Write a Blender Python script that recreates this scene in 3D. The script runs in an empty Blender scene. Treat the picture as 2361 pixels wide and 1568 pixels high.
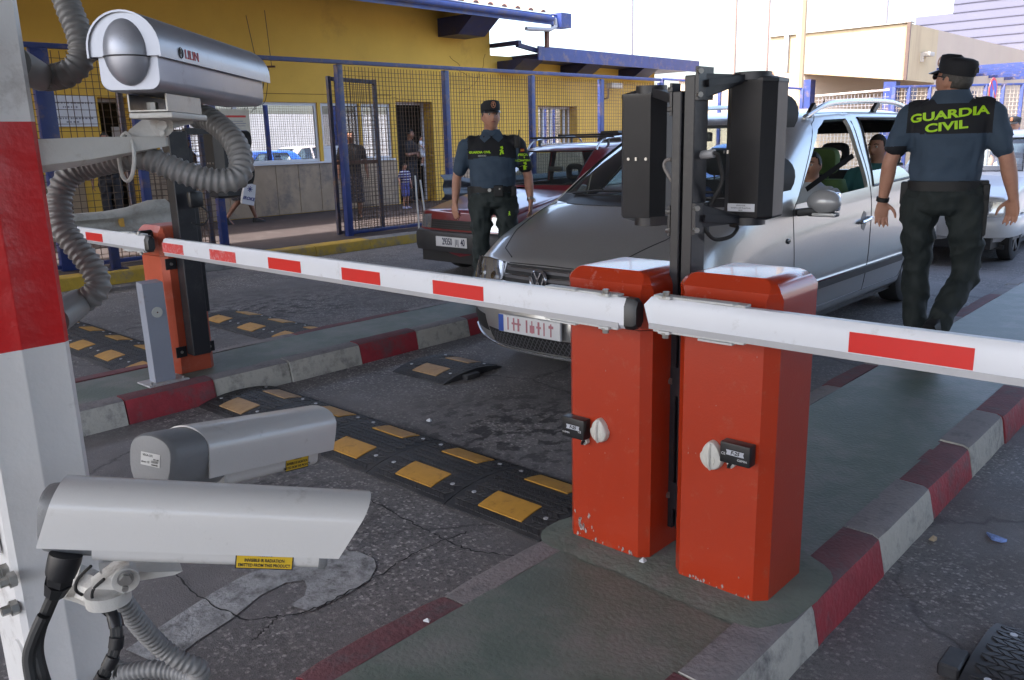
import bpy, bmesh, math, random
import numpy as np
from mathutils import Vector, Matrix
from mathutils.bvhtree import BVHTree
from mathutils import noise as mnoise
random.seed(4)
C = bpy.context.scene
COL = C.collection
PI = math.pi
# ---------------------------------------------------------------- camera
CAM_H = 1.6
YAW, PITCH, ROLL = 0.7501992, 0.2361384, 0.02574876
_cy, _sy, _cp, _sp = math.cos(YAW), math.sin(YAW), math.cos(PITCH), math.sin(PITCH)
_fw = Vector((-_sy * _cp, _cy * _cp, -_sp)); _rt = Vector((_cy, _sy, 0)); _dn = _fw.cross(_rt)
_c, _s = math.cos(ROLL), math.sin(ROLL)
_r2 = _c * _rt + _s * _dn; _d2 = -_s * _rt + _c * _dn
cam_d = bpy.data.cameras.new('camera'); cam = bpy.data.objects.new('camera', cam_d); COL.objects.link(cam)
cam_d.sensor_fit = 'HORIZONTAL'; cam_d.sensor_width = 36; cam_d.lens = 36 * 1924.04 / 2361
cam_d.clip_start = 0.05; cam_d.clip_end = 3000
_m = Matrix((( _r2.x, -_d2.x, -_fw.x, 0), (_r2.y, -_d2.y, -_fw.y, 0), (_r2.z, -_d2.z, -_fw.z, CAM_H), (0, 0, 0, 1)))
cam.matrix_world = _m
C.camera = cam
# ---------------------------------------------------------------- sky, sun, exposure
SUN_EL, SUN_AZ = math.radians(58), math.radians(205)     # azimuth clockwise from +Y
w = bpy.data.worlds.new('World'); C.world = w; w.use_nodes = True
nt = w.node_tree; bg = nt.nodes['Background']
sky = nt.nodes.new('ShaderNodeTexSky'); sky.sky_type = 'NISHITA'; sky.sun_disc = False
sky.sun_elevation = SUN_EL; sky.sun_rotation = SUN_AZ; sky.air_density = 1.0; sky.dust_density = 5.5; sky.ozone_density = 1.5
nt.links.new(sky.outputs[0], bg.inputs[0]); bg.inputs[1].default_value = 0.15
sl = bpy.data.lights.new('sun', 'SUN'); so = bpy.data.objects.new('sun', sl); COL.objects.link(so)
sl.energy = 2.4; sl.angle = math.radians(0.6); sl.color = (1, .94, .85)
_sd = Vector((math.sin(SUN_AZ) * math.cos(SUN_EL), math.cos(SUN_AZ) * math.cos(SUN_EL), math.sin(SUN_EL)))
so.rotation_euler = _sd.to_track_quat('Z', 'Y').to_euler(); so.location = _sd * 60
C.view_settings.view_transform = 'Standard'; C.view_settings.look = 'None'
C.view_settings.exposure = 2.78; C.view_settings.gamma = 1; C.view_settings.use_curve_mapping = False
C.cycles.use_denoising = True; C.cycles.max_bounces = 8; C.cycles.transparent_max_bounces = 16; C.cycles.caustics_reflective = False; C.cycles.caustics_refractive = False

# ---------------------------------------------------------------- measuring helpers (photo pixel -> place on a real plane)
def ray(x, y):
    return _r2 * ((x - 1180.5) / 1924.04) + _d2 * ((y - 784) / 1924.04) + _fw
CO = Vector((0, 0, CAM_H))
def gz(x, y, z=0): d = ray(x, y); return CO + d * ((z - CAM_H) / d.z)
def ax(x, y, X): d = ray(x, y); return CO + d * (X / d.x)
def ay(x, y, Y): d = ray(x, y); return CO + d * (Y / d.y)
def ad(x, y, t): return CO + ray(x, y) * t

# ---------------------------------------------------------------- materials
MATS = {}
def mat(name, col=(.5, .5, .5), rough=.5, metal=0., var=.12, vscale=6., bump=0., bscale=80., dirt=None, dscale=5., damt=.5, coat=0., spec=.5, emit=None, streak=False, alpha=1., trans=0.):
    if name in MATS: return MATS[name]
    m = bpy.data.materials.new(name); m.use_nodes = True; MATS[name] = m
    n = m.node_tree.nodes; l = m.node_tree.links; b = n['Principled BSDF']
    b.inputs['Roughness'].default_value = rough; b.inputs['Metallic'].default_value = metal
    b.inputs['Coat Weight'].default_value = coat; b.inputs['Specular IOR Level'].default_value = spec
    b.inputs['Coat Roughness'].default_value = .06
    if alpha < 1: b.inputs['Alpha'].default_value = alpha
    if trans: b.inputs['Transmission Weight'].default_value = trans
    tc = n.new('ShaderNodeTexCoord')
    out = None
    c4 = (*col, 1)
    if var or dirt:
        no = n.new('ShaderNodeTexNoise'); no.inputs['Scale'].default_value = vscale; no.inputs['Detail'].default_value = 6; no.inputs['Roughness'].default_value = .65
        l.new(tc.outputs['Object'], no.inputs['Vector'])
        r = n.new('ShaderNodeValToRGB'); r.color_ramp.elements[0].position = .3; r.color_ramp.elements[1].position = .72
        r.color_ramp.elements[0].color = tuple(c * (1 - var) for c in col) + (1,); r.color_ramp.elements[1].color = tuple(min(1, c * (1 + var)) for c in col) + (1,)
        l.new(no.outputs[0], r.inputs[0]); out = r.outputs[0]
        if dirt:
            d = n.new('ShaderNodeTexNoise'); d.inputs['Scale'].default_value = dscale; d.inputs['Detail'].default_value = 8; d.inputs['Roughness'].default_value = .72
            if streak:
                mp = n.new('ShaderNodeMapping'); mp.inputs['Scale'].default_value = (3, 3, .35); l.new(tc.outputs['Object'], mp.inputs[0]); l.new(mp.outputs[0], d.inputs['Vector'])
            else: l.new(tc.outputs['Object'], d.inputs['Vector'])
            rr = n.new('ShaderNodeValToRGB'); e = rr.color_ramp.elements
            e[0].position = .62 - .3 * damt; e[1].position = .80 - .2 * damt; e[0].color = (0, 0, 0, 1); e[1].color = (1, 1, 1, 1)
            l.new(d.outputs[0], rr.inputs[0])
            mx = n.new('ShaderNodeMix'); mx.data_type = 'RGBA'; l.new(rr.outputs[0], mx.inputs[0]); l.new(out, mx.inputs[6]); mx.inputs[7].default_value = (*dirt, 1); out = mx.outputs[2]
        l.new(out, b.inputs['Base Color'])
    else: b.inputs['Base Color'].default_value = c4
    if bump:
        bn = n.new('ShaderNodeTexNoise'); bn.inputs['Scale'].default_value = bscale; bn.inputs['Detail'].default_value = 4
        l.new(tc.outputs['Object'], bn.inputs['Vector'])
        bp = n.new('ShaderNodeBump'); bp.inputs['Strength'].default_value = bump; bp.inputs['Distance'].default_value = .01
        l.new(bn.outputs[0], bp.inputs['Height']); l.new(bp.outputs[0], b.inputs['Normal'])
    if emit: b.inputs['Emission Color'].default_value = (*emit, 1); b.inputs['Emission Strength'].default_value = 1
    m.diffuse_color = c4
    return m
def glass_mat(name, tint=(.8, .85, .85), opac=.25, rough=.02):
    # thin pane: part of the light passes straight through, the rest is reflected at the surface
    if name in MATS: return MATS[name]
    m = bpy.data.materials.new(name); m.use_nodes = True; MATS[name] = m
    n = m.node_tree.nodes; l = m.node_tree.links; n.remove(n['Principled BSDF'])
    t = n.new('ShaderNodeBsdfTransparent'); t.inputs[0].default_value = (*tint, 1)
    g = n.new('ShaderNodeBsdfGlossy'); g.inputs['Roughness'].default_value = rough; g.inputs[0].default_value = (.95, .97, 1, 1)
    f = n.new('ShaderNodeLayerWeight'); f.inputs['Blend'].default_value = .5     # 1 - |cos|, the same from both sides of the sheet
    p5 = n.new('ShaderNodeMath'); p5.operation = 'POWER'; p5.inputs[1].default_value = 5; l.new(f.outputs['Facing'], p5.inputs[0])
    a = n.new('ShaderNodeMath'); a.operation = 'MULTIPLY_ADD'; a.inputs[1].default_value = .9; a.inputs[2].default_value = .06 + opac; a.use_clamp = True
    l.new(p5.outputs[0], a.inputs[0])
    mx = n.new('ShaderNodeMixShader'); l.new(a.outputs[0], mx.inputs[0]); l.new(t.outputs[0], mx.inputs[1]); l.new(g.outputs[0], mx.inputs[2])
    l.new(mx.outputs[0], n['Material Output'].inputs[0])
    return m

# ---------------------------------------------------------------- mesh helpers
def link(o): COL.objects.link(o); return o
def tag(o, label=None, cat=None, group=None, kind=None):
    if label: o['label'] = label
    if cat: o['category'] = cat
    if group: o['group'] = group
    if kind: o['kind'] = kind
    return o
def thing(name, label, cat, loc=(0, 0, 0), rotz=0, group=None):
    o = bpy.data.objects.new(name, None); o.empty_display_size = .2; link(o)
    o.location = loc; o.rotation_euler = (0, 0, rotz)
    return tag(o, label, cat, group)
def frame(fwd, up=Vector((0, 0, 1))):
    f = Vector(fwd).normalized(); u = Vector(up); r = f.cross(u)
    if r.length < 1e-4: r = f.cross(Vector((0, 1, 0)))
    r.normalize(); u = r.cross(f).normalized(); return r, f, u
class MB:
    """collects shapes; build() links them as ONE mesh object"""
    def __init__(s): s.v = []; s.f = []; s.mi = []; s.sm = []
    def add(s, vs, fs, m=0, smooth=False):
        o = len(s.v); s.v.extend([tuple(v) for v in vs]); s.f.extend([tuple(i + o for i in f) for f in fs])
        s.mi.extend([m] * len(fs)); s.sm.extend([smooth] * len(fs)); return s
    def box(s, lo, hi, bev=0., seg=2, m=0, M=None, smooth=None):
        lo = Vector(lo); hi = Vector(hi)
        if bev > 0:
            bm = bmesh.new(); bmesh.ops.create_cube(bm, size=1)
            for v in bm.verts: v.co = Vector([lo[i] + (v.co[i] + .5) * (hi[i] - lo[i]) for i in range(3)])
            bmesh.ops.bevel(bm, geom=bm.edges[:], offset=bev, segments=seg, profile=.6, affect='EDGES')
            bm.verts.index_update(); vs = [v.co.copy() for v in bm.verts]; fs = [[v.index for v in f.verts] for f in bm.faces]; bm.free()
        else:
            vs = [Vector((x, y, z)) for x in (lo.x, hi.x) for y in (lo.y, hi.y) for z in (lo.z, hi.z)]
            fs = [(0, 1, 3, 2), (4, 6, 7, 5), (0, 4, 5, 1), (2, 3, 7, 6), (0, 2, 6, 4), (1, 5, 7, 3)]
        if M is not None: vs = [M @ v for v in vs]
        return s.add(vs, fs, m, bool(bev) if smooth is None else smooth)
    def cbox(s, c, size, bev=0., seg=2, m=0, M=None):
        c = Vector(c); h = Vector(size) / 2; return s.box(c - h, c + h, bev, seg, m, M)
    def obox(s, a, b, w, h, up=(0, 0, 1), bev=0., m=0):
        """bar from a to b, w wide, h high"""
        a = Vector(a); b = Vector(b); r, f, u = frame(b - a, up); L = (b - a).length
        Mx = Matrix(((r.x, f.x, u.x, a.x), (r.y, f.y, u.y, a.y), (r.z, f.z, u.z, a.z), (0, 0, 0, 1)))
        return s.box((-w / 2, 0, -h / 2), (w / 2, L, h / 2), bev, 2, m, Mx)
    def prism(s, prof, a, b, up=(0, 0, 1), m=0, smooth=False, cap=True, scale_b=1.):
        """closed 2D profile (right, up) swept from a to b"""
        a = Vector(a); b = Vector(b); r, f, u = frame(b - a, up); n = len(prof)
        vs = [a + r * p[0] + u * p[1] for p in prof] + [b + (r * p[0] + u * p[1]) * scale_b for p in prof]
        fs = [(i, (i + 1) % n, n + (i + 1) % n, n + i) for i in range(n)]
        s.add(vs, fs, m, smooth)
        if cap: s.add(vs[:n], [tuple(range(n))[::-1]], m); s.add(vs[n:], [tuple(range(n))], m)
        return s
    def tube(s, pts, r, n=8, m=0, cap=True, smooth=True):
        pts = [Vector(p) for p in pts]; k = len(pts)
        rs = r if isinstance(r, (list, tuple)) else [r] * k
        vs = []; u = None
        for i, p in enumerate(pts):
            t = (pts[min(i + 1, k - 1)] - pts[max(i - 1, 0)])
            if t.length < 1e-9: t = Vector((0, 0, 1))
            t.normalize()
            if u is None:
                u = t.orthogonal().normalized()
            else:
                u = (u - t * u.dot(t)); u = u.normalized() if u.length > 1e-6 else t.orthogonal().normalized()
            q = t.cross(u)
            for j in range(n): a = 2 * PI * j / n; vs.append(p + (u * math.cos(a) + q * math.sin(a)) * rs[i])
        fs = [(i * n + j, i * n + (j + 1) % n, (i + 1) * n + (j + 1) % n, (i + 1) * n + j) for i in range(k - 1) for j in range(n)]
        s.add(vs, fs, m, smooth)
        if cap:
            s.add(vs[:n], [tuple(range(n))[::-1]], m); s.add(vs[-n:], [tuple(range(n))], m)
        return s
    def loft(s, rings, m=0, smooth=True, cap=True, closed=True):
        n = len(rings[0]); k = len(rings); vs = [v for r in rings for v in r]
        e = n if closed else n - 1
        fs = [(i * n + j, i * n + (j + 1) % n, (i + 1) * n + (j + 1) % n, (i + 1) * n + j) for i in range(k - 1) for j in range(e)]
        s.add(vs, fs, m, smooth)
        if cap: s.add(rings[0], [tuple(range(n))[::-1]], m, smooth); s.add(rings[-1], [tuple(range(n))], m, smooth)
        return s
    def disc(s, c, nrm, r, h=.004, n=20, m=0, smooth=False):
        c = Vector(c); nrm = Vector(nrm).normalized(); return s.tube([c, c + nrm * h], r, n, m, True, smooth)
    def ball(s, c, r, nu=12, nv=8, m=0, M=None, sc=(1, 1, 1)):
        vs = []; c = Vector(c)
        for i in range(nv + 1):
            th = PI * i / nv
            for j in range(nu):
                a = 2 * PI * j / nu; p = Vector((math.sin(th) * math.cos(a) * r * sc[0], math.sin(th) * math.sin(a) * r * sc[1], math.cos(th) * r * sc[2]))
                vs.append(c + (M @ p if M is not None else p))
        fs = [(i * nu + j, i * nu + (j + 1) % nu, (i + 1) * nu + (j + 1) % nu, (i + 1) * nu + j) for i in range(nv) for j in range(nu)]
        return s.add(vs, fs, m, True)
    def mesh(s, name, mats, off=None):
        me = bpy.data.meshes.new(name); vs = s.v
        if off is not None: vs = [(v[0] - off[0], v[1] - off[1], v[2] - off[2]) for v in vs]
        me.from_pydata(vs, [], s.f)
        for mm in (mats if isinstance(mats, (list, tuple)) else [mats]): me.materials.append(mm)
        me.polygons.foreach_set('material_index', s.mi); me.polygons.foreach_set('use_smooth', s.sm)
        bm = bmesh.new(); bm.from_mesh(me); bmesh.ops.remove_doubles(bm, verts=bm.verts, dist=1e-5)
        bmesh.ops.recalc_face_normals(bm, faces=bm.faces); bm.to_mesh(me); bm.free()
        return me
    def build(s, name, mats, parent=None, sharp=35, local=False):
        """vertices are in world coordinates unless local; the parent Empty must be unrotated then"""
        off = None
        if parent is not None and not local:
            off = parent.location.copy(); p = parent.parent
            while p is not None: off = off + p.location; p = p.parent
        me = s.mesh(name, mats, off)
        if sharp is not None: me.set_sharp_from_angle(angle=math.radians(sharp))
        o = bpy.data.objects.new(name, me); link(o)
        if parent is not None: o.parent = parent
        return o
    def centre(s):
        a = np.array(s.v); return Vector(((a[:, 0].min() + a[:, 0].max()) / 2, (a[:, 1].min() + a[:, 1].max()) / 2, a[:, 2].min()))
def solo(mb, name, mats, label, cat, group=None, kind=None, sharp=35):
    """a top-level thing that is one mesh, with its origin at its base"""
    c = mb.centre(); me = mb.mesh(name, mats, c)
    if sharp is not None: me.set_sharp_from_angle(angle=math.radians(sharp))
    o = bpy.data.objects.new(name, me); link(o); o.location = c
    return tag(o, label, cat, group, kind)
def struct(mb, name, mats, parent=None):
    o = mb.build(name, mats, parent); 
    if parent is None: o['kind'] = 'structure'
    return o
def text_mesh(body, size, depth=.001, bold=.0, align='CENTER', shear=0., space=1.):
    cu = bpy.data.curves.new('lettering', 'FONT'); cu.body = body; cu.size = size; cu.align_x = align; cu.align_y = 'CENTER'
    cu.extrude = depth; cu.offset = bold; cu.shear = shear; cu.space_character = space; cu.resolution_u = 3
    o = bpy.data.objects.new('lettering', cu); link(o); dg = bpy.context.evaluated_depsgraph_get()
    me = bpy.data.meshes.new_from_object(o.evaluated_get(dg)); vs = [v.co.copy() for v in me.vertices]; fs = [tuple(p.vertices) for p in me.polygons]
    bpy.data.objects.remove(o); bpy.data.meshes.remove(me); bpy.data.curves.remove(cu)
    return vs, fs
def text_on(mb, body, size, origin, right, up, m=0, depth=.0008, bold=0., sx=1., **k):
    right = Vector(right).normalized(); up = Vector(up).normalized(); nrm = right.cross(up)
    vs, fs = text_mesh(body, size, depth, bold, **k)
    mb.add([Vector(origin) + right * v.x * sx + up * v.y + nrm * v.z for v in vs], fs, m); return mb
def spline(pts, k=8):
    pts = [Vector(p) for p in pts]; out = []
    for i in range(len(pts) - 1):
        p0 = pts[max(i - 1, 0)]; p1 = pts[i]; p2 = pts[i + 1]; p3 = pts[min(i + 2, len(pts) - 1)]
        for j in range(k):
            t = j / k
            out.append(.5 * ((2 * p1) + (-p0 + p2) * t + (2 * p0 - 5 * p1 + 4 * p2 - p3) * t * t + (-p0 + 3 * p1 - 3 * p2 + p3) * t ** 3))
    out.append(pts[-1]); return out
def resample(pts, step):
    out = [pts[0]]; acc = 0
    for a, b in zip(pts[:-1], pts[1:]):
        L = (b - a).length; d = step - acc
        while d <= L: out.append(a.lerp(b, d / L)); d += step
        acc = (acc + L) % step if L > 0 else acc
    return out
# ================================================================= ground, road, islands, kerbs
K = .15
def asphalt(name, stains=()):
    m = bpy.data.materials.new(name); m.use_nodes = True; MATS[name] = m
    n = m.node_tree.nodes; l = m.node_tree.links; b = n['Principled BSDF']
    tc = n.new('ShaderNodeTexCoord'); P = tc.outputs['Object']
    def noise(sc, det=6, ro=.6):
        q = n.new('ShaderNodeTexNoise'); q.inputs['Scale'].default_value = sc; q.inputs['Detail'].default_value = det; q.inputs['Roughness'].default_value = ro; l.new(P, q.inputs['Vector']); return q.outputs[0]
    def ramp(src, *st):
        r = n.new('ShaderNodeValToRGB'); e = r.color_ramp.elements
        while len(e) < len(st): e.new(.5)
        for el, (p, c) in zip(e, st): el.position = p; el.color = (c, c, c, 1) if not isinstance(c, tuple) else (*c, 1)
        l.new(src, r.inputs[0]); return r.outputs[0]
    def mix(f, a, c, mode='MIX', fac=None):
        x = n.new('ShaderNodeMix'); x.data_type = 'RGBA'; x.blend_type = mode
        if f is None: x.inputs[0].default_value = fac
        else: l.new(f, x.inputs[0])
        for s, v in ((6, a), (7, c)):
            if isinstance(v, tuple): x.inputs[s].default_value = (*v, 1)
            else: l.new(v, x.inputs[s])
        return x.outputs[2]
    base = ramp(noise(1.1, 9, .68), (.3, (.098, .091, .091)), (.7, (.185, .172, .170)))
    vo = n.new('ShaderNodeTexVoronoi'); vo.inputs['Scale'].default_value = 72
    dn = n.new('ShaderNodeTexNoise'); dn.inputs['Scale'].default_value = 90; dn.inputs['Detail'].default_value = 3; l.new(P, dn.inputs['Vector'])
    dv_ = n.new('ShaderNodeVectorMath'); dv_.operation = 'MULTIPLY_ADD'; dv_.inputs[1].default_value = (.026, .018, .01); l.new(dn.outputs['Color'], dv_.inputs[0]); l.new(P, dv_.inputs[2]); l.new(dv_.outputs[0], vo.inputs['Vector'])
    pc = n.new('ShaderNodeSeparateColor'); l.new(vo.outputs['Color'], pc.inputs[0])
    stone = ramp(pc.outputs[0], (.3, (.06, .057, .058)), (.62, (.15, .14, .14)), (.8, (.34, .32, .30)), (.97, (.55, .51, .48)))
    edge = ramp(vo.outputs['Distance'], (.35, 1.), (.65, 0.))
    worn = ramp(noise(.9, 5, .6), (.38, 0.), (.62, 1.))
    mk = n.new('ShaderNodeMath'); mk.operation = 'MULTIPLY'; l.new(edge, mk.inputs[0]); l.new(worn, mk.inputs[1])
    mk2 = n.new('ShaderNodeMath'); mk2.operation = 'MULTIPLY'; l.new(mk.outputs[0], mk2.inputs[0]); mk2.inputs[1].default_value = .8
    c = mix(mk2.outputs[0], base, stone)
    fine = ramp(noise(260, 3, .6), (.3, .62), (.7, 1.38)); c = mix(None, c, fine, 'MULTIPLY', 1.)
    # dark drips of oil and water in the wheel path, with their own outline
    vv = n.new('ShaderNodeTexNoise'); vv.inputs['Scale'].default_value = 9; vv.inputs['Detail'].default_value = 5; vv.inputs['Roughness'].default_value = .6
    mp = n.new('ShaderNodeMapping'); mp.inputs['Scale'].default_value = (1.3, .9, 1); l.new(P, mp.inputs[0]); l.new(mp.outputs[0], vv.inputs['Vector'])
    blot = ramp(vv.outputs[0], (.50, 0.), (.56, 1.))
    tot = None
    sx = n.new('ShaderNodeSeparateXYZ'); l.new(P, sx.inputs[0])
    for (cx, cy, rx, ry) in stains:
        q = n.new('ShaderNodeVectorMath'); q.operation = 'MULTIPLY_ADD'; q.inputs[1].default_value = (1 / rx, 1 / ry, 0); q.inputs[2].default_value = (-cx / rx, -cy / ry, 0); l.new(P, q.inputs[0])
        le = n.new('ShaderNodeVectorMath'); le.operation = 'LENGTH'; l.new(q.outputs[0], le.inputs[0])
        rr = ramp(le.outputs['Value'], (.25, 1.), (1., 0.))
        if tot is None: tot = rr
        else:
            a = n.new('ShaderNodeMath'); a.operation = 'MAXIMUM'; l.new(tot, a.inputs[0]); l.new(rr, a.inputs[1]); tot = a.outputs[0]
    if tot is not None:
        a = n.new('ShaderNodeMath'); a.operation = 'MULTIPLY'; l.new(blot, a.inputs[0]); l.new(tot, a.inputs[1])
        a2 = n.new('ShaderNodeMath'); a2.operation = 'MULTIPLY'; l.new(a.outputs[0], a2.inputs[0]); a2.inputs[1].default_value = .8
        c = mix(a2.outputs[0], c, (.014, .014, .016))
    # pale dust lying in patches
    dust = ramp(noise(2.3, 7, .7), (.58, 0.), (.78, .5)); c = mix(dust, c, (.24, .225, .215))
    # cracks
    wv = n.new('ShaderNodeTexVoronoi'); wv.feature = 'DISTANCE_TO_EDGE'; wv.inputs['Scale'].default_value = .42
    nz = n.new('ShaderNodeTexNoise'); nz.inputs['Scale'].default_value = 3.5; nz.inputs['Detail'].default_value = 5; l.new(P, nz.inputs['Vector'])
    ad_ = n.new('ShaderNodeVectorMath'); ad_.operation = 'MULTIPLY_ADD'; ad_.inputs[1].default_value = (.35, .35, 0); l.new(nz.outputs['Color'], ad_.inputs[0]); l.new(P, ad_.inputs[2]); l.new(ad_.outputs[0], wv.inputs['Vector'])
    cr = ramp(wv.outputs['Distance'], (.001, .55), (.006, 0.)); c = mix(cr, c, (.015, .014, .014))
    l.new(c, b.inputs['Base Color'])
    rg = ramp(noise(3, 4), (.3, .55), (.7, .8)); l.new(rg, b.inputs['Roughness'])
    bp = n.new('ShaderNodeBump'); bp.inputs['Strength'].default_value = .55; bp.inputs['Distance'].default_value = .006
    hb = n.new('ShaderNodeMath'); hb.operation = 'SUBTRACT'; l.new(noise(140, 4, .7), hb.inputs[0]); l.new(cr, hb.inputs[1])
    l.new(hb.outputs[0], bp.inputs['Height']); l.new(bp.outputs[0], b.inputs['Normal'])
    return m
ROAD = asphalt('asphalt', [(-3.0, 3.3, 1.0, 1.0), (-2.6, 3.9, .9, 1.0), (-3.9, 2.0, 1.1, .32), (-3.2, 1.95, .8, .25), (-7.4, 4.3, 1.3, 1.6)])
g = MB(); xs = [-900, -60, -20, -10.7, -5.3, -1.4, 4, 20, 60, 900]; ys = [-900, -60, -10, 0, 5, 10, 20, 60, 900]
g.add([(x, y, 0) for x in xs for y in ys], [(i * len(ys) + j, (i + 1) * len(ys) + j, (i + 1) * len(ys) + j + 1, i * len(ys) + j + 1) for i in range(len(xs) - 1) for j in range(len(ys) - 1)])
struct(g, 'road', ROAD)
GREEN = mat('green_deck_paint', (.118, .150, .122), .5, 0, .22, 2.2, .35, 60, dirt=(.20, .19, .178), dscale=2.2, damt=.52)
WHITE_K = mat('kerb_white_paint', (.47, .45, .40), .8, 0, .12, 7, .5, 45, dirt=(.13, .125, .125), dscale=7, damt=.5)
RED_K = mat('kerb_red_paint', (.30, .026, .038), .65, 0, .25, 6, .5, 45, dirt=(.11, .085, .09), dscale=5, damt=.42)
TOP_K = mat('kerb_worn_top', (.235, .215, .215), .8, 0, .18, 9, .5, 60, dirt=(.10, .095, .10), dscale=9, damt=.45)
REDTOP_K = mat('kerb_worn_red_top', (.15, .055, .062), .8, 0, .2, 9, .5, 60, dirt=(.10, .085, .09), dscale=8, damt=.42)
YELL_K = mat('kerb_yellow_paint', (.42, .27, .025), .75, 0, .2, 5, .4, 50, dirt=(.14, .13, .12), dscale=4, damt=.52)
GREY_K = mat('kerb_concrete', (.22, .21, .20), .85, 0, .2, 6, .4, 50, dirt=(.08, .075, .075), dscale=5, damt=.35)
def kerb(parent, X, side, ys, cols, wd=.13, label=True):
    """row of kerb stones along Y at face X; side=+1 faces +X. Each stone is a part"""
    for i in range(len(ys) - 1):
        a, b = ys[i] + .004, ys[i + 1] - .004; top, face = cols[i % len(cols)]
        jx = random.uniform(-.006, .006); jz = random.uniform(-.004, .003)
        prof = [(-wd, -.05), (.012, -.05), (.012, .01), (-.004, K - .028), (-.012, K - .008), (-.034, K + .003), (-wd, K + .003)]
        vs = []; nseg = 7
        for s_ in range(nseg + 1):
            yy = a + (b - a) * s_ / nseg
            for (u, z) in prof:
                wob = .004 * mnoise.noise(Vector((X * 3 + u * 9, yy * 7, z * 9))) if z > 0 else 0
                ch = .005 if (s_ in (0, nseg) and z > .1 and u > -.05) else 0
                vs.append((X + side * (u + jx + wob - ch), yy, z + (jz if z > .1 else 0) - ch * .6 + wob))
        n = len(prof); k = MB()
        for s_ in range(nseg):
            for j in range(n):
                q = (s_ * n + j, s_ * n + (j + 1) % n, (s_ + 1) * n + (j + 1) % n, (s_ + 1) * n + j)
                k.f.append(q); k.mi.append(1 if j in (1, 2, 3) else 0); k.sm.append(j in (3, 4))
        k.v = vs
        k.add(vs[:n], [tuple(range(n))[::-1]], 1); k.add(vs[-n:], [tuple(range(n))], 1)
        o = k.build('kerb_stone', [top, face], parent)
W_, R_, = (TOP_K, WHITE_K), (REDTOP_K, RED_K)
def island(name, x0, x1, y0, y1, z=K):
    m = MB(); nx, ny = 6, int((y1 - y0) / .3)
    vs = [(x0 + (x1 - x0) * i / nx, y0 + (y1 - y0) * j / ny, z + .004 * mnoise.noise(Vector((i * .7, j * .5, x0)))) for i in range(nx + 1) for j in range(ny + 1)]
    m.add(vs, [(i * (ny + 1) + j, (i + 1) * (ny + 1) + j, (i + 1) * (ny + 1) + j + 1, i * (ny + 1) + j + 1) for i in range(nx) for j in range(ny)], 0, True)
    m.box((x0, y0, -.05), (x1, y1, z - .012))
    return struct(m, name, GREEN)
isl = island('traffic_island', -1.77, -1.06, -6, 26)
kerb(isl, -.925, 1, [1.78 - .58 * 3, 1.78 - .58 * 2, 1.78 - .58, 1.78] + [2.37 + .585 * i for i in range(14)], [R_, W_], .145)
kerb(isl, -1.895, -1, [-1.2 + .57 * i for i in range(4)] + [1.08, 1.64, 2.25, 2.9] + [3.5 + .6 * i for i in range(12)], [W_, R_, W_, R_, R_, W_, W_, W_, R_, W_, R_], .125)
# mortar haunch round the cabinets
h = MB()
ring = [(-1.92, 2.30), (-1.86, 2.13), (-1.45, 2.12), (-1.06, 2.10), (-.95, 2.20), (-.93, 2.42), (-1.0, 2.62), (-1.3, 2.7), (-1.8, 2.6)]
out = []; inn = []
for i, p in enumerate(spline([Vector((*p, 0)) for p in ring + [ring[0]]], 5)[:-1]):
    q = Vector((-1.42, 2.40, 0)); d = p - q
    wv = .012 * mnoise.noise(p * 9)
    out.append((p.x + wv, p.y + wv, K + .003)); inn.append((p.x - d.x * .16, p.y - d.y * .22, K + .011 + wv * .15))
nn = len(out)
h.add(out + inn, [(i, (i + 1) % nn, nn + (i + 1) % nn, nn + i) for i in range(nn)] + [tuple(range(nn, 2 * nn))], 0, True)
tag(h.build('mortar_haunch', mat('green_mortar', (.135, .165, .137), .85, 0, .25, 5, .4, 50, dirt=(.20, .19, .18), dscale=4.5, damt=.5)), None, None, None, 'structure')
isl2 = island('traffic_island', -5.58, -5.04, -6, 24)
kerb(isl2, -4.925, 1, [1.9 - .57 * 3, 1.9 - .57 * 2, 1.9 - .57, 1.9, 2.47, 3.03, 3.63, 4.19, 4.76] + [4.76 + .58 * i for i in range(1, 12)], [W_, R_, W_, R_, W_], .125)
kerb(isl2, -5.70, -1, [1.2 + .58 * i for i in range(16)], [R_, R_, W_, W_], .125)
isl3 = island('traffic_island', 2.45, 3.2, -6, 24)  # out of view, added so its kerb reflects in the van side
kerb(isl3, 2.32, -1, [-1.2 + .6 * i for i in range(26)], [W_, R_], .125)
# the pavement by the building
PAVE = mat('pavement_red_screed', (.026, .016, .016), .85, 0, .2, 2, .2, 40, dirt=(.05, .04, .04), dscale=3, damt=.35)
pv = MB(); pv.box((-15.95, -12, -.05), (-10.68, 60, K)); pav = struct(pv, 'pavement', PAVE)
ys = [-3 + 1.0 * i for i in range(24)]
Yl = (GREY_K, YELL_K); Gl = (GREY_K, GREY_K); Yt = (YELL_K, YELL_K)
kerb(pav, -10.40, 1, ys, [Yt, Yt, Yl, Gl, Yt, Yl, Yt, Yt, Gl], .28)
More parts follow.
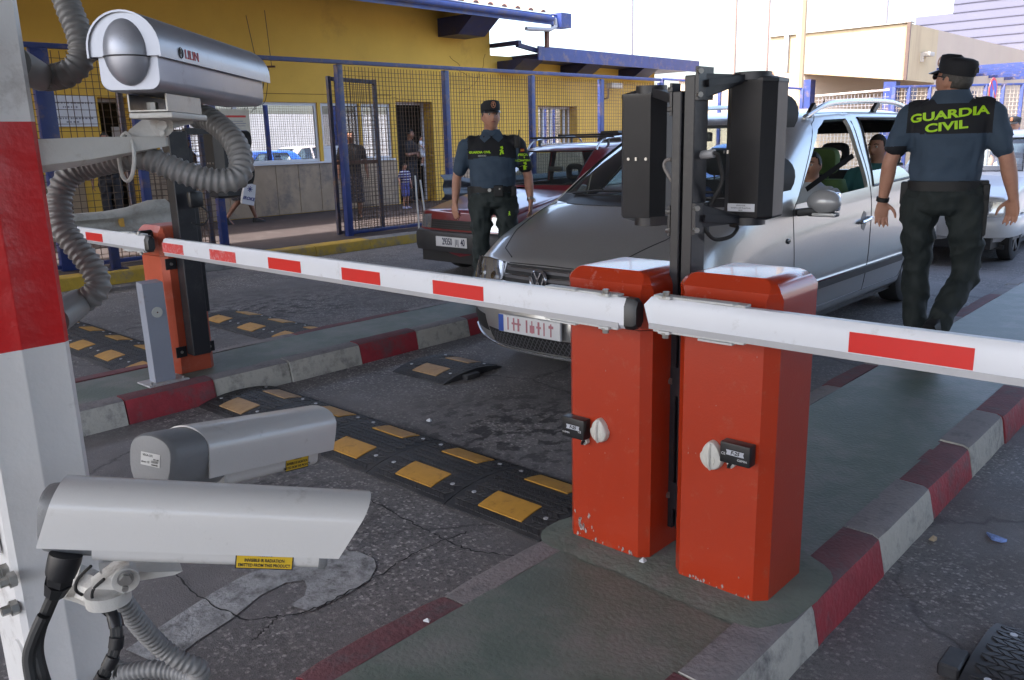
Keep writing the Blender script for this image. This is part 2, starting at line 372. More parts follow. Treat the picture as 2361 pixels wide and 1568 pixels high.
# worn white arrow and a lane line on the asphalt
PAINT = mat('worn_road_paint', (.33, .33, .33), .75, 0, .15, 5, .4, 90, dirt=(.085, .083, .082), dscale=14, damt=.55)
ar = MB()
def poly_sheet(mb, pts, z, m=0): mb.add([(p[0], p[1], z) for p in pts], [tuple(range(len(pts)))], m)
P2 = lambda x, y: gz(x, y)[:2]
body_l = [P2(*p) for p in [(290, 1500), (380, 1440), (480, 1375), (560, 1330), (640, 1300), (690, 1275)]]
body_r = [P2(*p) for p in [(380, 1540), (455, 1480), (540, 1425), (600, 1375), (660, 1345), (702, 1340)]]
for i in range(len(body_l) - 1): poly_sheet(ar, [body_l[i], body_l[i + 1], body_r[i + 1], body_r[i]], .004)
poly_sheet(ar, [P2(*p) for p in [(690, 1275), (770, 1268), (830, 1275), (862, 1290), (868, 1310), (850, 1342), (800, 1372), (718, 1412), (668, 1398), (702, 1376), (708, 1355), (702, 1340)]], .004)
_t = PAINT.node_tree; _n, _l = _t.nodes, _t.links; _tc = _n.new('ShaderNodeTexCoord'); _w = _n.new('ShaderNodeTexNoise'); _w.inputs['Scale'].default_value = 16; _w.inputs['Detail'].default_value = 9; _w.inputs['Roughness'].default_value = .78; _l.new(_tc.outputs['Object'], _w.inputs['Vector'])
_rr = _n.new('ShaderNodeValToRGB'); _rr.color_ramp.elements[0].position = .33; _rr.color_ramp.elements[1].position = .40; _l.new(_w.outputs[0], _rr.inputs[0]); _l.new(_rr.outputs[0], _n['Principled BSDF'].inputs['Alpha'])      # paint worn off in flakes
aro = ar.build('arrow_marking', PAINT); tag(aro, None, None, None, 'structure')
ckm = MB(); random.seed(21)
for pts_ in ([(405, 1325), (470, 1380), (560, 1425), (640, 1420), (700, 1413), (760, 1385), (868, 1330), (960, 1272), (1080, 1225)], [(850, 1150), (930, 1195), (1000, 1230), (1030, 1245), (1090, 1268), (1190, 1283)], [(640, 1420), (610, 1450), (585, 1475)]):
    q_ = spline([gz(x, y, .0062) for x, y in pts_], 9); q_ = [p + Vector((random.uniform(-.008, .008), random.uniform(-.008, .008), 0)) for p in q_]; L_, R2 = [], []
    for i, p in enumerate(q_):
        t_ = (q_[min(i + 1, len(q_) - 1)] - q_[max(i - 1, 0)]).normalized(); n_ = Vector((-t_.y, t_.x, 0)) * random.uniform(.0012, .0048); L_.append(p + n_); R2.append(p - n_)
    ckm.loft([[a, b] for a, b in zip(L_, R2)], closed=False, cap=False)
tag(ckm.build('road_crack', mat('crack_tar', (.020, .019, .019), .9, 0, .2, 30)), None, None, None, 'structure')
ln = MB(); poly_sheet(ln, [(-4.0, -.4), (-3.87, -.4), (-3.87, .75), (-4.0, .75)], .004); poly_sheet(ln, [P2(*p) for p in [(-40, 1390), (40, 1372), (60, 1400), (-40, 1420)]], .0045)
tag(ln.build('lane_marking', PAINT), None, None, None, 'structure')
# canopy of the border post over the lanes (its columns stand outside the view)
CAN = mat('canopy_soffit', (.30, .30, .31), .7, 0, .06, 1)
cn = MB(); cn.box((-13.2, -7.0, 5.0), (16, 12.0, 5.5))
struct(cn, 'canopy_roof', CAN)
# ================================================================= yellow border building
YEL = mat('ochre_render', (.62, .375, .055), .8, 0, .07, .8, .25, 35, dirt=(.42, .25, .045), dscale=.7, damt=.2)
MARB = mat('beige_stone_panel', (.32, .235, .155), .42, 0, .16, 3, 0, 10, dirt=(.12, .10, .09), dscale=1.6, damt=.42)
ALU = mat('white_aluminium', (.58, .59, .62), .35, 0, .05, 4)
BLUE = mat('blue_gloss_paint', (.021, .038, .155), .42, 0, .18, 5, .15, 40, dirt=(.17, .115, .085), dscale=4.5, damt=.34)
DKBLUE = mat('dark_blue_steel', (.018, .025, .085), .5, 0, .2, 5, dirt=(.05, .04, .04), dscale=4, damt=.4)
DARK = mat('dark_room', (.02, .02, .022), .9, 0, 0)  # near-black colour stands in for the unlit rooms behind the openings
RUST = mat('rusty_wire', (.075, .048, .032), .75, 0, .3, 6)
WGLASS = glass_mat('window_glass', (.45, .5, .55), .5, .01)
TILE = mat('clay_roof_tile', (.22, .12, .085), .8, 0, .25, 4)
GREYP = mat('grey_pvc', (.33, .33, .34), .5, 0, .08, 5)
WX = -15.75
bld = thing('border_building', 'long ochre yellow building with beige stone dado behind the mesh fence', 'building', (WX, 9, 0))
OPEN = [(4.88, 5.22, .95, 2.50), (6.32, 6.85, .15, 2.50), (7.35, 10.92, 1.23, 2.47), (11.0, 12.02, 1.23, 2.47), (12.1, 12.95, 1.23, 2.47), (13.1, 14.25, .15, 2.53), (18.2, 19.95, 1.40, 2.48)]
def wall_grid(y0, y1, ztop, opens):
    yb = sorted({y0, y1, *[o[0] for o in opens], *[o[1] for o in opens]}); zb = sorted({.15, 1.2, ztop, *[o[2] for o in opens], *[o[3] for o in opens]})
    m = MB()
    for a, b in zip(yb[:-1], yb[1:]):
        for c, d in zip(zb[:-1], zb[1:]):
            if any(o[0] <= a and b <= o[1] and o[2] <= c and d <= o[3] for o in opens): continue
            m.add([(WX, a, c), (WX, b, c), (WX, b, d), (WX, a, d)], [(0, 1, 2, 3)])
    for (a, b, c, d) in opens:      # reveals
        x = WX - .34
        for p, q in (((a, c), (a, d)), ((a, d), (b, d)), ((b, d), (b, c)), ((b, c), (a, c))):
            m.add([(WX, *p), (WX, *q), (x, *q), (x, *p)], [(0, 1, 2, 3)])
    m.add([(WX, y0, ztop), (WX, y1, ztop), (WX - 5, y1, ztop), (WX - 5, y0, ztop)], [(0, 1, 2, 3)])
    for y in (y0, y1): m.add([(WX, y, .15), (WX, y, ztop), (WX - 5, y, ztop), (WX - 5, y, .15)], [(0, 1, 2, 3)])
    return m
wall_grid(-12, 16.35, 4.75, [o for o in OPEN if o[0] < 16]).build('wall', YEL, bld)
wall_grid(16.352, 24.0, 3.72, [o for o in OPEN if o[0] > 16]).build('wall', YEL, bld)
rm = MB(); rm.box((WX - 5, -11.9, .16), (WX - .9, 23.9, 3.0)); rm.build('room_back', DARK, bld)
# stone dado, panel by panel
y = -4.0; pm = None
while y < 23.9:
    b = min(y + .55, 23.98)
    if not any(o[2] < .5 and o[0] < b - .02 and o[1] > y + .02 for o in OPEN):
        p = MB(); p.box((WX - .01, y + .004, .16), (WX + .022, b - .004, 1.195), .004, 1)
        p.build('dado_panel', MARB, bld)
    y = b
sill = MB(); sill.box((WX - .02, 7.3, 1.197), (WX + .06, 12.98, 1.232)); sill.build('window_sill', ALU, bld)
def window(y0, y1, z0, z1, mull=(), depth=.1, glass=WGLASS, fr=.06):
    f = MB(); x = WX - depth
    f.box((x - .05, y0 + .001, z0 + .001), (x, y0 + fr, z1 - .001)); f.box((x - .05, y1 - fr, z0 + .001), (x, y1 - .001, z1 - .001))
    f.box((x - .05, y0 + fr, z0 + .001), (x, y1 - fr, z0 + fr)); f.box((x - .05, y0 + fr, z1 - fr), (x, y1 - fr, z1 - .001))
    for mm in mull: f.box((x - .048, mm - .04, z0 + fr), (x + .004, mm + .04, z1 - fr))
    o = f.build('window_frame', ALU, bld)
    ed = [y0 + fr] + [v for mm in mull for v in (mm - .04, mm + .04)] + [y1 - fr]
    for a, b in zip(ed[::2], ed[1::2]):
        g_ = MB(); g_.box((x - .028, a, z0 + fr), (x - .022, b, z1 - fr)); g_.build('pane', glass, o)
    return o
window(7.352, 10.918, 1.233, 2.468, (8.98,), .04)
# service hatch: blue blind above, counter panel below
hw = window(11.002, 12.018, 1.50, 2.468, (), .04, glass_mat('hatch_glass', (.7, .72, .75), .12))
hb = MB(); hb.box((WX - .09, 11.06, 2.02), (WX - .075, 11.96, 2.41)); hb.build('roller_blind', mat('navy_blind', (.022, .03, .075), .8), hw)
hp = MB(); hp.box((WX - .07, 11.002, 1.233), (WX - .03, 12.018, 1.499)); hp.build('counter_panel', ALU, hw)
window(12.102, 12.948, 1.233, 2.468, (12.5,), .05)
window(18.202, 19.948, 1.402, 2.478, (18.75, 19.1, 19.7), .3)
window(4.882, 5.218, .96, 2.498, (), .1)
d = MB(); x = WX - .33
d.box((x - .06, 13.101, .15), (x, 13.15, 2.529)); d.box((x - .06, 14.20, .15), (x, 14.249, 2.529)); d.box((x - .06, 13.15, 2.47), (x, 14.20, 2.529))
dfr = d.build('door_frame', ALU, bld)
dl = MB(); dl.box((x - .85, 13.16, .17), (x - .08, 13.20, 2.45)); dl.build('door_leaf', mat('dark_brown_door', (.07, .045, .03), .5), dfr)
d = MB(); d.box((x - .06, 6.321, .15), (x, 6.37, 2.499)); d.box((x - .06, 6.80, .15), (x, 6.849, 2.499)); d.box((x - .06, 6.37, 2.44), (x, 6.80, 2.499)); d.build('door_frame', ALU, bld)
cp = MB(); cp.box((WX - .3, 6.62, 1.05), (WX - .27, 6.79, 2.0)); cp.build('door_notice', mat('paper_white', (.6, .61, .64), .7, 0, .08), bld)
# eaves, gutter, roof
ro = MB(); ro.prism([(-.0, 0), (1.3, -.24), (1.3, -.12), (0, .12), (-4.2, 1.1), (-4.2, .98)], (WX, -12, 4.77), (WX, 17.55, 4.77))
rf = ro.build('roof', DKBLUE, bld)
for i in range(24):
    yy = 6.0 + .48 * i
    t = MB(); t.prism([(.10 * math.cos(a) , .07 * math.sin(a)) for a in [PI * k / 6 for k in range(7)]], (WX + 1.24, yy, 4.68), (WX - 3.6, yy, 5.78)); t.build('roof_tile', TILE, rf)
gt = MB(); prof = [(.10 * math.cos(a), .10 * math.sin(a)) for a in [PI + PI * k / 8 for k in range(9)]] + [(.085 * math.cos(a), .085 * math.sin(a)) for a in [2 * PI - PI * k / 8 for k in range(9)]]
GX = WX + 1.40
gt.prism(prof, (GX, -12, 4.62), (GX, 17.2, 4.56), smooth=True); gt.box((GX - .115, -12, 4.40), (GX - .095, 17.88, 4.62))
gu = gt.build('gutter', mat('weathered_blue_gutter', (.055, .105, .33), .45, 0, .2, 3, dirt=(.16, .15, .17), dscale=1.6, damt=.5), bld)
ge = MB(); ge.tube([(GX, 17.2, 4.55), (GX, 17.3, 4.52), (GX + .01, 17.32, 4.35), (GX, 17.1, 4.26), (GX - .1, 16.5, 4.24), (GX - .1, 16.3, 4.24)], .05, 8); ge.build('downpipe', GREYP, bld)
gb = MB(); gb.box((GX - .3, 17.5, 4.35), (GX + .05, 17.9, 4.7)); gb.build('fascia_end', BLUE, bld)
def wedge(yy, z, L, hgt, wd):
    b = MB(); b.add([(WX, yy, z), (WX, yy + wd, z), (WX + L, yy, z), (WX + L, yy + wd, z), (WX, yy, z - hgt), (WX, yy + wd, z - hgt), (WX + L * .55, yy, z - hgt), (WX + L * .55, yy + wd, z - hgt)],
          [(0, 1, 3, 2), (4, 6, 7, 5), (0, 4, 5, 1), (2, 3, 7, 6), (0, 2, 6, 4), (1, 5, 7, 3)]); b.build('eaves_bracket', DKBLUE, bld)
wedge(14.55, 4.47, 1.28, .42, .9)
lr = MB(); lr.box((WX - 4, 17.2, 3.60), (WX + 1.0, 24.9, 3.74)); lr.build('roof', DKBLUE, bld)
fs = MB(); fs.box((WX + 1.002, 17.05, 3.56), (WX + 1.05, 25.0, 3.90)); fs.build('fascia', BLUE, bld)
for yy in (16.6, 19.2, 22.0): wedge(yy, 3.58, .98, .26, .75)
br = MB(); br.obox((WX, 16.4, 3.95), (WX + 1.0, 16.4, 3.95), .12, .10); br.obox((WX + .9, 16.4, 3.9), (WX + .9, 17.2, 3.8), .1, .1); br.build('steel_bracket', DKBLUE, bld)
br = MB(); br.obox((GX - .15, 17.15, 4.25), (GX - .15, 17.15, 3.85), .09, .09); br.build('steel_bracket', mat('rust_steel', (.12, .06, .04), .8), bld)
ch = MB(); ch.box((WX - 1.2, 13.7, 4.9), (WX - .7, 14.4, 6.2)); ch.build('chimney', mat('dark_brick', (.12, .075, .06), .85, 0, .2, 8), bld)
ck = MB()
for pts_ in ([(14.9, 3.62), (15.1, 3.5), (15.25, 3.42)], [(15.2, 3.3), (15.7, 3.15), (16.1, 3.22)], [(16.15, 3.75), (16.05, 3.4)], [(15.2, 2.75), (15.55, 2.9), (15.8, 3.05), (15.95, 3.35)], [(21.9, 2.95), (22.4, 3.15), (22.9, 3.2)], [(13.6, 2.56), (13.0, 2.62)]):
    q_ = spline([Vector((WX + .002, a, b)) for a, b in pts_], 5); q_ = [p + Vector((0, random.uniform(-.02, .02), random.uniform(-.02, .02))) for p in q_]; ck.tube(q_, .006, 4)
ck.obox((WX + .002, 7.3, 2.62), (WX + .002, 13.0, 2.66), .004, .012)
o = ck.build('plaster_crack', mat('crack_brown', (.16, .08, .02), .9), bld); o['kind'] = 'stuff'
nb = MB(); nb.box((WX + .002, 5.42, 2.0), (WX + .03, 6.27, 2.52), .004, 1)
no = solo(nb, 'notice_board', mat('paper_white', (.6, .61, .64), .7), 'white printed notice board screwed to the yellow wall behind the fence', 'sign')
nl = MB()
for i, (zz, wd) in enumerate([(2.40, .70), (2.33, .25), (2.14, .74), (2.08, .2)]):
    xx = 5.845 - wd / 2
    while xx < 5.845 + wd / 2: L = random.uniform(.015, .05); nl.box((WX + .031, xx, zz - .014), (WX + .032, xx + L, zz + .014)); xx += L + random.uniform(.008, .03)
n2 = nl.build('print', mat('print_grey', (.2, .2, .24), .8)); n2.parent = no; n2.matrix_parent_inverse = Matrix.Translation(-no.location); n2['kind'] = 'stuff'
# yellowed poster in the window
po = MB(); po.box((WX - .02, 8.62, 1.62), (WX - .015, 9.28, 2.32)); pp = solo(po, 'paper_notice', mat('yellowed_paper', (.50, .46, .36), .8), 'yellowed paper notice with red heading taped on the big window', 'paper notice')
pt = MB(); pt.box((WX - .0149, 8.7, 2.16), (WX - .0145, 9.2, 2.2), m=0)
for i in range(9): pt.box((WX - .0149, 8.72, 2.08 - i * .045), (WX - .0145, 8.72 + random.uniform(.25, .48), 2.093 - i * .045), m=1)
q = pt.build('print', [mat('print_red', (.5, .05, .04), .8), mat('print_grey')]); q.parent = pp; q.matrix_parent_inverse = Matrix.Translation(-pp.location); q['kind'] = 'stuff'
# wall bracket with loose wires
wb = thing('wire_bracket', 'rusty aerial bracket with dangling black wires on yellow wall', 'wire bracket', (WX, 9.6, 2.6))
b_ = MB(); b_.tube([(WX, 9.45, 3.14), (WX + .35, 9.75, 3.14)], .02, 6); b_.build('bar', mat('rust_steel'), wb)
for k, pts in enumerate([[(0, 0, 3.14), (.03, -.05, 2.7), (.0, -.25, 2.3)], [(0.05, .05, 3.14), (.06, -.1, 2.6), (.02, -.35, 2.25)], [(.1, .1, 3.14), (.02, .0, 2.5), (.03, -.2, 2.4), (.02, -.05, 2.55)], [(0, -.1, 3.14), (0, -.25, 4.1)], [(0.2, .1, 3.14), (.2, .05, 4.2)]]):
    w_ = MB(); w_.tube(spline([(WX + .1 + p[0], 9.6 + p[1], p[2]) for p in pts], 6), .007, 4); w_.build('wire', mat('black_cable', (.02, .02, .02), .6), wb)
# cctv on the yellow wall near its right end
cc = thing('wall_camera', 'small cream camera on a bent bracket high on the yellow wall', 'camera', (WX, 23.0, 2.7)); c0 = ax(1402, 198, WX + .3); 
b_ = MB(); b_.cbox(c0 + Vector((.1, .2, .0)), (.22, .55, .16), .03); b_.build('housing', mat('cream_plastic', (.5, .45, .38), .5), cc)
b_ = MB(); b_.tube([c0 + Vector((0, .0, -.08)), c0 + Vector((0, 0, -.35)), c0 + Vector((-.3, 0, -.38))], .03, 6); b_.build('bracket', mat('dark_brown_door'), cc)

# ================================================================= blue mesh fence
FX = -11.06
fen = thing('mesh_fence', 'tall blue post fence with rusty square wire mesh along the pavement', 'fence', (FX, 10, K))
def mesh_panel(parent, a, b, z0, z1, cell=.066, r=.0050, m=RUST, name='wire_mesh'):
    """woven square mesh between two ground points; wires too many to pick apart: one joined part"""
    a = Vector((*a, 0)); b = Vector((*b, 0)); L = (b - a).length; d = (b - a) / L; nrm = Vector((-d.y, d.x, 0)); mb = MB()
    n = max(1, round(L / cell)); nz = max(1, round((z1 - z0) / cell))
    sag = [random.uniform(-.008, .008) for _ in range(max(n, nz) + 1)]
    for i in range(1, n):
        p = a + d * (L * i / n + sag[i]) + nrm * .004
        q = p + d * random.uniform(-.010, .010)
        mb.tube([(p.x, p.y, z0), (q.x, q.y, (z0 + z1) / 2), (p.x, p.y, z1)], r, 4, cap=False, smooth=False)
    for i in range(1, nz):
        z = z0 + (z1 - z0) * i / nz
        p = a - nrm * .004; q = b - nrm * .004; c = (p + q) / 2
        mb.tube([(p.x, p.y, z), (c.x, c.y, z - random.uniform(0, .008)), (q.x, q.y, z)], r, 4, cap=False, smooth=False)
    o = mb.build(name, m, parent, None); o['kind'] = 'stuff'; return o
def bar(parent, name, a, b, w_, h_, m=BLUE):
    k = MB(); k.obox(a, b, w_, h_, bev=.006, m=0) if abs(Vector(b).z - Vector(a).z) < .5 else k.obox(a, b, w_, h_, up=(1, 0, 0), bev=.006); return k.build(name, m, parent)
FY = [3.83, 4.9, 5.93, 8.10, 10.34, 12.60, 14.82, 17.1]
for i, yy in enumerate(FY): bar(fen, 'post', (FX, yy, K), (FX, yy, 2.78), .10 if i else .2, .10)
bar(fen, 'post', (FX, -1, K), (FX, -1, 2.78), .1, .1)
bar(fen, 'top_rail', (FX, -1, 2.80), (FX, 17.1, 2.84), .07, .06)
for a, b in ((-1, 3.83), (3.83, 4.9), (4.9, 5.93), (8.10, 10.34), (10.34, 12.6), (12.6, 14.82), (14.82, 17.1)):
    bar(fen, 'bottom_rail', (FX, a, .2), (FX, b, .2), .05, .05)
    mesh_panel(fen, (FX, a + .06), (FX, b - .06), .22, 2.76, .085 if b < 7 else .066)
gate = thing('mesh_gate', 'blue framed mesh gate leaf folded open behind the fence', 'gate', (FX - .15, 8.5, K))
gx = FX - .16
GATEM = mat('gate_worn_blue_grey', (.045, .052, .095), .55, 0, .25, 5, .1, 40, dirt=(.13, .085, .06), dscale=5, damt=.55)
bar(gate, 'frame_post', (gx, 8.02, .17), (gx, 8.02, 2.62), .06, .06, GATEM); bar(gate, 'frame_post', (gx - .05, 8.95, .17), (gx - .05, 8.95, 2.6), .06, .06, GATEM)
bar(gate, 'frame_rail', (gx, 8.06, 2.58), (gx - .05, 8.92, 2.56), .06, .06, GATEM); bar(gate, 'frame_rail', (gx, 8.06, .2), (gx - .05, 8.92, .2), .06, .06, GATEM); bar(gate, 'frame_rail', (gx, 8.06, 1.3), (gx - .05, 8.92, 1.3), .04, .06, mat('rust_steel'))
mesh_panel(gate, (gx, 8.06), (gx - .05, 8.92), .22, 2.55, .075)
# a second gate frame standing in the entrance, leaning a little
g2 = thing('mesh_gate', 'blue framed gate leaf beside the black signal post at the entrance', 'gate', (FX - .6, 5.4, K))
bar(g2, 'frame_post', (FX - .9, 5.1, .17), (FX - .9, 5.1, 2.4), .07, .07, GATEM); bar(g2, 'frame_post', (FX - .25, 5.88, .17), (FX - .25, 5.88, 2.4), .07, .07, GATEM)
bar(g2, 'frame_rail', (FX - .9, 5.1, 2.38), (FX - .25, 5.88, 2.38), .06, .06, GATEM); bar(g2, 'frame_rail', (FX - .9, 5.1, .2), (FX - .25, 5.88, .2), .06, .06, GATEM)
mesh_panel(g2, (FX - .88, 5.12), (FX - .27, 5.86), .22, 2.36, .075)
# guardrails with flared ends
def guardrail(label, m, x, y0, y1, zc, group, bolt=True, tail=1.0):
    t = thing('guardrail', label, 'guardrail', (x, y1, K), group=group)
    base = [(0, -.155), (.02, -.150), (.075, -.105), (.08, -.07), (.015, -.03), (.0, 0), (.015, .03), (.08, .07), (.075, .105), (.02, .150), (0, .155)]
    rings = []; k = 26
    for i in range(k + 1):
        yy = y0 + (y1 - y0) * i / k; e = min(1, max(0, 1 - abs(yy - y1) / .75)); e2 = e * e * (3 - 2 * e)
        sc = 1 + .62 * e2 * tail; fl = 1 - .55 * e2; up = .04 * e2
        en = 1 if i < k else .86
        rings.append([Vector((x + p[0] * fl + .06 * e2, yy - (.0 if abs(p[1]) < .12 else .05 * (i == k)), zc + up + p[1] * sc * en)) for p in base] + [Vector((x + p[0] * fl + .06 * e2 - .006, yy - (.0 if abs(p[1]) < .12 else .05 * (i == k)), zc + up + p[1] * sc * en)) for p in base[::-1]])
    b_ = MB(); b_.loft(rings); b_.build('beam', m, t, 60)
    for yy in np.arange(y1 - .72 * math.copysign(1, y1 - y0), y0, -2.0 * math.copysign(1, y1 - y0)):
        p = MB(); p.box((x - .10, yy - .05, K), (x - .02, yy + .05, zc + .1), .006); p.box((x - .16, yy - .12, K), (x + .04, yy + .12, K + .015)); p.build('post', DKBLUE, t)
    if bolt:
        q = MB(); q.prism([(-.03, -.05), (.02, -.055), (.03, .05), (-.025, .06)], (x + .01, y1 - .62, zc), (x + .05, y1 - .62, zc), up=(0, 0, 1)); q.build('reflector', [mat('amber_reflector', (.6, .33, .06), .4)], t)
    return t
guardrail('dirty white guardrail with flared fishtail end before the fence', mat('dirty_white_steel', (.42, .40, .36), .6, 0, .12, 4, .2, 30, dirt=(.22, .19, .16), dscale=3, damt=.45), -10.55, -2, 4.93, .72, 'guardrails along the pavement')
guardrail('black painted guardrail end behind the red car bonnet', mat('black_glossy_steel', (.022, .022, .026), .35, 0, .2, 4, .2, 20, dirt=(.07, .065, .06), dscale=4, damt=.45), -10.55, 16, 9.65, .80, 'guardrails along the pavement', False, .9)
for k, (p, q) in enumerate((((957, 405), (966, 521)), ((969, 415), (983, 486)))):
    m = MB(); a = ax(*p, -10.5 + .1 * k); b = ax(*q, -10.5 + .1 * k); b.z = K; m.tube([a, b], .014, 6)
    solo(m, 'marker_rod', mat('white_rod', (.6, .6, .6), .5), ['straight white rod standing upright in front of the fence', 'slanting grey white rod leaning beside the straight one'][k], 'rod')

# ================================================================= far right: cream building, columns, cladding, poles
CREAM = mat('cream_render', (.42, .325, .20), .85, 0, .08, .5, .1, 20, dirt=(.32, .24, .15), dscale=.5, damt=.35, streak=True)
CREAM_SHADED = mat('cream_render_shaded', (.40, .32, .25), .85, 0, .06, .5, dirt=(.4, .3, .25), dscale=.6, damt=.3, streak=True)  # cream render again, the side wall's shade put into a pinker tone
cb = thing('cream_building', 'cream rendered flat roofed building with overhanging front on blue columns', 'building', (-9.9, 30, 0))
m = MB(); x0, x1 = -14.75, -9.92
m.add([(x0, 30, 3.78), (x1, 30, 3.17), (x1, 30, 4.94), (x0, 30, 4.96), (x0, 33, 3.78), (x1, 33, 3.17), (x1, 33, 4.94), (x0, 33, 4.96)], [(0, 1, 2, 3), (4, 7, 6, 5), (0, 3, 7, 4), (1, 5, 6, 2), (3, 2, 6, 7), (0, 4, 5, 1)])
m.build('front_wall', CREAM, cb)
m = MB(); e = ax(2361, 105, x1 + .0)
m.add([(x1, 33.002, 0), (x1, 70, 0), (x1, 70, 4.94), (x1, 33.002, 4.94), (-16, 33.002, 0), (-16, 70, 0), (-16, 70, 4.9), (-16, 33.002, 4.9)], [(0, 1, 2, 3), (4, 7, 6, 5), (0, 3, 7, 4), (1, 5, 6, 2), (3, 2, 6, 7)]); m.build('side_wall', CREAM_SHADED, cb)
m = MB(); m.box((x1 - .04, 29.9, 3.17), (x1 + .06, 29.99, 4.95)); m.build('downpipe', mat('brown_pipe', (.14, .09, .07), .6), cb)
m = MB(); m.box((-14.15, 29.9, 3.7), (-14.0, 29.99, 5.02)); m.build('downpipe', GREYP, cb)
m = MB(); m.box((x0, 29.93, 4.962), (x1 + .06, 30.3, 5.0)); m.build('coping', mat('grey_coping', (.33, .29, .25), .8), cb)
for cx_ in (1862, 2056):
    p = ay(cx_, 200, 30.25); m = MB(); m.box((p.x - .2, 30.05, 0), (p.x + .2, 30.45, 3.16 if cx_ > 2000 else 3.4)); m.build('column', BLUE, cb)
for cx_, cy_ in ((2140, 125), (2335, 160)):
    p = ax(cx_, cy_, x1 + .15); m = MB(); m.cbox(p, (.28, .5, .14), .03); m.cbox(p + Vector((-.1, -.28, -.1)), (.1, .06, .3)); m.build('wall_lamp', mat('lamp_grey', (.36, .33, .29), .5), cb)
for cx_, cy_ in ((2100, 340 / 1.735 + 0), (2240, 205),):
    p = ax(cx_, 210, x1 + .01); m = MB(); m.box((x1, p.y - .6, 2.4), (x1 + .02, p.y + .6, 3.0)); m.build('window', mat('dark_window', (.06, .06, .07), .2), cb)
lb = thing('low_building', 'low pale pink building with brown tile coping behind the traffic signal', 'building', (-18, 34, 0))
m = MB(); m.box((-21, 34, 0), (-14.9, 38, 3.95)); m.build('wall', mat('pale_sand_render', (.42, .32, .23), .85, 0, .08, .6), lb)
m = MB(); m.box((-21.1, 33.9, 3.952), (-14.85, 38.1, 4.05)); m.build('coping', TILE, lb)
lv = thing('clad_building', 'big lavender grey building with horizontal metal cladding and stepped roof', 'building', (-10, 58, 0))
LAV = mat('lavender_cladding', (.100, .103, .145), .85, 0, .05, .3, spec=.15)
p = ay(2112, 40, 58); p2 = ay(2200, 0, 58)
m = MB(); m.box((p.x, 58, 0), (12, 80, p.z)); m.box((p2.x, 58.003, p.z + .001), (12, 80, p.z + 3.5)); m.build('wall', LAV, lv)
m = MB(); z = p.z - 6
while z < p.z + 3.4:
    m.box((p.x if z < p.z else p2.x, 57.96, z), (12, 57.999, z + .05)); z += .5
o = m.build('cladding_rib', mat('lavender_rib', (.090, .093, .134), .85, spec=.15), lv); o['kind'] = 'stuff'
ant = thing('antenna_mast', 'small white antenna cluster on the lavender building roof edge', 'antenna', (-16, 59, p.z))
q = ay(2176, 22, 59); m = MB(); m.tube([q + Vector((0, 0, -.8)), q + Vector((0, 0, 1.0))], .06, 6); m.tube([q + Vector((.25, 0, -.8)), q + Vector((.25, 0, .6))], .04, 6); m.build('mast', ALU, ant)
m = MB(); m.cbox(q + Vector((.35, 0, .75)), (1.0, .3, .22), .04); m.build('camera_head', ALU, ant); m = MB(); m.cbox(q + Vector((-.3, 0, .75)), (.3, .3, .5), .04); m.build('radio_box', ALU, ant)
PG = 'tall poles rising against the white sky'
for lab, px_, yb, Y_, r, mm in (('thin grey lamp pole left of all, rising over the lower blue roof', 1457, 125, 46, .09, 'pole_grey'), ('thin pinkish pole over the low pink building, left of its neighbour', 1692, 165, 44, .09, 'pole_pink'),
        ('thinnest pale pole between the pink pole and thick cream pole', 1768, 165, 46, .06, 'pole_pink'), ('thick cream lamp column standing before the cream building', 1840, 215, 26, .14, 'pole_cream'), ('short grey mast standing on the roof of cream building', 2041, 60, 36, .07, 'pole_grey')):
    q = ay(px_, yb, Y_); z0 = 0 if r != .07 else q.z
    col = {'pole_grey': (.17, .165, .19), 'pole_pink': (.24, .165, .14), 'pole_cream': (.40, .29, .17)}[mm]
    m = MB(); m.tube([(q.x, q.y, z0), (q.x, q.y, 8), (q.x, q.y, 15)], [r * 1.15, r, r * .8], 10); solo(m, 'pole', mat(mm, col, .6, 0, .06), lab, 'pole', PG)
# far cross fence, blue posts
ff = thing('mesh_fence', 'far blue fence panels with pale slats before the cream building', 'fence', (-8, 25, 0))
A = ay(2062, 205, 24.5); B = ay(2400, 207, 27.5)
SL = mat('cream_mesh_far', (.46, .38, .30), .7)
pts = [A.lerp(B, t) for t in (0, .1, .24, .37, .5, .62, .74, .87, 1)]
for q in pts: bar(ff, 'post', (q.x, q.y, 0), (q.x, q.y, 2.72), .09, .09)
bar(ff, 'top_rail', (A.x, A.y, 2.72), (B.x, B.y, 2.72), .08, .06)
for a, b in zip(pts[:-1], pts[1:]): mesh_panel(ff, a[:2], b[:2], .3, 2.7, .11, .008, SL)
f3 = thing('mesh_fence', 'blue railed fence between yellow building and low pink building', 'fence', (-14, 25, 0))
A = Vector((FX - .3, 17.1, 0)); A = ay(1527, 182, 22); B = ay(1850, 205, 24)
pts = [A.lerp(B, t) for t in (0, .2, .42, .7, 1)]
for q in pts: bar(f3, 'post', (q.x, q.y, 0), (q.x, q.y, q.z), .09, .09)
for a, b in zip(pts[:-1], pts[1:]): bar(f3, 'top_rail', a, b, .08, .06); mesh_panel(f3, a[:2], b[:2], .3, min(a.z, b.z) - .03, .085, .0055, SL)
f4 = thing('lattice_fence', 'low grey lattice fence under the cream overhang', 'fence', (-12, 29, 0))
A = ay(1880, 226, 29); B = ay(2050, 219, 29)
mesh_panel(f4, A[:2], B[:2], .2, 2.75, .12, .012, mat('grey_lattice', (.22, .21, .23), .6)); bar(f4, 'top_rail', (A.x, A.y, 2.78), (B.x, B.y, 2.85), .06, .06, mat('pale_rail', (.5, .45, .42), .6))
pg = thing('steel_pergola', 'blue steel pergola beams fixed to the cream building side', 'pergola', (-9, 36, 0))
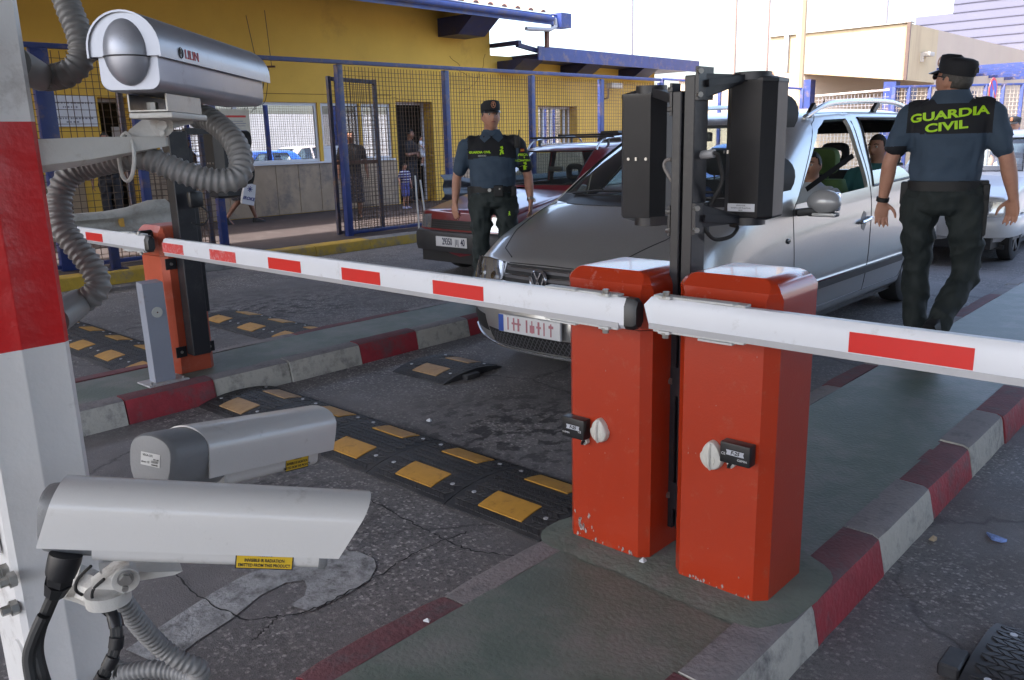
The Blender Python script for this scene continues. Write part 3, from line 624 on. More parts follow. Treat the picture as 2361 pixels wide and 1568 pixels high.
for i, yy in enumerate((33.2, 34.6, 36.2, 38, 40, 42.5)):
    z = 3.62; k = MB(); k.obox((x1, yy, z), (x1 + 5.5, yy, z), .08, .12); k.build('beam', BLUE, pg)
for yy in (34.6, 38): k = MB(); k.obox((x1 + 2.9, yy, 0), (x1 + 2.9, yy, 4.1), .1, .1, up=(1, 0, 0)); k.build('post', mat('blue_grey_post', (.16, .18, .32), .5), pg)
k = MB(); k.obox((x1 + 2.9, 33, 4.1), (x1 + 2.9, 44, 4.1), .08, .08); k.build('beam', mat('blue_grey_post'), pg)
ns = thing('traffic_sign', 'round blue no parking sign with red rim beyond the officer', 'sign', (-6, 24, 0)); q = ay(2289, 208, 24.2)
m = MB(); m.tube([(q.x, q.y, 0), (q.x, q.y, q.z)], .03, 6); m.build('pole', GREYP, ns)
dv = Vector((.99, -.06, 0)).normalized(); m = MB(); m.disc(q, dv, .30, .01, 24, 0); m.disc(q + dv * .0105, dv, .24, .003, 24, 1); s_ = dv.cross(Vector((0, 0, 1))); m.obox(q + dv * .016 + s_ * .19 + Vector((0, 0, .19)), q + dv * .016 - s_ * .19 - Vector((0, 0, .19)), .05, .004, up=dv, m=0)
m.build('disc', [mat('sign_red', (.5, .03, .04), .4), mat('sign_blue', (.03, .07, .4), .4)], ns)
# ================================================================= barriers, signals, bumps
ORG = mat('orange_cabinet_paint', (.375, .032, .008), .30, 0, .06, 3, .06, 160, dirt=(.36, .085, .045), dscale=24, damt=.14, coat=.2)
ORGB = mat('orange_hood_paint', (.375, .032, .008), .26, 0, .06, 3, .06, 160, dirt=(.50, .28, .24), dscale=7, damt=.14, coat=.3)
ORGF = mat('faded_orange_paint', (.47, .085, .04), .38, 0, .12, 3, .06, 160, dirt=(.45, .17, .12), dscale=6, damt=.25)
CHIP = mat('chipped_primer', (.34, .27, .25), .8, 0, .25, 30)
BLK = mat('black_steel_paint', (.014, .014, .018), .38, 0, .25, 4, .03, 60, dirt=(.045, .042, .042), dscale=6, damt=.35)
BLKP = mat('black_plastic', (.014, .014, .016), .38, 0, .2, 10)
WARM = mat('arm_white_paint', (.66, .67, .71), .35, 0, .04, 2, 0, 10, dirt=(.45, .44, .44), dscale=12, damt=.12)
LIP = mat('arm_alu_lip', (.42, .42, .44), .4, .3, .05)
REDS = mat('red_reflective_sheet', (.62, .022, .018), .28, 0, .05, 6)
REDW = mat('worn_red_sheet', (.60, .05, .05), .4, 0, .1, 8, dirt=(.62, .42, .42), dscale=45, damt=.42)
ZINC = mat('zinc_bolt', (.35, .34, .32), .35, .8, .2, 20)
WPL = mat('old_white_plastic', (.56, .54, .49), .5, 0, .08, 8, dirt=(.35, .30, .24), dscale=18, damt=.2)
def cabinet(t, x0, x1, y0, y1, zt, cham, body=ORG, hood=ORGB, hs=None, zb=K + .001):
    def ring(z, ix=0, iy=0, ch=cham):
        a, b, c, d = x0 + ix, x1 - ix, y0 + iy, y1 - iy; ch = max(.002, ch)
        return [Vector(p) for p in ((a + ch, c, z), (b - ch, c, z), (b, c + ch, z), (b, d - ch, z), (b - ch, d, z), (a + ch, d, z), (a, d - ch, z), (a, c + ch, z))]
    hs = hs or zt - .19
    m = MB(); m.loft([ring(z, .002, .002) for z in np.linspace(zb, hs - .003, 6)], smooth=False); m.build('cabinet_body', body, t)
    m = MB(); r = .062; bv = .04; rs = [ring(hs), ring(zt - r - .02)]
    for z in sorted({zt - r + r * math.sin(PI / 2 * k / 10) for k in range(11)} | {zt - bv}):
        q = max(0, (z - (zt - r)) / r); ix = r * (1 - math.sqrt(max(0, 1 - q * q))); e = max(0, (z - (zt - bv)) / bv)
        rs.append(ring(z, ix, .032 * e, cham * (1 - .8 * q)))
    m.loft(rs, smooth=True); m.build('hood', hood, t, 28)
def arm(t, x0, sgn, L, y0, zc, stripes, worn=(), cap=True):
    """octagonal white boom along X from x0; front face at y0"""
    h, dp = .049, .05
    prof = [(0, -.036), (0, .024), (-.013, h), (-dp + .013, h), (-dp, h - .02), (-dp, -h + .02), (-dp + .013, -h), (-.011, -h)]
    # right vector of frame(x dir): x cross z = -y for +x ; choose sign so that 0 is the camera side
    m = MB(); k = 12; rings = []
    for i in range(k + 1):
        x = x0 + sgn * L * i / k
        tp = 1.
        rings.append([Vector((x, y0 - p[0], zc + p[1] * tp)) for p in prof])
    if not cap: rings[0] = [Vector((x0 + sgn * (.018 if abs(p[1]) > .03 else 0), y0 - p[0], zc + p[1])) for p in prof]
    rings.append([Vector((x0 + sgn * (L + .03), y0 - p[0] * .8 + .006, zc + p[1] * .86)) for p in prof])
    m.loft(rings, 0, smooth=False); b = m.build('boom', WARM, t, 30)
    q = MB(); xa, xb = sorted((x0 + sgn * .02, x0 + sgn * L)); q.box((xa, y0 - .0035, zc - .047), (xb, y0 + .012, zc - .030)); q.build('edge_profile', LIP, b)
    for i, (a, c) in enumerate(stripes):
        xa, xb = sorted((x0 + sgn * a, x0 + sgn * c)); s_ = MB(); s_.box((xa, y0 - .0015, zc - .0275), (xb, y0 + .004, zc + .0255)); s_.build('red_stripe', REDW if i in worn else REDS, b)
    if cap:
        e = MB(); e.loft([[Vector((x0 + sgn * (.001 - d_), y0 - p[0] * s_ - (1 - s_) * -.025 * 1, zc + p[1] * s_)) for p in prof] for d_, s_ in ((0, 1.03), (.03, 1.0), (.042, .8))], smooth=False); e.build('end_cap', BLKP, b)
    for sz in (1, -1):
        z = zc + sz * (h + .004); pl = MB()
        xa, xb = sorted((x0 + sgn * .03, x0 + sgn * .33)); pl.box((xa, y0 + .006, z - .003), (xb, y0 + .042, z + .004), .001, 1)
        xa, xb = sorted((x0 + sgn * .19, x0 + sgn * .30)); pl.box((xa, y0 - .006, z + .004 * sz - .003), (xb, y0 + .03, z + .004 * sz + .003), .001, 1)
        xa, xb = sorted((x0 + sgn * .055, x0 + sgn * .095)); pl.box((xa, y0 - .008, z - .004), (xb, y0 + .02, z + .005), .001, 1)
        pl.build('clamp_plate', mat('clamp_white', (.55, .55, .54), .45, 0, .08, 10, dirt=(.30, .20, .11), dscale=22, damt=.25), b)
        bo = MB(); bo.tube([(x0 + sgn * .075, y0 + .006, z), (x0 + sgn * .075, y0 + .006, z + sz * .018)], .011, 6); bo.tube([(x0 + sgn * .075, y0 + .006, z), (x0 + sgn * .075, y0 + .006, z + sz * .006)], .016, 12); bo.build('bolt', ZINC, b)
ST = [(.615, .885), (1.205, 1.465), (1.775, 2.045), (2.345, 2.605), (2.895, 3.14)]
def lockbox(t, px0, py0, px1, py1, yf, flip):
    a = ay(px0, py0, yf); b = ay(px1, py1, yf); x0, x1 = a.x, b.x; z1, z0 = a.z, b.z; w = x1 - x0
    m = MB(); m.box((x0, yf - .042, z0), (x1, yf - .001, z1), .004, 2); bx = m.build('lock_box', BLKP, t)
    q = MB(); zc = z0 + (z1 - z0) * .56; q.prism([(-w * .30, -.008), (-w * .27, 0), (-w * .30, .008), (w * .30, .008), (w * .27, 0), (w * .30, -.008)], (x0 + w * .52, yf - .0425, zc), (x0 + w * .52, yf - .0435, zc)); q.build('badge', mat('badge_silver', (.45, .46, .5), .35), bx)
    q = MB(); text_on(q, 'F-25', .016, (x0 + w * .52, yf - .0437, zc), (1, 0, 0), (0, 0, 1), 0, .0004, .0006, shear=.2)
    q.build('lettering', mat('ink_black', (.02, .02, .02), .6), bx)
    q = MB(); text_on(q, 'CLEMSA', .009, (x0 + w * (.76 if flip else .2), yf - .0425, z0 + .018), (1, 0, 0), (0, 0, 1), 0, .0004); text_on(q, 'CE', .012, (x0 + w * (.12 if flip else .82), yf - .0425, z0 + .03), (1, 0, 0), (0, 0, 1), 0, .0004)
    q.build('lettering', mat('print_white', (.6, .6, .6), .6), bx)['kind'] = 'stuff'
    k = MB(); xk = x0 + w * (.26 if flip else .85); k.tube([(xk, yf - .002, z0 - .012), (xk, yf - .02, z0 - .012)], .013, 6); k.tube([(xk, yf - .0, z0 - .002), (xk, yf - .03, z0 - .012), (xk + .002, yf - .034, z0 - .018)], .006, 6, m=1); k.build('key_barrel', [WPL, BLKP], bx)
def pear(t, cx, cy, hpx, yf):
    c = ay(cx, cy, yf); h = hpx; m = MB(); n = 28
    def out(s):
        r = []
        for i in range(n):
            a = 2 * PI * i / n; z = math.cos(a); x = math.sin(a) * (.84 if z < 0 else .84 - .30 * z); x *= 1 - .12 * math.exp(-((z - .25) / .2) ** 2)
            r.append((x * h / 2 * s, z * h / 2 * s))
        return r
    rings = [[Vector((c.x + p[0], yf - d_, c.z + p[1])) for p in out(s)] for d_, s in ((.001, 1), (.012, 1), (.022, .93), (.028, .72), (.030, .35))]
    m.loft(rings, 0, True); m.tube([(c.x, yf - .026, c.z + h * .42), (c.x, yf - .033, c.z + h * .2), (c.x, yf - .034, c.z - h * .3), (c.x, yf - .022, c.z - h * .46)], .005, 6)
    for s_ in (-1, 1): m.prism([(0, -.014), (.004, 0), (0, .012), (-.004, 0)], (c.x + s_ * h * .16, yf - .026, c.z - h * .1), (c.x + s_ * h * .16, yf - .031, c.z - h * .1))
    m.build('keyhole_cover', WPL, t)
def chips(t, x0, x1, y, n, z0, z1, sd, rm=.006):
    random.seed(sd); m = MB()
    for i in range(n):
        cx, cz = random.uniform(x0, x1), z0 + (z1 - z0) * random.random() ** 2; r = random.uniform(.0015, rm); k = 7; cz = z0 + (z1 - z0) * random.random()
        m.add([(cx + math.cos(2 * PI * j / k) * r * random.uniform(.25, 1.0), y - .0022, max(K + .012, cz + math.sin(2 * PI * j / k) * r * random.uniform(.4, 2.2))) for j in range(k)], [tuple(range(k))])
    o = m.build('paint_chip', CHIP, t, None); o['kind'] = 'stuff'
b1 = thing('barrier_gate', 'orange barrier left of the twin signal posts, white boom stretching left', 'barrier', (-1.64, 2.38, K), group='orange barrier gates on the islands')
cabinet(b1, -1.828, -1.478, 2.236, 2.545, 1.170, .030)
arm(b1, -1.477, -1, 3.12, 2.10, 1.061, ST, (3, 4))
lockbox(b1, 1312, 952, 1362, 1010, 2.240, False); pear(b1, 1387, 990, .088, 2.240)
b2 = thing('barrier_gate', 'biggest orange barrier, right of the signal posts, white boom cut off at right', 'barrier', (-1.2, 2.38, K), group='orange barrier gates on the islands')
cabinet(b2, -1.378, -1.036, 2.232, 2.535, 1.187, .036)
arm(b2, -1.404, 1, 3.1, 2.10, 1.076, [(.624, .914), (1.2, 1.48), (1.77, 2.05), (2.34, 2.62)], cap=False)
lockbox(b2, 1676, 1008, 1742, 1072, 2.234, True); pear(b2, 1646, 1047, .096, 2.234)
chips(b1, -1.79, -1.69, 2.2385, 16, .19, .26, 3, .009); chips(b1, -1.79, -1.52, 2.2385, 12, .163, .18, 6, .007); chips(b2, -1.34, -1.08, 2.2345, 14, .162, .175, 5, .007); chips(b2, -1.34, -1.08, 2.2345, 9, .2, 1.0, 8, .0028); chips(b1, -1.78, -1.52, 2.2385, 8, .2, 1.0, 9, .0028)
b3 = thing('barrier_gate', 'faded orange barrier behind the grey bollard, boom pointing far left', 'barrier', (-5.38, 2.5, K), group='orange barrier gates on the islands')
cabinet(b3, -5.545, -5.205, 2.36, 2.64, 1.12, .035, ORGF, ORGF)
arm(b3, -5.03, -1, 3.12, 2.18, 1.042, ST)
# pivot housings
for t, x, y in ((b1, -1.62, 2.2), (b2, -1.24, 2.2), (b3, -5.33, 2.3)):
    m = MB(); m.tube([(x, y - .055, 1.062), (x, y + .06, 1.062)], .035, 12); m.build('pivot_shaft', BLKP, t)
# ---- twin signal posts with their heads
def octo_head(t, c, yaw, w, d, h, lens=True, label=None):
    """signal head; back (towards -y local) is faceted, visors on +y"""
    R = Matrix.Translation(c) @ Matrix.Rotation(yaw, 4, 'Z')
    prof = [(-w / 2, d * .5), (w / 2, d * .5), (w / 2, -d * .15), (w * .30, -d * .5), (-w * .30, -d * .5), (-w / 2, -d * .15)]
    m = MB(); rs = []
    for z, s in ((-h / 2 - .012, .55), (-h / 2, .97), (-h / 2 + .006, 1), (h / 2 - .012, 1), (h / 2 - .006, 1.025), (h / 2 + .004, 1.02), (h / 2 + .02, .35)):
        rs.append([R @ Vector((p[0] * s, p[1] * s, z)) for p in prof])
    m.loft(rs, smooth=False); hd = m.build('signal_head', BLKP, t, 20)
    for zc in (h * .24, -h * .24):
        v = MB(); n = 14; r = w * .475
        ro_, ri = [], []
        rings = []
        for yy, rr, cut in ((d * .5 - .002, r, 0), (d * .5 + .06, r * .99, 0), (d * .5 + .145, r * .97, 1)):
            ring = []
            for i in range(n + 1):
                a = -PI * .15 + PI * 1.3 * i / n; e = .05 * cut * (1 - math.sin(a)) * .5
                ring.append(R @ Vector((math.cos(a) * rr, yy - e, zc + math.sin(a) * rr)))
            for i in range(n, -1, -1):
                a = -PI * .15 + PI * 1.3 * i / n; e = .05 * cut * (1 - math.sin(a)) * .5
                ring.append(R @ Vector((math.cos(a) * (rr - .004), yy - e, zc + math.sin(a) * (rr - .004))))
            rings.append(ring)
        v.loft(rings); v.build('visor', mat('matt_black_plastic', (.011, .011, .012), .75, 0, .15, 8), hd)
        l_ = MB(); q = R @ Vector((0, d * .5, zc)); l_.disc(q, R.to_3x3() @ Vector((0, 1, 0)), r * .92, .008, 20); l_.build('lens', mat('signal_lens_red' if zc > 0 else 'signal_lens_green', (.25, .02, .02) if zc > 0 else (.02, .16, .10), .15), hd)
    for dx in (-.028, 0, .028) if label else (-.035, 0, .045):
        s_ = MB(); q = R @ Vector((-w * .395 + dx * .5 if label else dx * .9 - .0, -d * .33 if label else -d * .5 - .001, -.005)); nn_ = (R.to_3x3() @ (Vector((-.86, -.5, 0)) if label else Vector((0, -1, 0)))).normalized()
        s_.disc(q - nn_ * .001, nn_, .0058, .004, 8) if dx else s_.cbox(q, (.008, .006, .012)); s_.build('rivet', ZINC, hd)
    if label:
        s_ = MB(); q = R @ Vector((-.005, -d * .5 - .0012, -h / 2 + .035)); rx = R.to_3x3() @ Vector((1, 0, 0)); s_.obox(q - rx * .048, q + rx * .048, .001, .026, m=0)
        for k, (tx, sz, zz) in enumerate((('SM-RV420L', .007, .007), ('Semaforo LED Rojo/Verde', .0065, -.001), ('SIMEC', .006, -.009))): text_on(s_, tx, sz, q + Vector((0, 0, zz)) + R.to_3x3() @ Vector((0, -.0008, 0)), rx, (0, 0, 1), 1, .0002)
        s_.build('sticker', [mat('paper_white'), mat('ink_black')], hd)
    return hd
sp = thing('traffic_signal', 'twin black signal posts between the two near orange barriers, two signal heads', 'traffic signal', (-1.44, 2.42, K), group='black traffic signals beside barriers')
YP = 2.38
xa, xb, xc, xd = ay(1543, 600, YP).x, ay(1563, 600, YP).x, ay(1569, 600, YP).x, ay(1593, 600, YP).x
m = MB(); m.box((xa, YP, .235), (xb, YP + .05, 1.735), .003, 1); m.build('post', BLK, sp)
m = MB(); m.box((xc, YP, .235), (xd, YP + .085, 1.78), .003, 1); m.build('post', BLK, sp)
m = MB(); m.box((xb, YP + .02, .3), (xc, YP + .03, 1.6)); m.build('web_plate', BLK, sp)
for zz in (.78, .36):
    m = MB(); m.box((-1.492, YP - .02, zz - .05), (-1.484, YP + .06, zz + .05)); m.box((-1.484, YP - .001, zz - .05), (xb + .03, YP + .004, zz + .05)); m.build('clamp', BLK, sp); q = MB(); q.tube([(-1.484, YP + .0, zz), (-1.474, YP - .005, zz)], .012, 6); q.build('bolt', ZINC, sp)
hR = Vector((-1.352, 2.66, 1.545)); hL = Vector((-1.735, 2.60, 1.525))
octo_head(sp, hR, 0.06, .172, .13, .445, label=True)
octo_head(sp, hL, .05, .185, .14, .43)
for zz, sg, ln in ((1.755, 1, .03), (1.335, -1, .0)):     # right-hand brackets
    m = MB(); m.box((xd, YP + .0, zz - .05), (xd + .012, YP + .09, zz + .05)); a = Vector((xd + .01, YP + .045, zz)); b = Vector((hR.x, hR.y - .02, hR.z + sg * .234))
    mid = a.lerp(b, .5); mid.z = b.z - sg * .005; m.obox(a, b, .03, .022); m.add([a + Vector((0, .003, sg * .03)), a + Vector((0, .003, -sg * .045)), b + Vector((0, .003, -sg * .008)), b + Vector((0, .003, sg * .006)), a + Vector((0, -.008, sg * .03)), a + Vector((0, -.008, -sg * .045)), b + Vector((0, -.008, -sg * .008)), b + Vector((0, -.008, sg * .006))], [(0, 1, 2, 3), (4, 7, 6, 5), (0, 4, 5, 1), (1, 5, 6, 2), (2, 6, 7, 3), (3, 7, 4, 0)])
    m.tube([b + Vector((0, 0, -.012)), b + Vector((0, 0, .014))], .06, 20); m.build('bracket', BLK, sp)
    for q_ in (-.035, .035): k = MB(); k.tube([(xd + .004, YP + .01, zz + q_), (xd + .022, YP - .004, zz + q_)], .009, 8); k.build('bolt', ZINC, sp)
for zz, sg in ((1.71, 1), (1.325, -1)):
    a = Vector((xa + .005, YP + .03, zz)); b = Vector((hL.x + .03, hL.y - .02, hL.z + sg * .228)); m = MB(); m.obox(a, b, .03, .03); m.box((xa - .01, YP + .0, zz - .05), (xa - .001, YP + .05, zz + .05)); m.tube([b + Vector((0, 0, -.012)), b + Vector((0, 0, .016))], .055, 18); m.build('bracket', BLK, sp)
    for q_ in (-.03, .03): k = MB(); k.tube([(xa - .002, YP + .004, zz + q_), (xa - .016, YP - .002, zz + q_)], .008, 8); k.build('bolt', ZINC, sp)
CABL = mat('black_cable', (.02, .02, .02), .6)
k = MB(); k.tube(spline([(xd, YP + .05, 1.535), (xd + .05, YP + .05, 1.54), ay(1658, 372, 2.45), ay(1665, 415, 2.47), ay(1650, 450, 2.47), ay(1632, 482, 2.47)], 8), .007, 8); k.build('cable', CABL, sp)
k = MB(); k.tube([(xd - .001, YP + .05, 1.535), (xd + .045, YP + .05, 1.54)], .014, 10); k.build('cable_gland', mat('grey_pvc'), sp)
k = MB(); k.tube(spline([hR + Vector((-.05, -.04, -.25)), ay(1700, 525, 2.6), ay(1685, 545, 2.55), ay(1650, 552, 2.5), ay(1630, 535, 2.45), ay(1622, 505, 2.45)], 8), .0065, 8); k.build('cable', CABL, sp)
k = MB(); k.tube(spline([ay(1548, 368, 2.40), ay(1536, 370, 2.41), ay(1532, 385, 2.41), ay(1545, 410, 2.41), ay(1552, 420, 2.42)], 8), .006, 8); k.build('cable', mat('grey_cable', (.22, .20, .19), .6), sp)
# far signal beside the faded barrier
s3 = thing('traffic_signal', 'black signal post with its dark head bolted onto the faded orange barrier', 'traffic signal', (-5.12, 2.48, K), group='black traffic signals beside barriers')
m = MB(); m.box((-5.195, 2.44, .28), (-5.10, 2.56, 1.70), .004, 1); m.build('post', BLK, s3)
m = MB(); m.box((-5.19, 2.565, .55), (-5.13, 2.60, 1.60), .004, 1); m.build('post', BLK, s3)
for zz in (.88, .30):
    for yy in (2.405, 2.60): m = MB(); m.box((-5.204, yy - .035, zz - .035), (-5.196, yy + .035, zz + .035)); m.build('clamp', BLK, s3); q = MB(); q.tube([(-5.196, yy, zz), (-5.188, yy, zz)], .010, 6); q.build('bolt', ZINC, s3)
octo_head(s3, Vector((-5.28, 2.86, 1.50)), 0, .2, .14, .45)
m = MB(); m.box((-5.2, 2.60, 1.68), (-5.24, 2.86, 1.72)); m.build('bracket', BLK, s3)
m = MB(); c_ = ax(450, 460, -5.0); m.cbox(c_, (.05, .09, .10), .02); m.build('junction_box', BLKP, s3)
m = MB(); m.tube(spline([c_ + Vector((0, .03, -.04)), c_ + Vector((0, .08, -.1)), c_ + Vector((0, .03, -.16)), c_ + Vector((0, -.04, -.14))], 6), .005, 6); m.build('cable', CABL, s3)
# grey bollard
bo = thing('bollard', 'square grey steel bollard with round white reflector on the green island', 'bollard', (-5.12, 2.23, K))
GRB = mat('blue_grey_paint', (.27, .285, .335), .45, 0, .05, 3, .05, 60, dirt=(.20, .15, .11), dscale=9, damt=.14)
m = MB(); sh = -.02
m.add([(-5.17, 2.165, K), (-5.085, 2.165, K), (-5.085, 2.295, K), (-5.17, 2.295, K), (-5.17 + sh, 2.165, .80), (-5.085 + sh, 2.165, .79), (-5.085 + sh, 2.295, .79), (-5.17 + sh, 2.295, .80)], [(0, 1, 2, 3), (4, 7, 6, 5), (0, 4, 5, 1), (1, 5, 6, 2), (2, 6, 7, 3), (3, 7, 4, 0)]); m.build('shaft', GRB, bo)
m = MB(); m.box((-5.21, 2.10, K + .004), (-5.03, 2.36, K + .016), .003, 1); m.build('base_plate', mat('pale_base_plate', (.36, .36, .37), .6, 0, .1, 6, dirt=(.25, .15, .08), dscale=12, damt=.4), bo)
m = MB(); q = ax(362, 720, -5.097); m.disc(q, (1, 0, .02), .033, .006, 24); m.disc(q + Vector((.006, 0, 0)), (1, 0, .02), .005, .003, 8, 1); m.build('reflector', [mat('reflector_white', (.52, .52, .48), .35), mat('rust_steel')], bo)
for yy in (2.125, 2.335): m = MB(); m.tube([(-5.06, yy, K + .016), (-5.06, yy, K + .03)], .009, 6); m.build('bolt', ZINC, bo)
# ---- rubber speed bumps
RUB = mat('black_rubber', (.021, .021, .024), .55, 0, .3, 3, dirt=(.065, .062, .062), dscale=2.2, damt=.5)
RUBT = mat('black_rubber_tread', (.026, .026, .029), .5, 0, .3, 4, dirt=(.055, .052, .052), dscale=3, damt=.5)
YPAT = mat('amber_reflective_patch', (.46, .235, .035), .45, 0, .12, 14, dirt=(.20, .09, .02), dscale=20, damt=.25, streak=False)
YPAF = mat('worn_amber_patch', (.38, .235, .11), .5, 0, .15, 14, dirt=(.25, .13, .06), dscale=20, damt=.35)
BOLT = mat('galvanised_head', (.5, .5, .52), .35, .3, .1)
BH = .043
def bump_h(t): return .006 + BH * max(0, 1 - abs(2 * t - 1) ** 2.3)
def bump_segment(parent, x0, x1, y0, y1, worn=False, tread=True, bend=0.):
    x0 += .003; x1 -= .003
    def P(x, t, dz=0): return Vector((x, y0 + (y1 - y0) * t, .001 + bump_h(t) + dz + bend * (x - x0)))
    m = MB(); n = 18; ts = [i / n for i in range(n + 1)]
    top0 = [P(x0, t) for t in ts]; top1 = [P(x1, t) for t in ts]; b0 = [Vector((x0, p.y, .001)) for p in top0]; b1 = [Vector((x1, p.y, .001)) for p in top1]
    m.loft([b0, top0, top1, b1, b0], closed=False, cap=False, smooth=False)
    for q in (top0, top1): pass
    m.add([b0[0], top0[0], top1[0], b1[0]], [(0, 1, 2, 3)]); m.add([b0[-1], top0[-1], top1[-1], b1[-1]], [(0, 1, 2, 3)])
    seg = m.build('rubber_segment', RUB, parent, 25)
    L, Wd = x1 - x0, y1 - y0
    pat = [(.28, .74, .10, .34), (.28, .74, .66, .88)]
    if tread:
        k = MB(); nx, ny = max(4, int(L / .030)), 16
        for i in range(nx):
            for j in range(ny):
                u0, u1 = (i + .08) / nx, (i + .86) / nx; v0, v1 = .03 + .94 * (j + .1) / ny, .03 + .94 * (j + .84) / ny; sk = (.42 / nx) * (1 if j % 2 else -1)
                uc, vc = (u0 + u1) / 2, (v0 + v1) / 2
                if any(a - .02 < uc < b + .02 and c - .02 < vc < d_ + .02 for a, b, c, d_ in pat): continue
                q = [P(x0 + L * (u0 - sk), v0), P(x0 + L * (u1 - sk), v0), P(x0 + L * (u1 + sk), v1), P(x0 + L * (u0 + sk), v1)]
                if q[0].x < x0 or q[3].x < x0 or q[1].x > x1 or q[2].x > x1: continue
                k.add([p + Vector((0, 0, .0002)) for p in q] + [p + Vector((0, 0, .0045)) for p in q], [(4, 5, 6, 7), (0, 1, 5, 4), (1, 2, 6, 5), (2, 3, 7, 6), (3, 0, 4, 7)])
        o = k.build('tread_block', RUBT, seg, None); o['kind'] = 'stuff'
    for (a, b, c, d_) in pat:
        k = MB(); g_ = [[P(x0 + L * (a + (b - a) * i), c + (d_ - c) * j / 4, .0055) for j in range(5)] for i in (0, 1)]
        k.loft(g_, closed=False, cap=False, smooth=True); q = [[v - Vector((0, 0, .005)) for v in r] for r in g_]; k.loft([g_[0], q[0]], closed=False, cap=False); k.loft([g_[1], q[1]], closed=False, cap=False)
        k.add([g_[0][0], g_[1][0], q[1][0], q[0][0]], [(0, 1, 2, 3)]); k.add([g_[0][-1], g_[1][-1], q[1][-1], q[0][-1]], [(0, 1, 2, 3)])
        k.build('amber_patch', YPAF if worn else YPAT, seg)
    for (u, v) in ((.12, .22), (.88, .22), (.12, .8), (.88, .8)):
        k = MB(); p = P(x0 + L * u, v, .003); k.tube([p, p + Vector((0, 0, .004))], .011, 8); k.build('bolt', BOLT, seg)
GB = 'black rubber speed bumps with amber patches'
sb = thing('speed_bump', 'row of black rubber bump segments crossing the near lane beside the cabinet', 'speed bump', (-3.5, 2.6, 0), group=GB)
bx = [-2.05, -2.62, -3.19, -3.76, -4.33, -4.90]
for i in range(5): bump_segment(sb, bx[i + 1], bx[i], 2.335, 2.885, i == 4)
m = MB(); m.loft([[Vector((-2.05 + .0 + d_, 2.335 + .55 * i / 12, .001 + bump_h(i / 12) * s)) for i in range(13)] + [Vector((-2.05 + d_, 2.335 + .55 * i / 12, .0005)) for i in range(12, -1, -1)] for d_, s in ((0, 1), (.10, .75), (.14, .1))]); m.build('end_piece', RUB, sb, 25)
s2 = thing('speed_bump', 'single loose bump segment lying before the silver van', 'speed bump', (-4.27, 3.9, 0), group=GB)
bump_segment(s2, -4.56, -4.02, 3.63, 4.20, True)
m = MB(); m.box((-4.02, 3.80, .001), (-3.97, 3.93, .035), .004, 1); m.build('connector', RUB, s2)
s3_ = thing('speed_bump', 'bump row in the far left lane partly hidden by the post', 'speed bump', (-8, 2.6, 0), group=GB)
for i in range(8): bump_segment(s3_, -5.76 - .57 * (i + 1), -5.76 - .57 * i, 2.36, 2.92)
s4 = thing('speed_bump', 'short two segment bump on asphalt right of the faded orange barrier', 'speed bump', (-6.8, 3.8, 0), group=GB)
for i in range(3): bump_segment(s4, -5.78 - .57 * (i + 1), -5.78 - .57 * i, 3.60, 4.16)
s5 = thing('speed_bump', 'bump corner with black end wedge at the bottom right edge', 'speed bump', (0, 2.6, 0), group=GB)
for i in range(4): bump_segment(s5, -.52 + .57 * i, -.52 + .57 * (i + 1), 2.35, 2.87, i == 0)
m = MB(); m.box((-.585, 2.46, .001), (-.525, 2.58, .045), .006, 1); m.build('end_wedge', RUB, s5)
# ================================================================= near post with its cameras
PW = mat('post_white_gloss', (.66, .645, .63), .42, 0, .05, 3, .25, 25, dirt=(.30, .27, .24), dscale=7, damt=.16)
PR = mat('post_red_gloss', (.52, .011, .012), .34, 0, .10, 4, .35, 25)
PX, PY0, PY1 = -1.35, .322, .453
zr1, zr0 = 1.642, 1.315
pt_ = thing('steel_post', 'square steel post painted white and red with hex bolts, nearest at left', 'post', (-1.42, .39, K))
def shaft(z0, z1, mm, tilt=0):
    m = MB(); n = 6
    pr = [(PX - .15, PY0 + .008), (PX - .142, PY0), (PX - .008, PY0), (PX, PY0 + .008), (PX, PY0 + .058), (PX + .0016, PY0 + .0605), (PX + .0016, PY0 + .0635), (PX, PY0 + .066), (PX, PY1 - .008), (PX - .008, PY1), (PX - .142, PY1), (PX - .15, PY1 - .008)]
    rs = []
    for i in range(n + 1):
        z = z0 + (z1 - z0) * i / n
        rs.append([Vector((x + .0012 * mnoise.noise(Vector((y * 40, z * 9, 1))), y, z + (tilt * (y - PY0) * (1 if i in (0, n) else 0)) * (0 if (i == 0 and z0 < .2) or (i == n and z1 > 2) else 1))) for x, y in pr])
    m.loft(rs, smooth=True); return m.build('shaft', mm, pt_, 40)
shaft(K, zr0, PW, -.0); shaft(zr0, zr1, PR); shaft(zr1, 4.98, PW)
m = MB(); m.box((PX - .14, PY0 - .02, 1.0), (PX - .03, PY0 - .001, 1.16), .006); m.build('weld_plate', PW, pt_)
for cx, cy in ((18, 1315), (36, 1333), (40, 1398), (14, 1320)):
    d = ray(cx, cy); q = CO + d * ((PY0 - .0) / d.y)
    b_ = MB(); b_.tube([(q.x, PY0 + .0, q.z), (q.x, PY0 - .022, q.z)], .0075, 6); b_.tube([(q.x, PY0, q.z), (q.x, PY0 - .010, q.z)], .012, 6); b_.build('bolt', ZINC, pt_)
d = ray(48, 1500); q = CO + d * (PY0 / d.y); m = MB(); m.disc(q, (0, -1, 0), .02, .004, 20); m.build('cap_disc', PW, pt_)
CAST = mat('cream_casting', (.56, .54, .50), .5, 0, .07, 8, .15, 120, dirt=(.26, .21, .15), dscale=22, damt=.22)
SILV = mat('silver_lacquer', (.35, .36, .40), .38, .5, .06, 6, .012, 200, dirt=(.20, .19, .18), dscale=40, damt=.10)
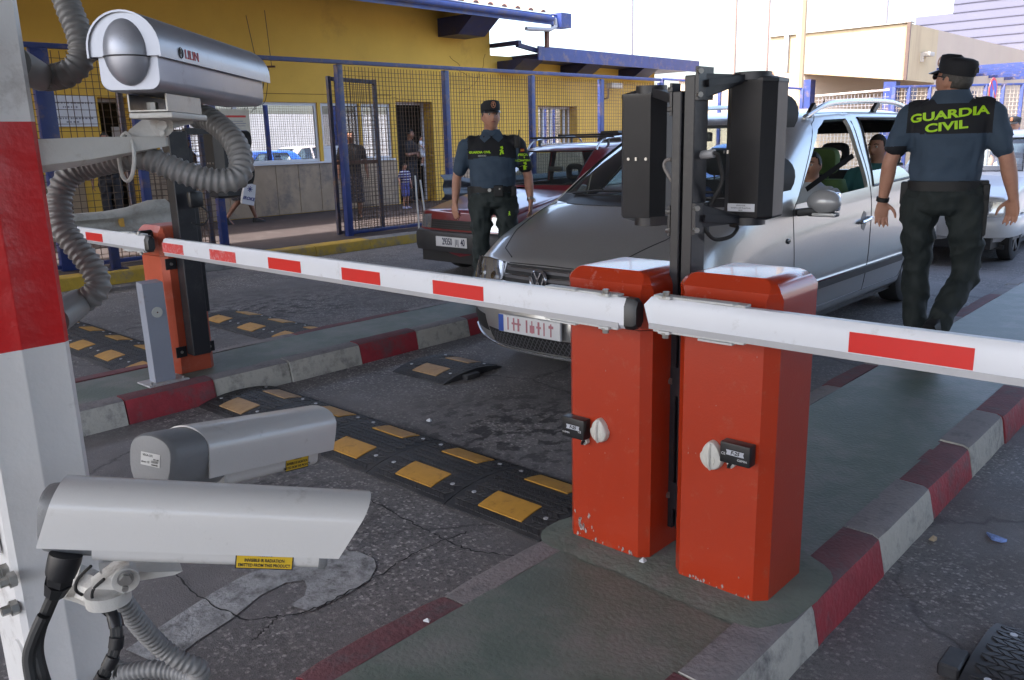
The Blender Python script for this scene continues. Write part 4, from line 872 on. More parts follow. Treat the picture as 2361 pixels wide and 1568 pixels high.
HOSE = mat('grey_conduit', (.205, .20, .195), .42, 0, .1, 12, .1, 60)
# ---- top camera (silver), seen from behind
def hull(A, B):
    r, f, u = frame(B - A); return A, r, f, u, (B - A).length
A, r, f, u, L = hull(ad(293, 114, 1.20), ad(556, 178, 1.66))
def loc(y, x, z): return A + f * y + r * x + u * z
tc = thing('security_camera', 'silver bullet camera on a cream arm at the top of the post', 'camera', tuple(A))
def arch(R, zlow, th=0, n=16, flat=.0):
    o = [(R, zlow)] + [(R * math.cos(PI * i / n), R * .98 * math.sin(PI * i / n)) for i in range(n + 1)] + [(-R, zlow)]
    if not th: return o
    q = [(R - th, zlow)] + [((R - th) * math.cos(PI * i / n), (R * .98 - th) * math.sin(PI * i / n)) for i in range(n + 1)] + [(-R + th, zlow)]
    return o + q[::-1]
Rr = .0535
m = MB(); a_ = arch(Rr, -.012, .0028); m.loft([[loc(y, x, z) for x, z in a_] for y in (-.012, L * .5, L + .012)]); 
m.loft([[loc(L + .012 + d_, x * s, z * s) for x, z in arch(Rr, -.012, .0028)] for d_, s in ((0, 1), (.004, .985))]); m.build('sunshield', SILV, tc, 50)
m = MB(); o_ = arch(Rr - .001, -.010); m.loft([[loc(y, x, z) for x, z in o_] for y in (-.008, .004)], smooth=False); m.build('rear_flange', SILV, tc, 40)
hb_, bw = .058, .045
def rbox(w, zt, zb, rc, n=5):
    o = [(w, zt)]
    o += [(w - rc + rc * math.cos(a), zb + rc - rc * math.sin(a)) for a in [PI / 2 * i / n for i in range(n + 1)]]
    o += [(-w + rc - rc * math.sin(a), zb + rc - rc * math.cos(a)) for a in [PI / 2 * i / n for i in range(n + 1)]]
    return o + [(-w, zt)]
m = MB(); bp_ = rbox(bw, .012, -hb_, .016); m.loft([[loc(y, x * s, z * s if z < 0 else z) for x, z in bp_] for y, s in ((-.001, .96), (.004, 1.), (L * .5, 1), (L * .97, 1), (L * .99, .95))]); m.build('housing', SILV, tc, 40)
m = MB(); Mx = Matrix((r, f, u)).transposed(); m.ball(loc(-.002, 0, -.004), .035, 24, 16, 0, Mx, (.93, .75, 1.33)); m.build('rear_dome', SILV, tc); m = MB(); m.tube([loc(-.003 - .0262 * math.sqrt(max(0, 1 - (x / .0325) ** 2)), x, -.0105) for x in np.linspace(-.0325, .0325, 17)], .0011, 5); m.build('dome_seam', mat('seam_dark', (.06, .06, .065), .6), tc)
lb_ = MB(); text_on(lb_, 'LILIN', .019, loc(.100, Rr + .0003, -.0005), f, u, 0, .0004, .0001, sx=1.25); lb_.build('lettering', mat('logo_red', (.45, .01, .03), .5), tc)
lb_ = MB(); text_on(lb_, 'S', .012, loc(.058, Rr + .0003, -.0), f, u, 0, .0004, .0012); lb_.tube([loc(.058 + .0075 * math.cos(a), Rr + .0006, .0075 * math.sin(a)) for a in [2 * PI * i / 16 for i in range(17)]], .0008, 4); lb_.build('logo', mat('ink_black'), tc)
for yy in (.13, .28): q = MB(); q.obox(loc(yy, bw + .001, .004), loc(yy + .035, bw + .001, .004), .006, .010, up=u); q.build('latch', mat('black_plastic'), tc)
# channel under the housing
m = MB(); cw, chh, ct = .030, .024, .0022; y0_, y1_ = .045, .175; z_ = -hb_
for seg in (((-cw, y0_, z_ - chh), (-cw + ct, y1_, z_ - .0005)), ((cw - ct, y0_, z_ - chh), (cw, y1_, z_ - .0005)), ((-cw, y0_, z_ - chh - ct), (cw, y1_, z_ - chh)),):
    MM = Matrix(((r.x, f.x, u.x, A.x), (r.y, f.y, u.y, A.y), (r.z, f.z, u.z, A.z), (0, 0, 0, 1))); m.box(seg[0], seg[1], M=MM)
m.build('mounting_channel', mat('brushed_steel', (.30, .29, .27), .4, .7, .15, 20, dirt=(.16, .14, .12), dscale=20, damt=.3), tc)
m = MB(); m.tube([loc(.07, -.004, z_ - chh), loc(.07, -.004, z_ - chh + .012)], .009, 8); m.build('bolt', ZINC, tc)
# yoke and arm
tip = ad(322, 338, 1.39); root = Vector((PX - .05, PY1 - .0, ad(100, 358, 1.44).z)); arm_dir = Vector((0, 1, 0))
ya = ad(372, 290, 1.345)
m = MB(); MM = Matrix(((r.x, f.x, u.x, A.x), (r.y, f.y, u.y, A.y), (r.z, f.z, u.z, A.z), (0, 0, 0, 1)))
zz = z_ - chh - ct
m.box((-.034, .05, zz - .010), (.034, .19, zz - .0005), .004, 2, M=MM); m.build('tilt_plate', CAST, tc, 40)
sdir = (CO - ya); sdir.z = 0; sdir.normalize()        # joint axis faces the camera side
px_ = Vector((0, 0, 1)).cross(sdir)                     # to the right in the picture
yk = MB(); bz = ad(300, 322, 1.38)
base_l, base_r = ad(292, 318, 1.385), ad(352, 318, 1.385)
for off in (.022, -.022):
    pr = [ad(292, 318, 1.37), ad(330, 318, 1.37), ad(362, 316, 1.37), ad(386, 305, 1.37), ad(388, 280, 1.37), ad(370, 270, 1.37), ad(355, 275, 1.37)]
    if off < 0: pr = [ad(290, 322, 1.40), ad(297, 300, 1.40), ad(335, 270, 1.40), ad(350, 268, 1.40), ad(365, 290, 1.40), ad(350, 318, 1.40)]
    yk.add([p + sdir * .003 for p in pr] + [p - sdir * .003 for p in pr], [tuple(range(len(pr))), tuple(range(len(pr), 2 * len(pr)))[::-1]] + [(i, (i + 1) % len(pr), len(pr) + (i + 1) % len(pr), len(pr) + i) for i in range(len(pr))])
fin = [ad(352, 272, 1.355), ad(385, 266, 1.36), ad(445, 278, 1.40), ad(444, 285, 1.40), ad(388, 299, 1.36)]
yk.add([p + sdir * .003 for p in fin] + [p - sdir * .003 for p in fin], [tuple(range(5)), tuple(range(5, 10))[::-1]] + [(i, (i + 1) % 5, 5 + (i + 1) % 5, 5 + i) for i in range(5)])
yk.disc(ad(373, 290, 1.352), sdir, .0175, .012, 24); yk.build('yoke', CAST, tc, 40)
q = MB(); c_ = ad(373, 289, 1.343); q.tube([c_, c_ + sdir * .006], .0085, 6); q.tube([ad(373, 306, 1.343), ad(373, 306, 1.343) + sdir * .005], .0042, 10); q.build('bolt', ZINC, tc)
am = MB()
def arm_ring(p, hw, hh, hl): return [p + Vector((a * hw, 0, b)) for a, b in ((1, hh), (1, -hl * .55), (.55, -hl), (-.55, -hl), (-1, -hl * .55), (-1, hh))]
am.loft([arm_ring(Vector((-1.40, PY1 - .002, root.z)), .030, .024, .026), arm_ring(Vector((-1.40, .53, root.z + .004)), .026, .022, .020), arm_ring(Vector((-1.40, .60, root.z + .008)), .022, .018, .010), arm_ring(Vector((-1.40, .655, root.z + .010)), .019, .016, .001), arm_ring(Vector((-1.40, .662, root.z + .010)), .014, .014, .0)], smooth=False)
am.build('arm', CAST, tc, 30)
m = MB(); m.tube([Vector((-1.40, .596, root.z - .006)) + Vector((.033 * math.cos(a) * .85, .004 * math.sin(a), .038 * math.sin(a))) for a in [2 * PI * i / 24 for i in range(25)]], .0032, 6); m.build('cable_tie', mat('white_tie', (.5, .49, .46), .5), tc)
# ---- corrugated conduits
def conduit(name, pts, rad, label, pitch=.0112, socket=None, group='grey corrugated conduits on the post'):
    p = resample(spline(pts, 14), pitch / 6); rs = [rad * (1.0, .99, .90, .855, .85, .90)[i % 6] for i in range(len(p))]
    m = MB(); m.tube(p, rs, 18); 
    t = thing(name, label, 'conduit', tuple(pts[-1]), group=group); m.build('hose', HOSE, t, 80)
    if socket:
        a, b = socket; s_ = MB(); s_.tube([a, a.lerp(b, .96), b, b], [rad * 1.09, rad * 1.09, rad * 1.05, rad * .8], 20); s_.build('socket', mat('grey_pvc_socket', (.23, .23, .225), .5, 0, .06, 9), t)
    return t
D = ad
conduit('conduit', [D(120, -120, 1.42), D(140, -40, 1.42), D(160, 22, 1.42), D(180, 70, 1.42), D(190, 115, 1.42), D(180, 150, 1.42), D(155, 170, 1.42), D(125, 178, 1.43), D(100, 180, 1.44)], .0225, 'ribbed grey conduit curving down into the post top at upper left', socket=(Vector((PX - .05, PY1 - .004, D(60, 176, 1.46).z)), D(93, 177, 1.44)))
conduit('conduit', [D(452, 268, 1.50), D(478, 272, 1.49), D(512, 296, 1.47), D(542, 330, 1.45), D(556, 370, 1.44), D(552, 402, 1.43), D(528, 416, 1.42), D(480, 414, 1.41), D(430, 400, 1.40), D(385, 382, 1.395), D(345, 366, 1.39), D(305, 362, 1.395), D(255, 372, 1.41), D(205, 384, 1.42), D(165, 402, 1.42), D(142, 435, 1.42), D(137, 480, 1.42), D(146, 525, 1.42), D(172, 565, 1.42), D(201, 600, 1.42), D(222, 635, 1.42), D(226, 662, 1.42), D(208, 685, 1.42), D(182, 696, 1.425)], .0215, 'long looped ribbed conduit from the silver camera to the red band of the post', socket=(Vector((PX - .05, PY1 - .004, D(150, 704, 1.44).z)), D(181, 697, 1.425)))
conduit('conduit', [D(275, 1372, 1.20), D(292, 1400, 1.22), D(330, 1450, 1.26), D(372, 1492, 1.29), D(412, 1520, 1.30), D(450, 1536, 1.31), D(464, 1551, 1.33), D(448, 1562, 1.36), D(400, 1548, 1.38), D(350, 1543, 1.385), D(310, 1548, 1.39), D(282, 1552, 1.395)], .0155, 'thin ribbed conduit looping below the front white camera', .0092, socket=(Vector((PX - .04, PY1 - .004, D(255, 1560, 1.42).z)), D(283, 1552, 1.395)))
# ---- the two white number-plate cameras
SHW = mat('warm_white_lacquer', (.60, .585, .565), .30, 0, .03, 3, .05, 200, dirt=(.36, .34, .31), dscale=18, damt=.10, coat=.3)
CAPG = mat('grey_plastic_cap', (.175, .178, .182), .5, 0, .07, 10, .15, 200)
CAPL = mat('light_grey_cap', (.20, .205, .215), .5, 0, .06, 10, .1, 200)
YLB = mat('warning_yellow', (.62, .40, .015), .5, 0, .04)
def plate_camera(t, A, r, f, u, L, hs, R_, skew, rear, bodyh, side=1, cap_len=.0, cap_w=1.06, cap_e=.7):
    """sunshield with rounded top and deep skirts; housing below; side = +1 when the right flank is seen"""
    lo = lambda y, x, z: A + f * y + r * x + u * z
    prof = []
    n = 12
    zt = hs * .5
    outl = [(R_ * 1.06, -hs * .5), (R_ * 1.03, -hs * .1)] + [(R_ * math.cos(a) if True else 0, zt - R_ * .62 + R_ * .62 * math.sin(a)) for a in [PI * i / n for i in range(n + 1)]] + [(-R_ * 1.03, -hs * .1), (-R_ * 1.06, -hs * .5)]
    inn = [(x * .945, z - .003 if abs(x) < R_ * .9 else z) for x, z in outl]
    ring = outl + inn[::-1]
    m = MB(); m.loft([[lo(y + (skew[0] + (skew[1] - skew[0]) * y / L) * z, x, z) for x, z in ring] for y in (0, L * .33, L * .66, L)]); m.build('sunshield', SHW, t, 50)
    bw_, zb = R_ * .80, -hs * .5 - bodyh
    bp = rbox(bw_, hs * .22, zb, .014)
    m = MB(); m.loft([[lo(y, x, z) for x, z in bp] for y in (L * .14, L * .5, L * .885)]); m.build('housing', SHW, t, 40)
    m = MB(); m.loft([[lo(y, x * s, z * s) for x, z in bp] for y, s in ((L * .885, 1.03), (L * .905, 1.03), (L * .915, .97))]); m.build('front_ring', CAPG, t, 40)
    m = MB(); w_ = MB(); w_.disc(lo(L * .912, 0, -hs * .12), f, .024, .004, 20); w_.build('lens_window', mat('lens_black', (.01, .01, .012), .1), t)
    rp = rbox(bw_ * 1.06, hs * .34, zb - .002, .018)
    top = [(x, z) for x, z in rp]
    # rounded rear cap
    rp = [(bw_ * cap_w * math.copysign(abs(math.cos(a)) ** cap_e, math.cos(a)), (hs * (.36 if cap_e < .8 else .46) if math.sin(a) > 0 else -zb - .0) * math.copysign(abs(math.sin(a)) ** .75, math.sin(a))) for a in [2 * PI * i / 28 for i in range(28)]]
    m = MB(); m.loft([[lo(y, x * s, z * s) for x, z in rp] for y, s in ((L * .15, 1.0), (L * .05, 1.0), (-L * .02 - cap_len, .97), (-L * .045 - cap_len, .93), (-L * .058 - cap_len, .86), (-L * .062 - cap_len, .5), (-L * .062 - cap_len, .02))]); m.build('rear_cap', rear, t, 40)
    # warning label on the flank of the housing
    q = lo(L * .70, side * (bw_ + .0006), (-hs * .5 + zb) * .5); fw_ = f * side; up_ = u
    lb = MB(); hw, hh = L * .098, bodyh * .47
    def rect(a, b, m_, dz): 
        nr = fw_.cross(up_); lb.add([q + fw_ * (sx * a) + up_ * (sy * b) + nr * dz for sx, sy in ((-1, -1), (1, -1), (1, 1), (-1, 1))], [(0, 1, 2, 3)], m_)
    rect(hw, hh, 1, .0); rect(hw * .955, hh * .86, 0, .0003)
    nr = fw_.cross(up_)
    for tx, sz, zz in (('WARNING', .0062, hh * .72), ('INVISIBLE IR RADIATION', .0072, hh * .08), ('EMITTED FROM THIS PRODUCT', .0072, -hh * .52)): text_on(lb, tx, sz * hh / .0135, q + up_ * zz + nr * .0006, fw_, up_, 1, .0002, .0001, .76)
    lb.build('warning_label', [YLB, mat('ink_black')], t)
    return lo
A1, B1 = ad(128, 1166, 1.085), ad(818, 1197, 1.17)
A, r, f, u, L = hull(A1, B1)
u = (Vector((0, 0, 1)) - f * f.z).normalized(); r = f.cross(u)
fc = thing('security_camera', 'front white camera with long sunshield and yellow warning label, low on the post', 'camera', tuple(A1), group='white number plate cameras')
lo = plate_camera(fc, A, r, f, u, L, .077, .042, (.22, .48), CAPG, .025, 1, -.010)
# bracket
m = MB(); m.tube([D(165, 1340, 1.20), D(200, 1352, 1.21), D(245, 1372, 1.19)], [.026, .025, .024], 8); m.build('arm', CAST, fc)
zb_ = D(250, 1378, 1.17); m = MB(); m.tube([zb_ + Vector((0, 0, -.006)), zb_ + Vector((0, 0, .012))], [.030, .030], 20); 
sd = (CO - zb_); sd.z = 0; sd.normalize()
pr = [D(212, 1355, 1.14), D(285, 1358, 1.14), D(312, 1340, 1.14), D(316, 1318, 1.14), D(300, 1308, 1.14), D(270, 1312, 1.14)]
m.add([p + sd * .004 for p in pr] + [p - sd * .03 for p in pr], [tuple(range(6)), tuple(range(6, 12))[::-1]] + [(i, (i + 1) % 6, 6 + (i + 1) % 6, 6 + i) for i in range(6)]); m.disc(D(289, 1333, 1.135), sd, .0175, .008, 24); m.build('yoke', CAST, fc, 40)
pr = [D(230, 1318, 1.16), D(420, 1313, 1.19), D(400, 1322, 1.19), D(320, 1335, 1.17), D(260, 1332, 1.16)]
m = MB(); m.add([p + sd * .006 for p in pr] + [p - sd * .03 for p in pr], [tuple(range(5)), tuple(range(5, 10))[::-1]] + [(i, (i + 1) % 5, 5 + (i + 1) % 5, 5 + i) for i in range(5)]); m.build('tilt_plate', CAST, fc, 40)
q = MB(); c_ = D(289, 1334, 1.122); q.tube([c_, c_ + sd * .007], .0078, 6); q.tube([c_, c_ + sd * .002], .0105, 16); q.build('bolt', ZINC, fc); q = MB(); c_ = D(288, 1355, 1.122); q.tube([c_, c_ + sd * .006], .0042, 10); q.build('bolt', ZINC, fc)
# gland and cable, spiral wrapped lead
m = MB(); m.tube([D(152, 1278, 1.07), D(147, 1300, 1.07), D(140, 1322, 1.075)], [.020, .020, .0185], 16); m.tube([D(140, 1322, 1.075), D(136, 1340, 1.08)], .0165, 6); m.tube([D(136, 1340, 1.08), D(126, 1368, 1.09)], [.0175, .013], 8); m.build('cable_gland', BLKP, fc, 40)
m = MB(); m.tube(spline([D(128, 1362, 1.09), D(108, 1410, 1.10), D(92, 1450, 1.10), D(85, 1500, 1.10), D(98, 1560, 1.10), D(120, 1620, 1.12)], 8), .0085, 10); m.build('cable', CABL, fc)
m = MB(); m.tube(spline([D(100, 1420, 1.09), D(78, 1470, 1.09), D(66, 1520, 1.09), D(80, 1600, 1.09)], 8), .008, 10); m.build('cable', CABL, fc)
for k_, (dx, rr) in enumerate(((0, .0062), (9, .0055))):
    m = MB(); m.tube(spline([D(232 + dx, 1392, 1.17), D(252 + dx, 1410, 1.16), D(264 + dx, 1450, 1.15), D(260 + dx, 1500, 1.15), D(240 + dx, 1545, 1.15), D(215 + dx, 1590, 1.16)], 8), rr, 8); m.build('cable', CABL, fc)
sw = MB(); base = resample(spline([D(238, 1396, 1.17), D(258, 1412, 1.16), D(269, 1450, 1.15), D(265, 1500, 1.15), D(245, 1545, 1.15), D(220, 1590, 1.16)], 12), .002)
for i in range(len(base) - 9):
    if (i // 7) % 2 == 0 and i % 7 == 0: sw.tube(base[i:i + 9], .0098, 12)
o = sw.build('spiral_wrap', mat('black_plastic'), fc); o['kind'] = 'stuff'
for pts in ([D(210, 1305, 1.12), D(180, 1335, 1.13), D(175, 1360, 1.14), D(190, 1372, 1.15)], [D(240, 1335, 1.13), D(215, 1360, 1.14), D(215, 1385, 1.15), D(235, 1398, 1.16)]): m = MB(); m.tube(spline(pts, 6), .0022, 6); m.build('cable_tie', CABL, fc)
# rear white camera, pointing away to the right
A2, B2 = ad(428, 1036, 1.66), ad(724, 981, 2.0)
A, r, f, u, L = hull(A2, B2); u = (Vector((0, 0, 1)) - f * f.z).normalized(); r = f.cross(u)
rc = thing('security_camera', 'rear white camera with grey back cap turned towards the bumps', 'camera', tuple(A2), group='white number plate cameras')
A = A - f * .0
lo = plate_camera(rc, A, r, f, u, L, .095, .066, (.0, .2), CAPL, .032, 1, .062, 1.22, .95)
q = lo(-L * .0625 - .062, .004, -.006); lb = MB(); rr_ = r; nr = -f
lb.add([q + rr_ * (sx * .026) + u * (sy * .0125) + nr * .0008 for sx, sy in ((-1, -1), (1, -1), (1, 1), (-1, 1))], [(0, 1, 2, 3)], 0)
for tx, sz, dx, zz in (('VEGA-LSX', .0062, -.007, .007), ('PD1489', .0045, .016, .001), ('simec CE', .006, -.013, -.006), ('244W8282', .004, .012, -.0095)): text_on(lb, tx, sz, q + rr_ * dx + u * zz + nr * .001, rr_, u, 1, .0002)
for i in range(14): lb.add([q + rr_ * (.003 + i * .0014 + (.0007 if sx > 0 and i % 3 else 0.0004 if sx > 0 else 0)) + u * (-.0035 + sy * .0025) + nr * .0012 for sx, sy in ((-1, -1), (1, -1), (1, 1), (-1, 1))], [(0, 1, 2, 3)], 1)
lb.build('sticker', [mat('sticker_white', (.5, .5, .49), .6), mat('ink_black')], rc)
for sx in (-1, 1): m = MB(); c_ = lo(L * .02, sx * .036, -.018); m.tube([c_ - f * .012, c_ - f * .05], [.006, .0045], 10); m.build('screw', CAPG, rc)
m = MB(); m.tube([lo(L * .25, 0, -.08), lo(L * .2, -.02, -.12), Vector((PX - .03, PY1 - .003, lo(0, 0, -.12).z))], [.022, .024, .028], 10); m.build('arm', CAST, rc)
# ================================================================= cars
CHROME = mat('chrome', (.65, .65, .67), .12, 1, .03)
RUBB = mat('tyre_rubber', (.022, .022, .024), .8, 0, .2, 10)
SEAL = mat('black_seal', (.016, .016, .018), .45, 0, 0)
INT = mat('car_interior', (.035, .035, .038), .8, 0, .1)
SEATM = mat('seat_fabric', (.030, .030, .034), .85, 0, .15, 20)
HLAMP = mat('headlamp_reflector', (.36, .37, .39), .22, .5, .12, 20)
HGLASS = glass_mat('headlamp_glass', (.85, .87, .9), .10, .02)
CGLASS = glass_mat('car_glass', (.78, .84, .82), .02, .01)
SGLASS = glass_mat('side_glass', (.5, .6, .62), .07, .01)
def cr(p0, p1, p2, p3, t): return .5 * ((2 * p1) + (-p0 + p2) * t + (2 * p0 - 5 * p1 + 4 * p2 - p3) * t * t + (-p0 + 3 * p1 - 3 * p2 + p3) * t ** 3)
def dense(rows, k):
    """Catmull-Rom along the first index of an array [n, m, 3]"""
    a = np.array(rows, float); n = len(a); out = []
    for i in range(n - 1):
        p0 = a[i - 1] if i else 2 * a[0] - a[1]; p3 = a[i + 2] if i + 2 < n else 2 * a[-1] - a[-2]
        for j in range(k): out.append(cr(p0, a[i], a[i + 1], p3, j / k))
    out.append(a[-1]); return np.array(out)
def net(rows, ku=6, kv=6): return dense(dense(rows, ku).transpose(1, 0, 2), kv).transpose(1, 0, 2)
def add_grid(bm, g, flip=False, mirror=True):
    for s in ((1, -1) if mirror else (1,)):
        vs = [[bm.verts.new((p[0] * s, p[1], p[2])) for p in r] for r in g]
        for i in range(len(g) - 1):
            for j in range(len(g[0]) - 1):
                q = (vs[i][j], vs[i][j + 1], vs[i + 1][j + 1], vs[i + 1][j])
                if (s < 0) != flip: q = q[::-1]
                try: bm.faces.new(q)
                except ValueError: pass
def car_shell(st, yc, rear_bulge=.05):
    S0 = st[0]; bm = bmesh.new(); add_grid(bm, net(st))
    fr = []
    for k in range(5):
        row = []
        for c in range(5):
            if c == 0: row.append(S0[k]); continue
            if k == 4: row.append(S0[4 + c]); continue
            x = S0[k][0] * S0[4 + c][0] / S0[4][0]; u = x / S0[k][0]
            row.append((x, yc[k] + (S0[k][1] - yc[k]) * abs(u) ** 2.6, S0[k][2] + (S0[4 + c][2] - S0[4][2]) * (k / 4.) ** 2))
        fr.append(row)
    add_grid(bm, net(fr))
    S9 = st[-1]; re = []
    for c in range(5):
        t = c / 4; re.append([(p[0] * (1 - t), p[1] + rear_bulge * (1 - (1 - t) ** 2), p[2]) for p in S9])
    add_grid(bm, net(re, 3, 3))
    bmesh.ops.remove_doubles(bm, verts=bm.verts, dist=.0015); bmesh.ops.recalc_face_normals(bm, faces=bm.faces)
    return bm
class Car:
    def __init__(s, name, label, cat, loc, st, yc, paint, group=None, rotz=0, sharp=40):
        s.t = thing(name, label, cat, loc, rotz, group); s.paint = paint; s.bm = car_shell(st, yc); s.sharp = sharp
        s.bvh = BVHTree.FromBMesh(s.bm); s.bm.verts.ensure_lookup_table(); s.bm.faces.ensure_lookup_table(); s.bm.normal_update(); s.src = [[(v.co.copy(), v.normal.copy()) for v in f.verts] for f in s.bm.faces]
    def nrm(s, co):
        '''smooth normal of the uncut shell at the nearest place'''
        _, n_, i, _d = s.bvh.find_nearest(co)
        w_ = [1 / ((c - co).length_squared + 1e-7) for c, _ in s.src[i]]; return sum((n * k for (c, n), k in zip(s.src[i], w_)), Vector()).normalized()
    def shell_mesh(s, name, vs, fs, mats, thick):
        me = bpy.data.meshes.new(name); nv = len(vs); no = [s.nrm(v) for v in vs]
        V2 = list(vs); F2 = [tuple(f) for f in fs]; mi = [0] * len(fs)
        if thick:
            cnt = {}
            for f in fs:
                for a, b in zip(f, tuple(f[1:]) + (f[0],)): cnt[(a, b)] = 1
            V2 += [v - n * thick for v, n in zip(vs, no)]; F2 += [tuple(nv + i for i in f[::-1]) for f in fs]; mi += [len(mats) - 1] * len(fs)
            for a, b in list(cnt):
                if (b, a) not in cnt: F2.append((b, a, nv + a, nv + b)); mi.append(0)
        me.from_pydata(V2, [], F2)
        for m_ in mats: me.materials.append(m_)
        me.polygons.foreach_set('material_index', mi); me.polygons.foreach_set('use_smooth', [True] * len(F2))
        if thick:
            ln = []
            nf = len(fs)
            for p in me.polygons:
                for li in p.loop_indices:
                    vi = me.loops[li].vertex_index; ln.append(no[vi] if p.index < nf else (-no[vi - nv] if p.index < 2 * nf else p.normal.copy()))
            me.normals_split_custom_set(ln)
        else: me.normals_split_custom_set_from_vertices(no)
        o = bpy.data.objects.new(name, me); link(o); o.parent = s.t; return o
    def side(s, y, z, sg=1, off=0.):
        h = s.bvh.ray_cast(Vector((3 * sg, y, z)), Vector((-sg, 0, 0)))
        return (h[0] + h[1] * off) if h[0] else Vector((.7 * sg, y, z))
    def front(s, x, z, off=0.):
        h = s.bvh.ray_cast(Vector((x, -3, z)), Vector((0, 1, 0)))
        return (h[0] + h[1] * off) if h[0] else Vector((x, .3, z))
    def top(s, x, y, off=0.):
        h = s.bvh.ray_cast(Vector((x, y, 4)), Vector((0, 0, -1)))
        return (h[0] + h[1] * off) if h[0] else Vector((x, y, 1))
    def cut(s, poly, view, sg=1, take=True):
        """knife the outline (seen in 'side' y,z or 'front' x,z) into the shell; returns the enclosed faces"""
        ia, ib = ((1, 2) if view == 'side' else (0, 2)) if view != 'top' else (0, 1)
        lo = [min(p[i] for p in poly) - .12 for i in (0, 1)]; hi = [max(p[i] for p in poly) + .12 for i in (0, 1)]
        def ok(f):
            c = f.calc_center_median(); n = f.normal
            if not (lo[0] < c[ia] < hi[0] and lo[1] < c[ib] < hi[1]): return False
            if view == 'side': return c.x * sg > .2 and n.x * sg > .12
            if view == 'top': return n.z > .3
            if view == 'rear': return n.y > .2 and c.y > 2.7
            return n.y < -.12 and c.y < 2.6
        m = len(poly); area = sum(poly[i][0] * poly[(i + 1) % m][1] - poly[(i + 1) % m][0] * poly[i][1] for i in range(m))
        pl = poly if area > 0 else poly[::-1]
        for i in range(m):
            a, b = pl[i], pl[(i + 1) % m]; no = Vector((0, 0, 0)); no[ia] = b[1] - a[1]; no[ib] = -(b[0] - a[0]); co = Vector((0, 0, 0)); co[ia] = a[0]; co[ib] = a[1]
            fs = [f for f in s.bm.faces if ok(f)]; ge = list({*fs, *[e for f in fs for e in f.edges], *[v for f in fs for v in f.verts]})
            bmesh.ops.bisect_plane(s.bm, geom=ge, plane_co=co, plane_no=no.normalized(), dist=1e-5)
        def inside(c): return all((pl[(i + 1) % m][0] - pl[i][0]) * (c[ib] - pl[i][1]) - (pl[(i + 1) % m][1] - pl[i][1]) * (c[ia] - pl[i][0]) > -1e-6 for i in range(m))
        s.bm.normal_update()
        return [f for f in s.bm.faces if ok(f) and inside(f.calc_center_median())]
    def lift(s, faces, name, mats, off=0., thick=0., keep=False):
        """move faces into a part of their own"""
        vm = {}; vs = []; fs = []
        for f in faces:
            q = []
            for v in f.verts:
                if v not in vm: vm[v] = len(vs); vs.append(v.co + v.normal * off)
                q.append(vm[v])
            fs.append(q)
        if not keep: bmesh.ops.delete(s.bm, geom=faces, context='FACES')
        if not fs: return None
        return s.shell_mesh(name, vs, fs, mats, thick)
    def outline(s, poly, view, sg=1, r=.008, m=SEAL, name='window_seal', off=0., k=10, parent=None):
        pts = []
        n = len(poly)
        for i in range(n):
            a, b = poly[i], poly[(i + 1) % n]
            for j in range(k):
                u = a[0] + (b[0] - a[0]) * j / k; v = a[1] + (b[1] - a[1]) * j / k
                pts.append(s.side(u, v, sg, off) if view == 'side' else s.front(u, v, off))
        mb = MB(); mb.tube(pts + [pts[0]], r, 6, cap=False); o = mb.build(name, m, None, None); o.parent = parent or s.t; return o
    def patch(s, poly, view, name, m, sg=1, off=.004, depth=.012, step=.05, parent=None):
        """piece of trim that follows the shell"""
        b = bmesh.new(); ia, ib = ((1, 2) if view == 'side' else (0, 2)) if view != 'top' else (0, 1)
        vs = []
        for p in poly: c = Vector((0, 0, 0)); c[ia] = p[0]; c[ib] = p[1]; vs.append(b.verts.new(c))
        b.faces.new(vs)
        for i in (ia, ib):
            lo, hi = min(v.co[i] for v in b.verts), max(v.co[i] for v in b.verts); n = int((hi - lo) / step)
            for k in range(1, n + 1):
                co = Vector((0, 0, 0)); co[i] = lo + (hi - lo) * k / (n + 1); no = Vector((0, 0, 0)); no[i] = 1
                bmesh.ops.bisect_plane(b, geom=b.verts[:] + b.edges[:] + b.faces[:], plane_co=co, plane_no=no)
        pr = lambda c, o: s.side(c[1], c[2], sg, o) if view == 'side' else (s.front(c[0], c[2], o) if view == 'front' else s.top(c[0], c[1], o))
        b.verts.index_update(); flat = [v.co.copy() for v in b.verts]; fs = [[v.index for v in f.verts] for f in b.faces]
        bd = [(e.verts[0].index, e.verts[1].index) for e in b.edges if len(e.link_faces) == 1]; b.free()
        top = [pr(c, off) for c in flat]; bot = [pr(c, off - depth) for c in flat]; n = len(flat); mb = MB()
        mb.add(top + bot, fs, 0, True); mb.f += [(i, j, n + j, n + i) for i, j in bd]; mb.mi += [0] * len(bd); mb.sm += [False] * len(bd)
        o = mb.build(name, m, None, 40); o.parent = parent or s.t; return o
    def line(s, pts, view, name='panel_gap', m=SEAL, sg=1, r=.0035, k=8, off=0., parent=None):
        q = []
        for a, b in zip(pts[:-1], pts[1:]):
            for j in range(k): q.append((a[0] + (b[0] - a[0]) * j / k, a[1] + (b[1] - a[1]) * j / k))
        q.append(pts[-1]); P = [s.side(p[0], p[1], sg, off) if view == 'side' else s.front(p[0], p[1], off) if view == 'front' else s.top(p[0], p[1], off) for p in q]
        mb = MB(); mb.tube(P, r, 5); o = mb.build(name, m, None, None); o.parent = parent or s.t; return o
    def add(s, mb, name, m, sharp=35, parent=None): o = mb.build(name, m, None, sharp); o.parent = parent or s.t; return o
    def window(s, poly, view, name, sg=1, glass=SGLASS, seal=True, frac=None):
        f = s.cut(poly, view, sg)
        o = s.lift(f, name, [glass], -.007)
        if seal: s.outline(poly, view, sg, parent=o)
        return o
